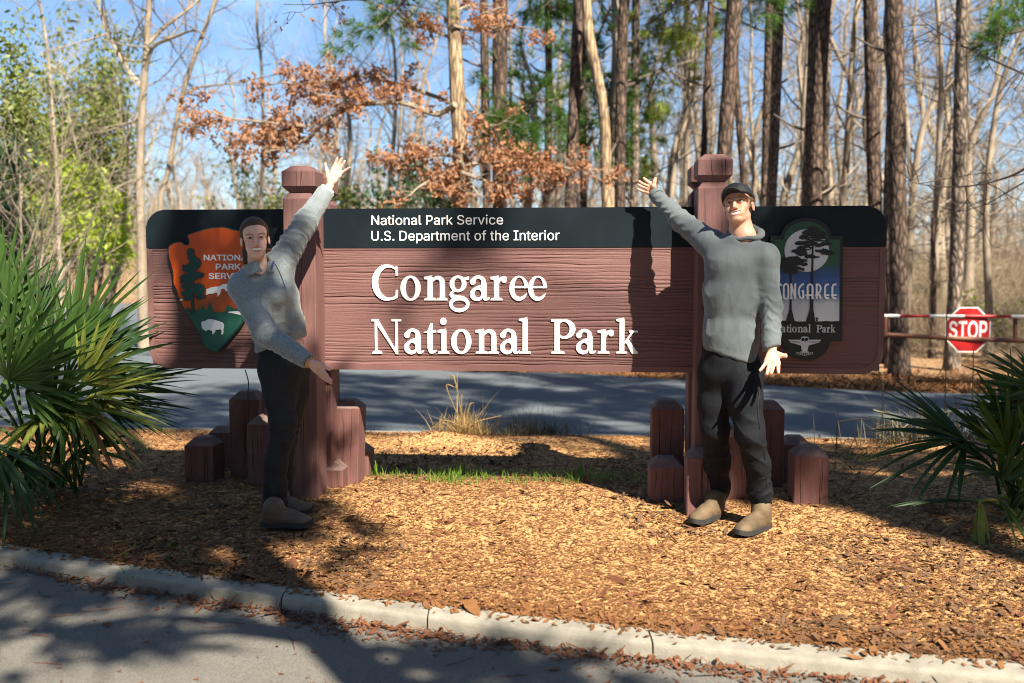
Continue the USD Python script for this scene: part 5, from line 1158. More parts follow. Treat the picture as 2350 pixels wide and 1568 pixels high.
        return smax(d, lowl - p[:, 2] + .12 * (p[:, 0] - np.where(p[:, 0] > at(1698, 1100, 5.2)[0], at(1748, 1168, 5.215)[0], at(1652, 1133, 5.46)[0])) * -1, .006)
    CALM[:] = []
    lo, hi = bbox([at(1675, 785, 5.2), aL_, aR_, hR, hL], .17)
    v, f = nets(trous, lo, hi, .007); v, f = taubin(v, f, 3)
    v = folds(v, f, at(1700, 900, 5.16), at(1745, 1090, 5.17), .11, .013, 26, 43, 2.6); v = folds(v, f, at(1740, 1080, 5.17), at(1748, 1170, 5.21), .09, .012, 62, 45, 1.2); v = folds(v, f, at(1640, 940, 5.27), at(1652, 1130, 5.45), .10, .011, 30, 47, 2.0)
    v = wrinkle(v, f, .010, 8, 49, (1, 1, .45)); obj('trousers', (v, f), 'trouser_black', t, smooth=True)
    z1, z2 = zg(1.0, 5.3), zg(1.2, 5.1)
    t1, t2 = onz(1588, 1203, z1), onz(1692, 1229, z2)
    def on_tr(u, w):
        d = ray(u, w); d = d / np.linalg.norm(d); s_ = np.linspace(4.6, 5.6, 600); P = EYE + d * s_[:, None]; k = np.argmax(trous(P) < .004); return P[k] - d * .003
    tr_ = stage.GetPrimAtPath(path_of(t) + '/trousers')
    obj('pocket_seam', tube(catmull([on_tr(u, w) for u, w in ((1738, 838), (1733, 868), (1728, 898))], 5), .0022, 5), 'black_trim', tr_, smooth=True)
    obj('side_seam', tube(catmull([on_tr(u, w) for u, w in ((1744, 880), (1741, 930), (1744, 985), (1756, 1050), (1760, 1120))], 5), .0016, 5), 'black_trim', tr_, smooth=True)
    boot_mesh(t, t1, t1 + [.205, .205, 0], 0, at(1653, 1126, 5.47), 'boot_tan', width=.050, shaft_r=(.050, .055))
    boot_mesh(t, t2, t2 + [.215, .19, 0], 0, at(1747, 1152, 5.215), 'boot_tan', width=.050, shaft_r=(.050, .055))
make_man()
# ------------------------------------------------------------------ palmettos
M('palm_green', None, 0.5, 0.15, 7.0, cols=[(0.042, 0.088, 0.02), (0.07, 0.125, 0.026), (0.13, 0.18, 0.036), (0.036, 0.076, 0.022), (0.20, 0.22, 0.05)], trans=(1.25, 1.5, 0.5), spec=0.28)
M('palm_blue', None, 0.5, 0.15, 7.0, cols=[(0.030, 0.066, 0.026), (0.045, 0.088, 0.032), (0.026, 0.056, 0.028), (0.06, 0.10, 0.03)], trans=(1.2, 1.4, 0.7), spec=0.28)
M('palm_yellow', None, 0.45, 0.2, 7.0, cols=[(0.19, 0.22, 0.045), (0.25, 0.25, 0.06), (0.14, 0.19, 0.04), (0.30, 0.23, 0.09)], trans=(1.2, 1.3, 0.5), spec=0.4)
M('palm_dead', None, 0.7, 0.2, 9.0, cols=[(0.25, 0.16, 0.08), (0.34, 0.24, 0.13), (0.16, 0.10, 0.06)], trans=(1.1, 1.0, 0.8))
pr = np.random.default_rng(77)
def frond(root, hub, d, L, spread, nleaf, droop, fold=.30, w=.031, n=None, segs=7, r=pr, gap=0.0, ragged=.12):
    """Fan leaf: stalk from root to hub, then narrow folded leaflets in a fan about direction d."""
    d = unit(d); n = np.array([0, 0, 1.0]) if n is None else unit(n); s = unit(np.cross(d, n)); n = np.cross(s, d)
    mb = MB(); root, hub = np.asarray(root, float), np.asarray(hub, float)
    mid = (root + hub) / 2 + np.array([0, 0, .08]) * np.linalg.norm(hub - root)
    mb.add(*tube(catmull([root, mid, hub, hub + d * L * .12], 4), np.linspace(.011, .005, 13), 5))
    nleaf = max(3, int(nleaf * 1.0))
    for a in np.linspace(-spread, spread, nleaf):
        a += r.normal(0, .025); ld = d * math.cos(a) + s * math.sin(a) + n * (.16 * math.cos(a * 1.3) + r.normal(0, .07)); ld = unit(ld)
        l = L * (1 - .33 * (abs(a) / max(spread, .1)) ** 2) * (1 + r.normal(0, ragged)); t = np.linspace(0, 1, segs)
        side = unit(np.cross(ld, n + .001)); up = np.cross(side, ld); dr = droop * .7 * (1 + r.normal(0, .35))
        c = hub + ld * (l * t)[:, None] - np.array([0, 0, 1.0]) * (dr * l * t ** 2.4)[:, None] + side * (r.normal(0, .03) * l * t ** 2)[:, None]
        wd = w * np.minimum(1, .35 + 2.2 * t) * np.clip(1 - t ** 3.2, .04, 1) * (1 + r.normal(0, .1)); tw = r.normal(0, .35)
        sd = side * math.cos(tw) + up * math.sin(tw); u2 = np.cross(sd, ld)
        lft = c + sd * wd[:, None] * .5 + u2 * (wd * fold)[:, None]; rgt = c - sd * wd[:, None] * .5 + u2 * (wd * fold)[:, None]
        v = np.stack([lft, c, rgt], 1).reshape(-1, 3); k = np.arange(segs - 1) * 3
        mb.add(v, np.vstack([np.stack([k, k + 1, k + 4, k + 3], -1), np.stack([k + 1, k + 2, k + 5, k + 4], -1)]))
    return mb.get()
def palmetto(label, base_px, y, specs, nrandom, seed, rnd):
    b = at(*base_px, y); b[2] = float(bed_z(b[0], b[1])); t = thing('palmetto', label, 'palmetto', b); r = np.random.default_rng(seed)
    for (hu, hv, hy, ang, away, L, spread, nl, droop, mat, nrm) in specs:
        h = at(hu, hv, hy); a = math.radians(ang); d = np.array([math.cos(a), away, math.sin(a)])
        v, f = frond(b + [r.normal(0, .08), r.normal(0, .06), .05], h, d, L, math.radians(spread), nl, droop, n=nrm, r=r)
        obj('frond', (v - b, f), mat, t)
    for k in range(nrandom):
        h, d, L, mat = rnd(r, b); v, f = frond(b + [r.normal(0, .1), r.normal(0, .08), .02], h, d, L, r.uniform(.7, 1.4), 16, r.uniform(.08, .35), r=r, n=(r.normal(0, .3), -.5, .8))
        obj('frond', (v - b, f), mat, t)
    return t, b
N1, N2 = (0.2, -.85, .45), (0, -.3, .95)
Gp, Bp, Yp, Dp = 'palm_green', 'palm_blue', 'palm_yellow', 'palm_dead'
def rndL(r, b):
    a = r.uniform(0, 2 * PI); h = b + [.35 * math.cos(a), .3 * math.sin(a), r.uniform(.12, .62)]; d = (math.cos(a), math.sin(a) * .8, r.uniform(-.5, .9)); return h, d, r.uniform(.4, .62), r.choice([Gp, Gp, Bp, Yp, Dp], p=[.4, .2, .2, .08, .12])
palmetto('sunlit fan palmetto with yellow green tips at the left end of the sign', (120, 1120), 5.75, [
    (19, 872, 5.25, 62, -.12, .70, 74, 22, .04, Gp, N1), (-60, 840, 5.4, 75, .1, .72, 60, 18, .05, Gp, N1), (70, 760, 6.05, 100, .25, .52, 42, 18, .02, Bp, (.5, -.8, .3)),
    (165, 800, 5.75, 62, .12, .66, 40, 16, .04, Gp, N1), (185, 825, 5.95, 38, .2, .52, 40, 16, .08, Bp, N1), (205, 850, 5.8, 18, .1, .50, 52, 18, .10, Bp, N1), (225, 880, 5.9, -4, .2, .60, 46, 18, .12, Bp, N2),
    (190, 880, 5.6, 48, -.1, .46, 50, 18, .10, Yp, N1), (200, 915, 5.5, 12, -.15, .50, 48, 18, .16, Yp, N2), (225, 930, 5.75, -14, .1, .56, 44, 18, .14, Bp, N2), (170, 930, 5.4, -20, -.1, .52, 50, 16, .22, Yp, N2),
    (150, 940, 5.35, -60, -.2, .34, 50, 12, .3, Gp, N2), (185, 945, 5.4, -48, -.15, .42, 26, 9, .4, Dp, N2), (120, 930, 5.35, 60, -.2, .5, 60, 16, .12, Gp, N1), (95, 850, 5.6, 88, 0, .62, 60, 18, .06, Gp, N1),
    (20, 1040, 5.1, -62, -.25, .42, 40, 9, .35, Bp, N2), (-30, 1020, 5.05, -35, -.3, .5, 40, 9, .4, Bp, N2), (60, 900, 5.3, 20, -.2, .5, 60, 16, .15, Gp, N1), (150, 830, 5.7, 120, .1, .5, 50, 16, .05, Gp, N1), (240, 905, 6.0, 6, .3, .55, 40, 14, .1, Bp, N2), (10, 700, 5.9, 95, .2, .5, 55, 16, .05, Gp, N1)], 9, 5, rndL)
def rndR(r, b):
    a = r.uniform(0, 2 * PI); h = b + [.3 * math.cos(a), .3 * math.sin(a), r.uniform(.15, .6)]; d = (math.cos(a), math.sin(a) * .8, r.uniform(-.2, 1)); return h, d, r.uniform(.4, .6), r.choice([Gp, Bp, Bp])
palmetto('shaded dark green palmetto with arching fans at the right edge before the road', (2345, 1150), 5.35, [
    (2400, 900, 5.3, 152, .05, .42, 48, 16, .10, Bp, N1), (2420, 930, 5.5, 172, .1, .50, 46, 16, .10, Bp, N1), (2385, 960, 5.4, 178, .2, .44, 30, 10, .03, Bp, N2), (2262, 1004, 5.6, 140, .1, .30, 18, 8, .05, Bp, N1),
    (2290, 1090, 5.3, 172, -.1, .30, 30, 8, .2, Bp, N2), (2212, 1150, 5.15, 186, -.1, .42, 6, 4, .12, Bp, N2), (2260, 1060, 5.4, 155, .1, .36, 30, 9, .2, Bp, N2), (2250, 1150, 5.0, -96, -.2, .36, 10, 4, .05, Yp, N2), (2290, 1140, 5.0, -68, -.2, .38, 14, 3, .25, Gp, N2),
    (2220, 1190, 5.1, 215, -.15, .26, 10, 4, .2, Dp, N2), (2330, 1000, 5.5, 95, .1, .5, 60, 16, .05, Gp, N1), (2310, 1040, 5.3, 110, -.1, .42, 50, 14, .1, Gp, N1), (2370, 1040, 5.2, 70, -.1, .5, 50, 14, .1, Gp, N1), (2350, 1130, 5.0, 30, -.2, .4, 50, 10, .3, Bp, N2), (2300, 1100, 5.3, 60, .1, .30, 40, 10, .15, Gp, N1)], 7, 6, rndR)

# ------------------------------------------------------------------ gate and stop sign
M('paint_white', (0.72, 0.72, 0.70), 0.45, 0.08, 8.0); M('paint_red', (0.36, 0.012, 0.014), 0.4, 0.12, 8.0); M('rust_pipe', (0.17, 0.068, 0.042), 0.6, 0.3, 12.0); M('steel_grey', (0.3, 0.3, 0.31), 0.4, 0.1, 10.0, metallic=.8)
def pipe(a, b, r, s=10): return tube([a, b], r, s)
GY = 12.75
ga = at(2010, 725, GY); gate = thing('barrier_gate', 'red and white striped pipe barrier gate across the right end of the road', 'gate', (ga[0], GY, -.1)); go = np.array([ga[0], GY, -.1])
P0 = at(2018, 725, GY); P1 = at(2590, 727.5, GY - .2); marks = [2018, 2065, 2134, 2215, 2322, 2390, 2455, 2530, 2590]
for k in range(len(marks) - 1):
    a, b = (P0 + (P1 - P0) * ((m - 2018) / 572) for m in marks[k:k + 2]); obj('bar', (lambda g: (g[0] - go, g[1]))(pipe(a, b, .022)), 'paint_red' if k % 2 else 'paint_white', gate, smooth=40)
low = [at(2030, 768, GY), at(2175, 776, GY - .05), at(2590, 792, GY - .2)]
obj('lower_pipe', (lambda g: (g[0] - go, g[1]))(tube(low, .03, 10)), 'rust_pipe', gate, smooth=40)
for u in (2031, 2330, 2588):
    a, b = at(u, 727, GY - .02), at(u, 770 + (u - 2030) * .04, GY - .02)
    if u > 2500: b[2] = -.1
    obj('upright', (lambda g: (g[0] - go, g[1]))(pipe(a, b, .03)), 'rust_pipe', gate, smooth=40)
sc = at(2221.5, 757, GY - .06); R8 = np.linalg.norm(at(2274, 757, GY) - at(2170, 757, GY)) / 2 / math.cos(PI / 8)
st = thing('stop_sign', 'red octagonal stop sign mounted on the striped barrier gate', 'stop sign', sc)
def octo(r): return Polygon([(r * math.cos(PI / 8 + k * PI / 4), r * math.sin(PI / 8 + k * PI / 4)) for k in range(8)])
def flat(poly, d0, d1, name, mat): v, f = extrude(poly, d0, d1); obj(name, (np.column_stack([v[:, 0], -v[:, 2], v[:, 1]]), f), mat, st)
flat(octo(R8), -.004, 0, 'plate', 'steel_grey'); flat(octo(R8 - .002), .0, .0015, 'border', 'paint_white'); flat(octo(R8 - .020), .0017, .003, 'face', 'paint_red')
m = meshkit.text_mesh('STOP', .1, .01, True); v = np.array(m.vertices); v[:, 0] -= (v[:, 0].min() + v[:, 0].max()) / 2; v[:, 1] -= .05
ww = np.linalg.norm(at(2265, 757, GY) - at(2178, 757, GY)) / (v[:, 0].max() - v[:, 0].min()); v = v * [ww, .215 / .1, 1]
obj('lettering', (np.column_stack([v[:, 0], -.0032 - v[:, 2] * .15, v[:, 1]]), np.array(m.faces)), 'paint_white', st)
obj('bracket', trimesh.creation.box([.05, .02, .3], trimesh.transformations.translation_matrix([0, .018, 0])), 'steel_grey', st)
# ------------------------------------------------------------------ trees
def bark(name, dark, light, sx=11.0, sz=3.0, edge=0.11, bump=0.9, mott=None):
    n = {'g': ('geometry', {}), 'm': ('mapping', {'scale': (sx, sx, sz)}), 'nz0': ('noise_texture', {'scale': 1.6, 'detail': 3.0}), 'ad': ('vector_math', {'math_type': 'multiply_add', 'vector2': (.55, .55, .55)}),
         'v': ('voronoi_texture', {'feature': 'distance_to_edge', 'scale': 1.0}), 'r': ('rgb_ramp', {'ramp': [(0, dark), (edge, mul(light, .6)), (edge * 2.6, light), (1, mul(light, 1.15))]}),
         'nz': ('noise_texture', {'scale': 5.0, 'detail': 6.0, 'roughness': .7}), 'nr': ('rgb_ramp', {'ramp': [(.3, (.55,) * 3), (.7, (1.4,) * 3)]}), 'mx': ('mix', {'mix_type': 'multiply', 'fac': 1.0}), 'b': ('bump', {'strength': bump, 'distance': .03}), 'p': ('principled_bsdf', {'roughness': .85, 'specular_ior_level': .25})}
    MATS[name] = usdkit.material(stage, '/World/Looks/' + name, n, [('g.position', 'm.vector'), ('m.vector', 'nz0.vector'), ('nz0.color', 'ad.vector1'), ('m.vector', 'ad.vector3'), ('ad.vector', 'v.vector'), ('v.distance', 'r.fac'), ('g.position', 'nz.vector'), ('nz.fac', 'nr.fac'), ('r.color', 'mx.color1'), ('nr.color', 'mx.color2'), ('mx.color', 'p.base_color'), ('v.distance', 'b.height'), ('b.normal', 'p.normal')], surface='p.BSDF')
bark('pine_bark', (0.016, 0.011, 0.009), (0.145, 0.10, 0.078), 14, 5.0, .17, 1.0)
bark('grey_pine_bark', (0.035, 0.028, 0.024), (0.27, 0.215, 0.175), 14, 5.5, .17, 1.0)
bark('oak_bark', (0.10, 0.07, 0.045), (0.34, 0.25, 0.16), 16, 2.2, .08)
M('pale_bark', (0.26, 0.215, 0.165), 0.85, 0.35, 3.0, stretch=(3, 3, 1), bump=0.6, bscale=16.0, bstretch=(3, 3, .7), bdist=0.02, dirt=((0.17, 0.135, 0.105), 1.1, 0.48, 0.66))
M('twig', (0.27, 0.225, 0.175), 0.85, 0.35, 1.5, dirt=((0.13, 0.105, 0.082), .6, 0.42, 0.6))
M('twig_dark', (0.10, 0.08, 0.066), 0.85, 0.35, 1.5)
M('thicket', None, 0.85, 0.25, .8, cols=[(0.25, 0.20, 0.135), (0.34, 0.28, 0.19), (0.14, 0.11, 0.075), (0.26, 0.22, 0.13), (0.18, 0.15, 0.085)])
M('oak_leaf', None, 0.65, 0.2, 6.0, cols=[(0.32, 0.165, 0.09), (0.45, 0.27, 0.16), (0.20, 0.09, 0.05), (0.36, 0.19, 0.105), (0.13, 0.06, 0.038), (0.52, 0.36, 0.23), (0.60, 0.45, 0.31)], trans=(1.2, .95, .7))
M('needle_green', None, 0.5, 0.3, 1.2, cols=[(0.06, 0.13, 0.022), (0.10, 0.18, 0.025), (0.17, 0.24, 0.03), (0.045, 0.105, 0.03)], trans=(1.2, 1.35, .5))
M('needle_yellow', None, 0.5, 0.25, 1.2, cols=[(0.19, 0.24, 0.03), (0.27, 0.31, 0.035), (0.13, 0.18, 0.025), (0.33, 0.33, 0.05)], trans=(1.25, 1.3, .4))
M('shrub_green', None, 0.5, 0.3, 1.5, cols=[(0.16, 0.19, 0.045), (0.22, 0.25, 0.06), (0.09, 0.12, 0.035), (0.30, 0.31, 0.09), (0.36, 0.34, 0.13)], trans=(1.2, 1.3, .6))
M('shrub_dark', None, 0.5, 0.3, 1.5, cols=[(0.035, 0.075, 0.03), (0.05, 0.095, 0.035), (0.025, 0.055, 0.025)], trans=(1.2, 1.3, .6))
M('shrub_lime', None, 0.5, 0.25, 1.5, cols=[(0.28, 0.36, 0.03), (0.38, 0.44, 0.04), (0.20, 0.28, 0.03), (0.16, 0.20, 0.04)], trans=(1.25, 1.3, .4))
tr = np.random.default_rng(404)
def trunk_mesh(pts, rad, sides=16, rough=.10, seed=0, step=.22, freq=5.0, flare=True):
    p = catmull(pts, 6); L = np.concatenate([[0], np.cumsum(np.linalg.norm(np.diff(p, axis=0), axis=1))]); n = max(6, int(L[-1] / step)); s = np.linspace(0, L[-1], n)
    q = np.stack([np.interp(s, L, p[:, k]) for k in range(3)], -1); r = np.interp(s, np.linspace(0, L[-1], len(rad)), rad)
    if flare: r = r * (1 + .45 * np.exp(-s / .35))
    v, f = tube(q, r, sides); c = np.repeat(q, sides, 0); d = v - c; k = meshkit.fbm(v * [freq, freq, freq * .35], 3, seed) - .5
    return c + d * (1 + 2 * rough * k)[:, None], f
def branch(mb, p, d, L, r, lev, maxlev, rg, up=.25, wob=.22, kids=(9, 6, 5), tips=None, sides=(8, 5, 4, 3), ratio=(.5, .45, .5), start=.2):
    n = max(4, 7 - lev); t = np.linspace(0, 1, n); pts = [np.asarray(p, float)]; dd = unit(d)
    for k in range(1, n): dd = unit(dd + rg.normal(0, wob, 3) * .5 + np.array([0, 0, up * .18])); pts.append(pts[-1] + dd * L / (n - 1))
    pts = np.array(pts); rad = r * (1 - .75 * t) + .0008; mb.add(*tube(pts, rad, sides[min(lev, 3)], cap=False))
    if tips is not None and lev >= maxlev - 1: tips.append(pts[-1]); tips.append(pts[n // 2])
    if lev >= maxlev: return
    K = kids[min(lev, len(kids) - 1)]
    for k in range(K):
        s = start + (1 - start) * (k + rg.random()) / K; i = min(int(s * (n - 1)), n - 2); q = pts[i] + (pts[i + 1] - pts[i]) * (s * (n - 1) - i); ax = unit(pts[i + 1] - pts[i])
        o = unit(np.cross(ax, rg.normal(0, 1, 3))); sp = rg.uniform(.5, 1.1); nd = ax * math.cos(sp) + o * math.sin(sp)
        branch(mb, q, nd, L * ratio[min(lev, 2)] * rg.uniform(.6, 1.25) * (1.1 - .5 * s), max(.0022, r * (1 - .75 * s) * rg.uniform(.35, .6)), lev + 1, maxlev, rg, up, wob, kids, tips, sides, ratio, .25)
def cards(C, S, r, mat=None, k=2.2, lobes=False):
    """Leaf blades: pointed six-corner leaves at C with sizes S, each its own island."""
    N = len(C); b = np.array([(-.5, 0), (-.1, -.22), (.25, -.18), (.5, 0), (.25, .18), (-.1, .22)]); tri = np.array([(0, 1, 5), (1, 4, 5), (1, 2, 4), (2, 3, 4)])
    if lobes: b = np.array([(-.5, 0), (-.18, -.26), (-.02, -.10), (.2, -.26), (.5, 0), (.2, .26), (-.02, .10), (-.18, .26)]); tri = np.array([(0, 1, 2), (0, 2, 6), (0, 6, 7), (2, 3, 4), (2, 4, 6), (4, 5, 6)])
    u = r.normal(0, 1, (N, 3)); u /= np.linalg.norm(u, axis=1, keepdims=True); w = r.normal(0, 1, (N, 3)); w -= (w * u).sum(1, keepdims=True) * u; w /= np.linalg.norm(w, axis=1, keepdims=True); z = np.cross(u, w)
    S = np.broadcast_to(S, (N,)) * r.uniform(.6, 1.3, N); bend = r.normal(0, .25, (N, 1))
    v = C[:, None] + S[:, None, None] * (b[None, :, :1] * u[:, None] + b[None, :, 1:] * w[:, None] + (bend * (b[:, 0] ** 2 + 1.5 * np.abs(b[:, 1])) )[..., None] * z[:, None])
    return v.reshape(-1, 3), (tri[None] + (np.arange(N) * len(b))[:, None, None]).reshape(-1, 3)
def tuft(C, D, L, r, per=16, w=.0035):
    """Pine needle tufts at C pointing along D."""
    N = len(C); d = np.repeat(D[:, None], per, 1) + r.normal(0, .55, (N, per, 3)); d /= np.linalg.norm(d, axis=2, keepdims=True); o = np.cross(d, r.normal(0, 1, (N, per, 3))); o /= np.linalg.norm(o, axis=2, keepdims=True)
    l = L * r.uniform(.7, 1.2, (N, per, 1)); c = np.repeat(C[:, None], per, 1)
    v = np.stack([c - o * w, c + o * w, c + d * l - np.array([0, 0, .18]) * l * l / L], 2).reshape(-1, 3)
    return v, np.arange(N * per * 3).reshape(-1, 3)

# a crown of pine boughs, shared by the pines whose tops stand above the picture
def pine_crown(nb, H, R, rg, needle=.20, per=14, w=.012, dens=34):
    lim, C, D = MB(), [], []
    for k in range(nb):
        h = H * (k + rg.random()) / nb; a = rg.uniform(0, 2 * PI); L = R * (1 - .72 * (h / H) ** 1.4) * rg.uniform(.6, 1.1); d = np.array([math.cos(a), math.sin(a), rg.uniform(-.1, .45)])
        tips = []; branch(lim, (0, 0, h), d, L, .045 * (1 - .5 * h / H), 1, 3, rg, .3, .25, (6, 6, 4), tips)
        t = np.array(tips); t = t[rg.integers(0, len(t), dens)]; C.append(t + rg.normal(0, .09, t.shape)); e = t - np.array([0, 0, h]); e /= np.linalg.norm(e, axis=1, keepdims=True) + 1e-6; D.append(e + [0, 0, .4])
    return lim.get(), tuft(np.vstack(C), np.vstack(D), needle, rg, per, w)
CROWN = []
for k in range(3):
    c = klass(f'pine_crown_kind_{k}'); lim, nd = pine_crown(22, 8.5, 3.0, np.random.default_rng(60 + k)); obj('limbs', lim, 'twig_dark', c); obj('needles', nd, 'needle_green', c, kind='stuff'); CROWN.append(c)
def crown_on(tree, p, rz, sc, k):
    x = UsdGeom.Xform.Define(stage, numbered(path_of(tree), 'crown')); x.AddTranslateOp().Set(Gf.Vec3d(*map(float, p))); x.AddRotateZOp().Set(math.degrees(rz)); x.AddScaleOp().Set(Gf.Vec3f(sc, sc, sc)); x.GetPrim().GetReferences().AddInternalReference(CROWN[k % 3]); x.GetPrim().SetInstanceable(True)
def pine(label, u0, ub, vb, wpx, y, mat='pine_bark', seed=0, crown=True, H=19.0, kink=0.0, stubs=2, name='pine_tree', group=None, rough=.10):
    """Trunk seen at column u0 on the picture's top edge and at ub on row vb, wpx wide, y away."""
    top, b = at(u0, 0, y), at(ub, vb, y); g = float(terrain_z(b[0], y)); sl = (top - b) / (top[2] - b[2]); base = b + sl * (g - .1 - b[2]); base[1] = y
    r = wpx * .86 / FPX * y / 2; rg = np.random.default_rng(seed + 900)
    pts = [base] + [base + sl * h + np.array([rg.normal(0, .02 + kink), rg.normal(0, .02), 0]) * (h < H) for h in np.linspace(0, H, 9)[1:]]
    t = thing(name, label, 'tree', base, group=group); P = np.array(pts) - base
    obj('trunk', trunk_mesh(P, [r * 1.02, r, r * .97, r * .9, r * .75, r * .5, r * .25], 18 if wpx > 24 else 12, rough, seed), mat, t, smooth=True)
    for k in range(stubs):
        h = rg.uniform(2.5, 6.5); c = np.array([np.interp(h, P[:, 2], P[:, i]) for i in range(3)]); a = rg.uniform(0, 2 * PI); d = np.array([math.cos(a), .5 * math.sin(a), .25]); obj('branch_stub', tube(catmull([c, c + d * .35, c + d * rg.uniform(.5, 1.0) + [0, 0, .1]], 3), np.linspace(.03, .012, 7), 5), 'twig_dark', t)
    if crown: crown_on(t, P[-1] - [0, 0, 8.0 * 1.05], seed * 1.7, 1.0, seed)
    return t
pine('thin straight dark pine trunk behind the right post, the narrower of two', 1632, 1618, 340, 18, 16.5, seed=1)
pine('thick dark pine trunk rising right above the cap of the right post', 1684, 1662, 345, 40, 15.2, seed=2)
pine('thin leaning dark trunk just right of the right post', 1690, 1710, 420, 19, 15.8, seed=3, kink=.05)
pine('darker rear trunk of the tight pair right of the man in the cap', 1768, 1757, 470, 22, 19, seed=4)
pine('pale sunlit trunk of the tight pair right of the man in the cap', 1787, 1773, 470, 28, 18, 'grey_pine_bark', seed=5)
pine('slim sunlit front trunk of the trio left of the shield emblem', 1868, 1846, 470, 27, 17.4, 'grey_pine_bark', seed=6)
pine('broad brown trunk in the middle of the trio above the shield emblem', 1892, 1868, 470, 37, 17.0, seed=7)
pine('pale thin trunk at the back of the trio above the shield emblem', 1906, 1889, 470, 18, 21.5, 'grey_pine_bark', seed=8)
pine('straight brown trunk rising behind the right end of the sign', 1995, 2011, 480, 36, 16.2, seed=9)
pine('largest pine trunk with a torn bark strip right of the sign end', 2050, 2064, 850, 46, 14.2, seed=10, rough=.13)
pine('shadowed slim trunk touching the largest pine near its foot', 2036, 2043, 840, 24, 15.4, seed=18, crown=False, H=6)
pine('tall pine trunk directly behind the stop sign', 2210, 2184, 820, 36, 15.0, 'grey_pine_bark', seed=11)
pine('thin dark pine trunk close left of the broad dark one in the middle', 1110, 1114, 470, 22, 17.5, seed=12)
pine('broad dark pine trunk above the word Service', 1147, 1153, 470, 40, 16.4, seed=13)
pine('slender trunk with a curved low branch above the word Department', 1258, 1252, 470, 20, 18.8, seed=14)
pine('left trunk of the dark double pine above the word Interior', 1325, 1312, 470, 30, 16.0, seed=15)
pine('right trunk of the dark double pine above the word Interior', 1334, 1338, 470, 18, 19.5, seed=16)
pine('twisted pale trunk with shaggy bark left of the raised hand of the man', 1361, 1392, 470, 30, 15.6, 'oak_bark', seed=17, kink=.04, crown=False, H=11)
pine('straight pine trunk with greenery behind it left of the raised hand', 1430, 1421, 470, 29, 17.2, seed=19)
pine('smooth pale trunk just left of the raised hand of the man', 1462, 1452, 470, 22, 18.6, 'grey_pine_bark', seed=20, crown=False, H=14)
# a curved low branch
b = [at(1166, 300, 16.4), at(1185, 296, 16.3), at(1215, 290, 16.3), at(1252, 294, 16.3)]
# brown leaved oak beyond the road
def oak():
    Y = 14.95
    pts = [at(1056, 470, Y), at(1056, 330, Y), at(1052, 250, Y), at(1046, 150, Y), at(1042, 60, Y), at(1036, -60, Y), at(1040, -220, Y)]
    base = pts[0].copy(); base[2] = float(terrain_z(base[0], Y)) - .1; t = thing('oak_tree', 'pale twisting oak with clinging brown leaves behind the middle of the sign', 'tree', base)
    obj('trunk', trunk_mesh(np.vstack([[base], pts]) - base, [.138, .132, .126, .120, .112, .095, .055], 14, .16, 5, .12, 7), 'oak_bark', t, smooth=True)
    rg = np.random.default_rng(55); mb = MB(); tips = []
    limbs = [([(1044, 240), (1000, 262), (940, 240), (880, 235), (800, 250), (720, 285), (640, 300), (560, 315), (480, 285)], 14.8, 0.048, 1.1), ([(1044, 240), (980, 215), (900, 190), (830, 175), (760, 185), (700, 190)], 15.4, 0.039, 1.0), ([(880, 240), (800, 225), (720, 215), (660, 190), (600, 200)], 14.5, 0.029, .9),
             ([(760, 270), (700, 320), (640, 345), (590, 340)], 14.4, 0.025, .7), ([(700, 290), (600, 280), (520, 270), (450, 240)], 14.3, 0.025, .7),
             ([(1056, 360), (1000, 355), (940, 365), (880, 370)], 14.7, 0.034, .8), ([(1056, 380), (1120, 372), (1200, 372), (1290, 385), (1370, 390)], 14.7, 0.034, .8), ([(1050, 400), (1000, 410), (960, 430), (940, 450)], 14.5, 0.029, .6), ([(1058, 395), (1130, 420), (1200, 425), (1260, 410)], 14.4, 0.029, .7), ([(1056, 370), (1080, 420), (1100, 450)], 14.4, 0.029, .6),
             ([(1042, 90), (990, 70), (940, 55), (900, 20)], 14.9, 0.029, .8), ([(1040, 60), (1100, 70), (1170, 60), (1240, 70)], 14.8, 0.029, .8), ([(1040, 30), (1090, 10), (1160, 20)], 15.2, 0.029, .7), ([(1050, 200), (1090, 250), (1130, 290), (1180, 262)], 14.9, 0.019, .6)]
    dens = []
    for P, y, r0, den in limbs:
        c = catmull([at(u, v, y + .25 * math.sin(k * 1.7)) for k, (u, v) in enumerate(P)], 4); mb.add(*tube(c, np.linspace(r0, r0 * .25, len(c)), 6)); L = np.linalg.norm(np.diff(c, axis=0), axis=1).sum()
        for k in range(int((15 if P[-1][1] > 330 else 8) * L)):
            i = rg.integers(max(1, len(c) // 5), len(c)); d = unit(rg.normal(0, 1, 3) * [1, .8, .3] + [0, 0, -.02]); branch(mb, c[i], d, rg.uniform(.25, .56), .0065, 2, 3, rg, -.05, .3, (4, 4, 4), tips if rg.random() < den else None)
    obj('limbs', (lambda g: (g[0] - base, g[1]))(mb.get()), 'pale_bark', t)
    T = np.array(tips); C = T[rg.integers(0, len(T), 8400)] + rg.normal(0, .05, (8400, 3)); obj('leaves', (lambda g: (g[0] - base, g[1]))(cards(C, .088, rg, lobes=True)), 'oak_leaf', t, kind='stuff')
oak()
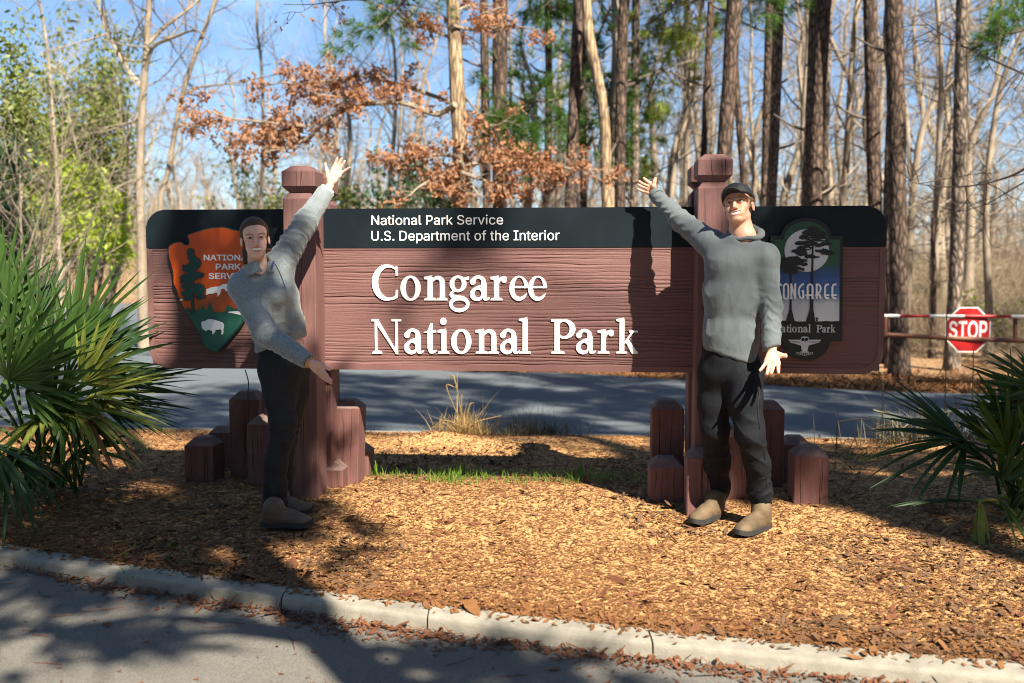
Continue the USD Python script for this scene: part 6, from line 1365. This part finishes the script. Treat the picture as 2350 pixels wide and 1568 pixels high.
def twig_spray(label, P, y, r0, leaves, seed, name='overhanging_branch', n=14, mat='twig_dark', leafmat='oak_leaf', size=.07, tl=.5):
    rg = np.random.default_rng(seed); c = catmull([at(u, v, y + .2 * math.sin(k)) for k, (u, v) in enumerate(P)], 4); t = thing(name, label, 'branch', c[0]); mb = MB().add(*tube(c, np.linspace(r0, r0 * .3, len(c)), 5)); tips = []
    for k in range(n):
        i = rg.integers(1, len(c)); branch(mb, c[i], unit(rg.normal(0, 1, 3) * [1, .7, .6]), rg.uniform(.25, .9) * tl * 2, r0 * .35, 2, 3, rg, .0, .3, (4, 3, 3), tips)
    obj('limb', (lambda g: (g[0] - c[0], g[1]))(mb.get()), mat, t)
    if leaves: T = np.array(tips); C = T[rg.integers(0, len(T), leaves)] + rg.normal(0, .04, (leaves, 3)); obj('leaves', (lambda g: (g[0] - c[0], g[1]))(cards(C, size, rg, lobes=True)), leafmat, t, kind='stuff')
twig_spray('bare dark branch reaching in from the right edge above the stop sign', [(2420, 330), (2340, 395), (2240, 425), (2150, 428), (2080, 415)], 9.5, .014, 0, 31, tl=.45)
twig_spray('thin bare branch drooping across the right pine trunks', [(2420, 380), (2330, 430), (2260, 470), (2180, 490)], 9.8, .010, 0, 32, n=10, tl=.4)
twig_spray('bare branch crossing the upper right corner', [(2430, 200), (2350, 170), (2260, 130), (2180, 90), (2120, 50)], 10.5, .014, 0, 33, tl=.6)
twig_spray('sparse branch with a few brown leaves along the top edge left of the middle', [(900, -60), (860, -5), (800, 0), (720, 10), (650, 10)], 9.0, .010, 60, 34, n=9, size=.055, tl=.35)
# pine boughs in view
def bough(label, P, y, seed, mat='needle_green', n=26, L=.22, spread=.5, ntuft=420, r0=.03, name='pine_bough', per=18):
    rg = np.random.default_rng(seed); c = catmull([at(u, v, y + .3 * math.sin(k + seed)) for k, (u, v) in enumerate(P)], 4); t = thing(name, label, 'pine bough', c[0]); mb = MB().add(*tube(c, np.linspace(r0, r0 * .35, len(c)), 5)); tips = []
    for k in range(n): i = rg.integers(1, len(c)); branch(mb, c[i], unit(rg.normal(0, 1, 3) + [0, 0, .1]), rg.uniform(.5, 1.2) * spread * 1.6, .011, 2, 3, rg, .2, .3, (4, 4, 3), tips)
    obj('limb', (lambda g: (g[0] - c[0], g[1]))(mb.get()), 'twig_dark', t); T = np.array(tips); T = T[rg.integers(0, len(T), ntuft)] + rg.normal(0, .06, (ntuft, 3)); D = T - c[len(c) // 2]; D /= np.linalg.norm(D, axis=1, keepdims=True)
    obj('needles', (lambda g: (g[0] - c[0], g[1]))(tuft(T, D + [0, 0, .3], L, rg, per, .0045 * y / 15)), mat, t, kind='stuff')
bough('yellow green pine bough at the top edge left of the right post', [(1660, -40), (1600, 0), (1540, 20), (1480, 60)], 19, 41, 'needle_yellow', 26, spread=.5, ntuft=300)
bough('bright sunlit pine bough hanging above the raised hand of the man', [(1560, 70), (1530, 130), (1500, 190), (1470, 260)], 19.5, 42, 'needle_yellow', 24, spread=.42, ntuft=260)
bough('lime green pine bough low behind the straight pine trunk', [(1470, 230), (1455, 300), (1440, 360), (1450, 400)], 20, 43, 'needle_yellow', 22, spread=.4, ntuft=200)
bough('green pine bough between the dark double pine and the pale trunk', [(1400, 20), (1370, 90), (1350, 150), (1380, 220)], 21, 44, 'needle_green', 28, spread=.55, ntuft=330)
bough('deep green pine bough behind the slender trunk in the middle', [(1340, 200), (1270, 230), (1210, 235), (1160, 260)], 17.5, 45, 'needle_green', 30, spread=.55, ntuft=380)
bough('dark green bough at the top edge beside the oak leaves', [(960, -30), (920, 10), (890, 40), (870, 60)], 14.5, 46, 'needle_green', 18, spread=.4, ntuft=240)
bough('green bough at the foot of the broad dark pine', [(1210, 300), (1170, 320), (1145, 340)], 15.5, 47, 'needle_green', 14, spread=.35, ntuft=240)
bough('tall green bough behind the right of the double pine', [(1420, 120), (1400, 220), (1380, 300), (1370, 360)], 18.5, 48, 'needle_green', 26, spread=.5, ntuft=300)
bough('green pine bough at the top edge above the slender trunk', [(1300, -30), (1260, 0), (1220, 30)], 18, 49, 'needle_green', 20, spread=.5, ntuft=320)
bough('dark green bough at the upper right corner', [(2440, 60), (2380, 60), (2330, 75), (2290, 90)], 13, 50, 'needle_green', 16, spread=.35, ntuft=240)
bough('green bough at the top edge right of the right post', [(1850, -50), (1780, -20), (1720, 5)], 17, 51, 'needle_green', 18, spread=.4, ntuft=260)
# leafy shrubs and young evergreens
def shrub(label, u, v, y, w, h, n, mat, size, seed, cat='shrub', name='shrub', stems=9, gappy=.45, zb=None):
    rg = np.random.default_rng(seed); c = at(u, v, y); base = np.array([c[0], y, float(terrain_z(c[0], y)) if zb is None else zb]); t = thing(name, label, cat, base); mb, tips = MB(), []
    top = c[2] - base[2]
    for k in range(stems): branch(mb, (rg.normal(0, w * .12), rg.normal(0, w * .12), 0), (rg.normal(0, .35), rg.normal(0, .3), 1), top * rg.uniform(.7, 1.05), .035 * max(.5, h / 3), 0, 2, rg, .4, .2, (9, 6), tips, ratio=(.42, .5))
    obj('stem', mb.get(), 'twig', t); T = np.array(tips); keep = T[:, 2] > top - h; T = T[keep] if keep.sum() > 10 else T
    g = meshkit.fbm(T * 1.1 + seed, 3, seed); T = T[g > np.quantile(g, gappy)]; T = T * [w / max(.2, np.abs(T[:, 0]).max()) * .9, w / max(.2, np.abs(T[:, 1]).max()) * .8, 1]
    C = T[rg.integers(0, len(T), n)] + rg.normal(0, .13 * max(1, h / 3), (n, 3)); C[:, 2] = np.maximum(C[:, 2], .05); obj('foliage', cards(C, size, rg), mat, t, kind='stuff')
shrub('large grey green evergreen holly left of the pale forked tree', 190, 130, 24, 1.6, 5.6, 9500, 'shrub_green', .14, 71, 'tree', 'holly_tree', 7, .3)
shrub('second olive green evergreen at the left edge above the palmetto', 60, 250, 27, 2.0, 4.2, 8000, 'shrub_green', .15, 72, 'tree', 'holly_tree', 8, .35)
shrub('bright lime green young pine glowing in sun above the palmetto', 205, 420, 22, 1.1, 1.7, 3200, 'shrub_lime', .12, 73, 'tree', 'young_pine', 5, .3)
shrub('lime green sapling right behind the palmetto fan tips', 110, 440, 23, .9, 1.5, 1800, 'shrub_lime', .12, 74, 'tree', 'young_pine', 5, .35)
shrub('dark green bush low behind the oak leaves', 960, 410, 19, 1.2, 1.9, 4200, 'shrub_dark', .11, 75)
shrub('yellow green bush behind the raised hand of the woman', 850, 410, 25, 1.5, 2.0, 3600, 'shrub_green', .13, 76)
shrub('dark twiggy bush on the leaf bank above the palmetto', 130, 600, 46, 1.6, 1.6, 1500, 'shrub_dark', .16, 77, zb=1.9)
shrub('thin olive bush between the pale forked tree and the left post', 560, 400, 30, 2.4, 2.6, 2600, 'shrub_green', .13, 78, gappy=.5)
shrub('green bush low between the trunks right of the stop sign', 2300, 690, 19, .8, .8, 700, 'shrub_green', .09, 79)
shrub('dark green shrub at the left edge above the palmetto', -10, 330, 16, .7, 2.6, 2600, 'shrub_dark', .12, 80)
shrub('small green bush behind the right end of the sign', 1960, 560, 24, 1.2, 1.2, 700, 'shrub_green', .11, 81, gappy=.5)
shrub('leafy crown tip at the upper left corner', 10, 40, 14, .7, 1.6, 1300, 'shrub_green', .09, 82, gappy=.4)
# bare pale trees that can be told apart
def bare(label, P, y, r0, seed, limbs=(), name='bare_tree', mat='pale_bark', n=20, tl=1.4, group=None):
    rg = np.random.default_rng(seed); pts = [at(u, v, y + .0) for u, v in P]; base = pts[0].copy(); base[2] = float(terrain_z(base[0], y)) - .1
    t = thing(name, label, 'tree', base, group=group); c = np.vstack([[base], pts]); obj('trunk', trunk_mesh(c - base, np.linspace(r0, r0 * .45, 6), 12, .10, seed, .2, 4), mat, t, smooth=True); mb = MB(); cc = catmull(c, 5)
    for LP, ly, lr in limbs:
        l = catmull([at(u, v, y + ly * k / len(LP)) for k, (u, v) in enumerate(LP)], 4); mb.add(*tube(l, np.linspace(lr, lr * .3, len(l)), 6))
        for k in range(n // 2): i = rg.integers(len(l) // 4, len(l)); branch(mb, l[i], unit(rg.normal(0, 1, 3) + [0, 0, .35]), rg.uniform(.4, 1) * tl, lr * .35, 1, 3, rg, .3, .25, (5, 4, 4))
    for k in range(n): i = rg.integers(len(cc) // 3, len(cc)); branch(mb, cc[i], unit(rg.normal(0, 1, 3) * [1, 1, .5] + [0, 0, .4]), rg.uniform(.5, 1.2) * tl, r0 * .17, 1, 3, rg, .4, .25, (6, 5, 4))
    obj('branches', (lambda g: (g[0] - base, g[1]))(mb.get()), 'twig', t)
bare('pale forked tree with white limbs standing left of the sign', [(322, 480), (323, 330), (330, 200), (338, 80), (346, -60), (350, -250)], 19, .100, 91, [([(330, 205), (300, 170), (270, 120), (240, 60), (215, -30)], 1, .06), ([(333, 170), (350, 110), (400, 85), (450, 70), (480, 95)], -1, .045), ([(328, 270), (290, 285), (250, 300)], 1, .03), ([(340, 100), (380, 60), (440, 15), (470, -20)], 1, .05), ([(325, 410), (290, 420), (250, 440)], -1, .02)])
bare('leaning pale tree crossing right of the forked tree', [(368, 480), (385, 400), (402, 300), (418, 220), (450, 120), (492, 10), (530, -90), (560, -200)], 20.5, .075, 92, [([(418, 220), (460, 200), (540, 190), (640, 170)], 1, .035), ([(405, 300), (430, 270), (470, 215)], 1, .03)])
bare('thin bare tree at the upper left beside the holly', [(130, 400), (120, 250), (110, 120), (90, 0), (70, -100)], 21, .05, 93, [([(115, 150), (180, 190), (230, 210)], 1, .025)])
bare('slim grey tree right behind the left post', [(600, 470), (604, 300), (600, 150), (590, 60), (592, -60)], 26, .07, 94)
bare('pale thin leaning trunk behind the raised hand of the man', [(1540, 470), (1560, 330), (1592, 200), (1600, 90), (1620, -40)], 22, .075, 95, [([(1580, 250), (1555, 150), (1560, 80)], 1, .035)])
bare('crooked pale trunk in the gap right of the hand', [(1610, 470), (1598, 330), (1580, 230), (1562, 120), (1580, 20)], 24, .085, 96)
bare('forked grey tree between the trio and the sign end trunk', [(1940, 470), (1945, 330), (1970, 230), (1920, 120), (1890, 40), (1880, -60)], 23, .085, 97, [([(1950, 300), (1990, 210), (2020, 140), (2030, 60)], 1, .05)])
bare('pale slanting tree right of the largest pine', [(2080, 700), (2100, 400), (2130, 260), (2200, 170), (2260, 60), (2290, -40)], 21, .10, 98, [([(2090, 430), (2080, 250), (2060, 120)], 1, .05), ([(2120, 280), (2110, 150), (2090, 40)], 1, .05)])
bare('pale straight tree left of the stop sign pine', [(2140, 700), (2148, 500), (2155, 300), (2160, 150), (2150, 0), (2140, -120)], 18.5, .07, 99, [([(2150, 420), (2180, 300), (2240, 240), (2300, 220)], 1, .04)])
bare('slanting pale tree rising to the upper right corner', [(2270, 720), (2262, 500), (2275, 330), (2300, 190), (2340, 90), (2380, 0)], 17.5, .075, 100, [([(2270, 380), (2300, 300), (2360, 250)], 1, .035)])
bare('thin dark broken trunk in the sunlit brush left of the stop sign', [(2143, 690), (2146, 620), (2140, 560), (2142, 500)], 17, .06, 101, mat='pine_bark', n=6, tl=.6)
bare('bare tree between the thin pine and the pair right of the man', [(1730, 470), (1728, 340), (1720, 200), (1725, 80), (1715, -60)], 24, .06, 102)

# the wood behind: copies of a few bare trees and thickets
PROTO = []
for k in range(5):
    rg = np.random.default_rng(700 + k); mb = MB(); H = 11.0
    pts = [np.array([rg.normal(0, .06) * i, rg.normal(0, .06) * i, H * i / 6]) for i in range(7)]
    c = klass(f'bare_tree_kind_{k}'); obj('trunk', trunk_mesh(pts, [.11, .10, .085, .07, .05, .035, .02], 8, .1, k, .5, 3), 'pale_bark', c, smooth=True); cc = catmull(pts, 5)
    for q in range(20):
        i = rg.integers(len(cc) // 5, len(cc)); branch(mb, cc[i], unit(rg.normal(0, 1, 3) * [1, 1, .4] + [0, 0, .7]), rg.uniform(1.2, 3.2), .020, 1, 3, rg, .6, .20, (7, 6, 4), sides=(6, 4, 3, 3))
    obj('branches', mb.get(), 'twig', c); PROTO.append(c)
THK = []
for k in range(3):
    rg = np.random.default_rng(800 + k); mb = MB()
    for q in range(36): branch(mb, (rg.normal(0, .7), rg.normal(0, .5), 0), (rg.normal(0, .45), rg.normal(0, .3), 1), rg.uniform(.9, 2.9), .012, 1, 3, rg, .15, .35, (6, 5, 4), sides=(4, 3, 3, 3))
    THK.append(mb.get())
def on_road(x, y): return Polygon(np.vstack([near, far])).buffer(.8).contains(Point(x, y))
rg = np.random.default_rng(99); spots = []
while len(spots) < 70:
    y = rg.uniform(17.5, 46) ; x = rg.uniform(-.58, .58) * y
    if x < -4 and y < 27 and rg.random() < .5: continue
    if -5 < x < 0 and y < 26: continue
    if on_road(x, y) or any((x - a) ** 2 + (y - b) ** 2 < .9 for a, b in spots): continue
    spots.append((x, y))
for k, (x, y) in enumerate(sorted(spots, key=lambda s: s[1])):
    side = 'left of the left sign post' if x / y < -.17 else ('behind the middle of the sign' if x / y < .2 else 'right of the right sign post')
    copy_of(PROTO[k % 5], 'woodland_tree', f'slender leafless woodland tree in the pale bare wood {side}', 'tree', (x, y, float(terrain_z(x, y)) - .05), rg.uniform(0, 2 * PI), (rg.uniform(.75, 1.35),) * 2 + (rg.uniform(.75, 1.25),), 'leafless trees of the wood ' + side, (rg.normal(0, .03), rg.normal(0, .03)))
def instancer(name, protos, mats, pos, rz, sc, label, cat):
    p = UsdGeom.PointInstancer.Define(stage, '/World/' + name); rel = []
    for k, (g, m) in enumerate(zip(protos, mats)):
        if isinstance(g, str):
            x = UsdGeom.Xform.Define(stage, f'/World/{name}/kind_{k}'); x.GetPrim().GetReferences().AddInternalReference(g); rel.append(x.GetPath())
        else: rel.append(obj(f'kind_{k}', g, m, f'/World/{name}').GetPath())
    p.CreatePrototypesRel().SetTargets(rel); p.CreatePositionsAttr(Vt.Vec3fArray.FromNumpy(np.asarray(pos, np.float32))); p.CreateProtoIndicesAttr(Vt.IntArray.FromNumpy((np.arange(len(pos)) % len(rel)).astype(np.int32)))
    p.CreateOrientationsAttr(Vt.QuathArray([Gf.Quath(float(math.cos(a / 2)), 0, 0, float(math.sin(a / 2))) for a in rz])); p.CreateScalesAttr(Vt.Vec3fArray.FromNumpy(np.asarray(sc, np.float32))); tag(p.GetPrim(), label, cat, None, 'stuff')
pos = []
while len(pos) < 420:
    y = rg.uniform(40, 115); x = rg.uniform(-.62, .62) * y
    if on_road(x, y): continue
    pos.append((x, y, float(terrain_z(x, y)) - .1))
sc = rg.uniform(.9, 1.6, len(pos)); instancer('far_wood', PROTO, [None] * 5, pos, rg.uniform(0, 6.28, len(pos)), np.column_stack([sc * rg.uniform(.9, 1.2, len(pos)), sc, sc * rg.uniform(.42, .66, len(pos))]), 'far-off pale leafless wood closing the background', 'wood')
pos = []
while len(pos) < 620:
    y = 14.5 + 60 * rg.random() ** 1.5; x = rg.uniform(-.62, .62) * y
    if on_road(x, y) or (y < 19 and x < 5.2 ) or (y < 17 and x < 8.5 and rg.random() < .8): continue
    pos.append((x, y, float(terrain_z(x, y)) - .1))
P_ = np.array(pos); sc = rg.uniform(.5, 1.2, len(pos)) * np.interp(P_[:, 1], [14, 20, 40, 75], [.35, .75, 1.15, 1.7])
instancer('undergrowth', THK, ['thicket'] * 3, pos, rg.uniform(0, 6.28, len(pos)), np.column_stack([sc * 1.2, sc, sc]), 'tangled grey brown undergrowth on the floor of the wood', 'undergrowth')

# trees that stand behind the camera and throw the dappled shade
def shade_tree(label, base, limbs, trunk_r, seed, H=13.0, crown=None, lean=(0, 0), csc=1.0):
    base = np.array([base[0], base[1], -.1]); t = thing('shade_tree', label, 'tree', base); rg = np.random.default_rng(seed); P = np.array([[lean[0] * h, lean[1] * h, h] for h in np.linspace(0, H, 7)]); obj('trunk', trunk_mesh(P, [trunk_r, trunk_r * .95, trunk_r * .85, trunk_r * .7, trunk_r * .5, trunk_r * .3], 12, .1, seed), 'pine_bark', t, smooth=True)
    mb = MB(); C, D = [], []
    for p, rad, n in limbs:
        p = np.asarray(p, float) - base; h = np.clip(p[2] - .5 - .3 * np.linalg.norm(p[:2]), 1.5, H - .3); a = np.array([np.interp(h, P[:, 2], P[:, k]) for k in range(3)])
        mb.add(*tube(catmull([a, a * .5 + p * .5 + [0, 0, .25], p], 5), np.linspace(.05, .018, 11), 5)); tips = []
        for q in range(5): branch(mb, p, unit(rg.normal(0, 1, 3)), rad * rg.uniform(.7, 1.1), .014, 2, 3, rg, .1, .3, (5, 4, 3), tips)
        T = np.array(tips); T = p + (T - p) * np.minimum(1, rad / np.maximum(.05, np.linalg.norm(T - p, axis=1)))[:, None]; T = T[rg.integers(0, len(T), n)] + rg.normal(0, rad * .22, (n, 3)); C.append(T); d = T - p; D.append(d / (np.linalg.norm(d, axis=1, keepdims=True) + 1e-6))
    obj('limbs', mb.get(), 'twig_dark', t)
    if C:
        C, D = np.vstack(C), np.vstack(D); ok = np.ones(len(C), bool)
        for p, r_, keep in GAPS: q = C + base - p; ok &= ~((np.linalg.norm(q - (q @ to_sun)[:, None] * to_sun, axis=1) < r_) & (rg.random(len(C)) > keep))
        C, D = [C[ok]], [D[ok]]
    if C: obj('needles', tuft(np.vstack(C), np.vstack(D), .24, rg, 16, .014), 'needle_green', t, kind='stuff')
    if crown is not None: crown_on(t, P[-1] - [0, 0, crown], seed, csc, seed)
GAPS = [(at(610, 690, 5.1), .26, .35), (at(720, 490, 5.36), .38, .08), (at(765, 410, 5.45), .25, .05), (at(600, 750, 5.03), .2, .4), (at(880, 770, 5.85), .30, .12), (at(880, 640, 5.85), .28, .25), (at(470, 620, 5.95), .22, .25), (at(385, 700, 5.95), .26, .12), (at(690, 450, 5.7), .22, .2)]      # openings in the crowns
def up(p, d): return np.asarray(p, float) + to_sun * d
SHADE = []
# boughs are set where the sun's path to a shaded spot passes: (spot, distance of the bough along that path, its size, tufts)
def gp(u, v, z=.0): return onz(u, v, z)
tb = gp(855, 1568, ASPH) + np.array([to_sun[0], to_sun[1], 0]) / np.linalg.norm(to_sun[:2]) * 5.2
shade_tree('tall pine behind the camera whose trunk shades kerb and bed', (tb[0], tb[1]), [(up(gp(u, v), d), s, n) for u, v, d, s, n in (
    (60, 1200, 11.5, .55, 95), (220, 1190, 11.8, .6, 110), (380, 1180, 11.2, .55, 95), (520, 1180, 10.6, .5, 85), (100, 1290, 11.0, .45, 60), (300, 1290, 10.8, .45, 60), (470, 1270, 10.4, .4, 55), (600, 1240, 10.2, .4, 55), (430, 1090, 11.6, .45, 70), (560, 1120, 11.2, .45, 70), (50, 1440, 9.2, .34, 44), (400, 1385, 9.6, .3, 36), (250, 1500, 9.0, .2, 14), (1120, 1530, 8.2, .3, 34), (1010, 1500, 8.4, .22, 20), (1300, 1545, 8.6, .25, 22))]
    + [(up(at(u, v, 5.2), d), s, n) for u, v, d, s, n in ((640, 780, 10.6, .32, 22), (600, 700, 10.9, .28, 14), (620, 880, 10.4, .36, 70), (640, 1000, 10.4, .36, 65), (630, 1110, 10.2, .36, 60))]
    + [(up(at(u, v, 5.95), d), s, n) for u, v, d, s, n in ((510, 520, 12.4, .28, 55), (520, 640, 12.4, .26, 45), (520, 760, 12.2, .30, 65), (470, 800, 12.0, .26, 50), (590, 800, 11.8, .3, 60), (450, 700, 12.4, .2, 30))]
    + [(up((-5.6, 10.2, 0), 17.0), .8, 120), (up((-4.2, 9.4, 0), 16.6), .8, 120), (up((-6.6, 11.5, 0), 18), .9, 140)], 0.125, 5, H=18.5, crown=5.0, csc=.62)
shade_tree('pine behind the camera shading the right end of the sign', tuple((at(1880, 660, 5.7) + to_sun * 11 + np.array([1.3, .4, 0]))[:2]), [(up(at(1790, 560, 5.7), 11), .36, 70), (up(at(1880, 520, 5.7), 11.2), .38, 80), (up(at(1850, 690, 5.7), 11), .34, 60), (up(at(1880, 800, 5.7), 11.3), .42, 90), (up(at(1990, 840, 5.7), 11.4), .3, 60), (up(at(2010, 500, 5.7), 11), .25, 45), (up(at(1940, 600, 5.7), 11.6), .2, 25),
    (up(gp(2000, 1130), 11.0), .5, 90), (up(gp(2150, 1170), 11), .6, 130), (up(gp(2300, 1130), 11), .7, 150), (up(at(2300, 950, 5.4), 11.6), .55, 120), (up(gp(2150, 1060), 11.4), .55, 110), (up(gp(1980, 1060), 11.8), .5, 90)], .17, 7, H=11)
# soft diagonal bands on the lettered board: a few bare boughs high up
shade_tree('bare limbed tree behind the camera throwing soft bands on the lettered board', (9.8, -6.2), [(up(at(930, 650, 5.85), 19), .25, 9), (up(at(980, 590, 5.85), 19.2), .25, 9), (up(at(900, 745, 5.85), 19), .2, 6)], .15, 8, H=15)
for k, (x, y, H, c, sc, lab) in enumerate([(6.5, 3.2, 13.4, 4.9, .6, 'nearest on the right'), (9.0, 3.4, 13.4, 4.9, .6, 'second on the right'), (11.5, 3.8, 13.2, 4.9, .6, 'third on the right'), (14.2, 4.0, 13.2, 4.9, .6, 'fourth on the right'), (9.4, -2.2, 19.0, 5.2, .64, 'tall'), (7.6, -4.0, 21.0, 5.4, .66, 'tallest'), (13.5, -3.6, 20.5, 5.4, .66, 'farthest right')]):
    lm = []; rr = np.random.default_rng(300 + k)
    for (x0, x1) in ({'tallest': [(-3.6, 0.4)], 'tall': [(0.4, 3.6)], 'farthest right': [(3.6, 7.0)]}.get(lab, [])):
        for yy in (8.9, 9.8, 10.8, 11.9, 13.2):
            for xx in np.arange(x0, x1, .95):
                if rr.random() < .86 and not (yy < 9.5 and -1.9 < xx < .1): lm.append((up((xx + rr.normal(0, .15), yy + rr.normal(0, .15), 0), (yy - y) / .612), .55, 100))
    shade_tree(f'tall pine beside the camera shading the road, the {lab} one', (x, y), lm, .18, 20 + k, H=H, crown=c, csc=sc)
# the pine wood that stands all round the parking lot
c = klass('whole_pine'); obj('trunk', trunk_mesh([(0, 0, 3.0 * k) for k in range(7)], [.2, .19, .17, .15, .11, .07, .04], 8, .1, 3, .8, 3), 'pine_bark', c, smooth=True)
for q, (z, sc) in enumerate(((10.5, 1.05), (5.0, .8))):
    x = UsdGeom.Xform.Define(stage, c + f'/crown_{q}'); x.AddTranslateOp().Set(Gf.Vec3d(0, 0, z)); x.AddScaleOp().Set(Gf.Vec3f(sc, sc, sc)); x.GetPrim().GetReferences().AddInternalReference(CROWN[q])
rr = np.random.default_rng(4242); pos = []
while len(pos) < 130:
    a = rr.uniform(0, 2 * PI); d = rr.uniform(13, 46); x, y = d * math.sin(a), 4 + d * math.cos(a)
    if y > 0 and abs(x) < .62 * y + 7: continue
    da = abs((a - SUN_AZ + PI) % (2 * PI) - PI)
    if da < .75 and d < 27: continue
    pos.append((x, y, -.1))
while len(pos) < 230:
    a = SUN_AZ + rr.uniform(-1.0, 1.0); d = rr.uniform(29, 48); pos.append((d * math.sin(a), 4 + d * math.cos(a), -.1))
instancer('surrounding_wood', [c], [None], pos, rr.uniform(0, 6.28, len(pos)), np.column_stack([rr.uniform(.85, 1.2, len(pos))] * 2 + [rr.uniform(.85, 1.15, len(pos))]), 'pine wood standing round the parking lot', 'wood')
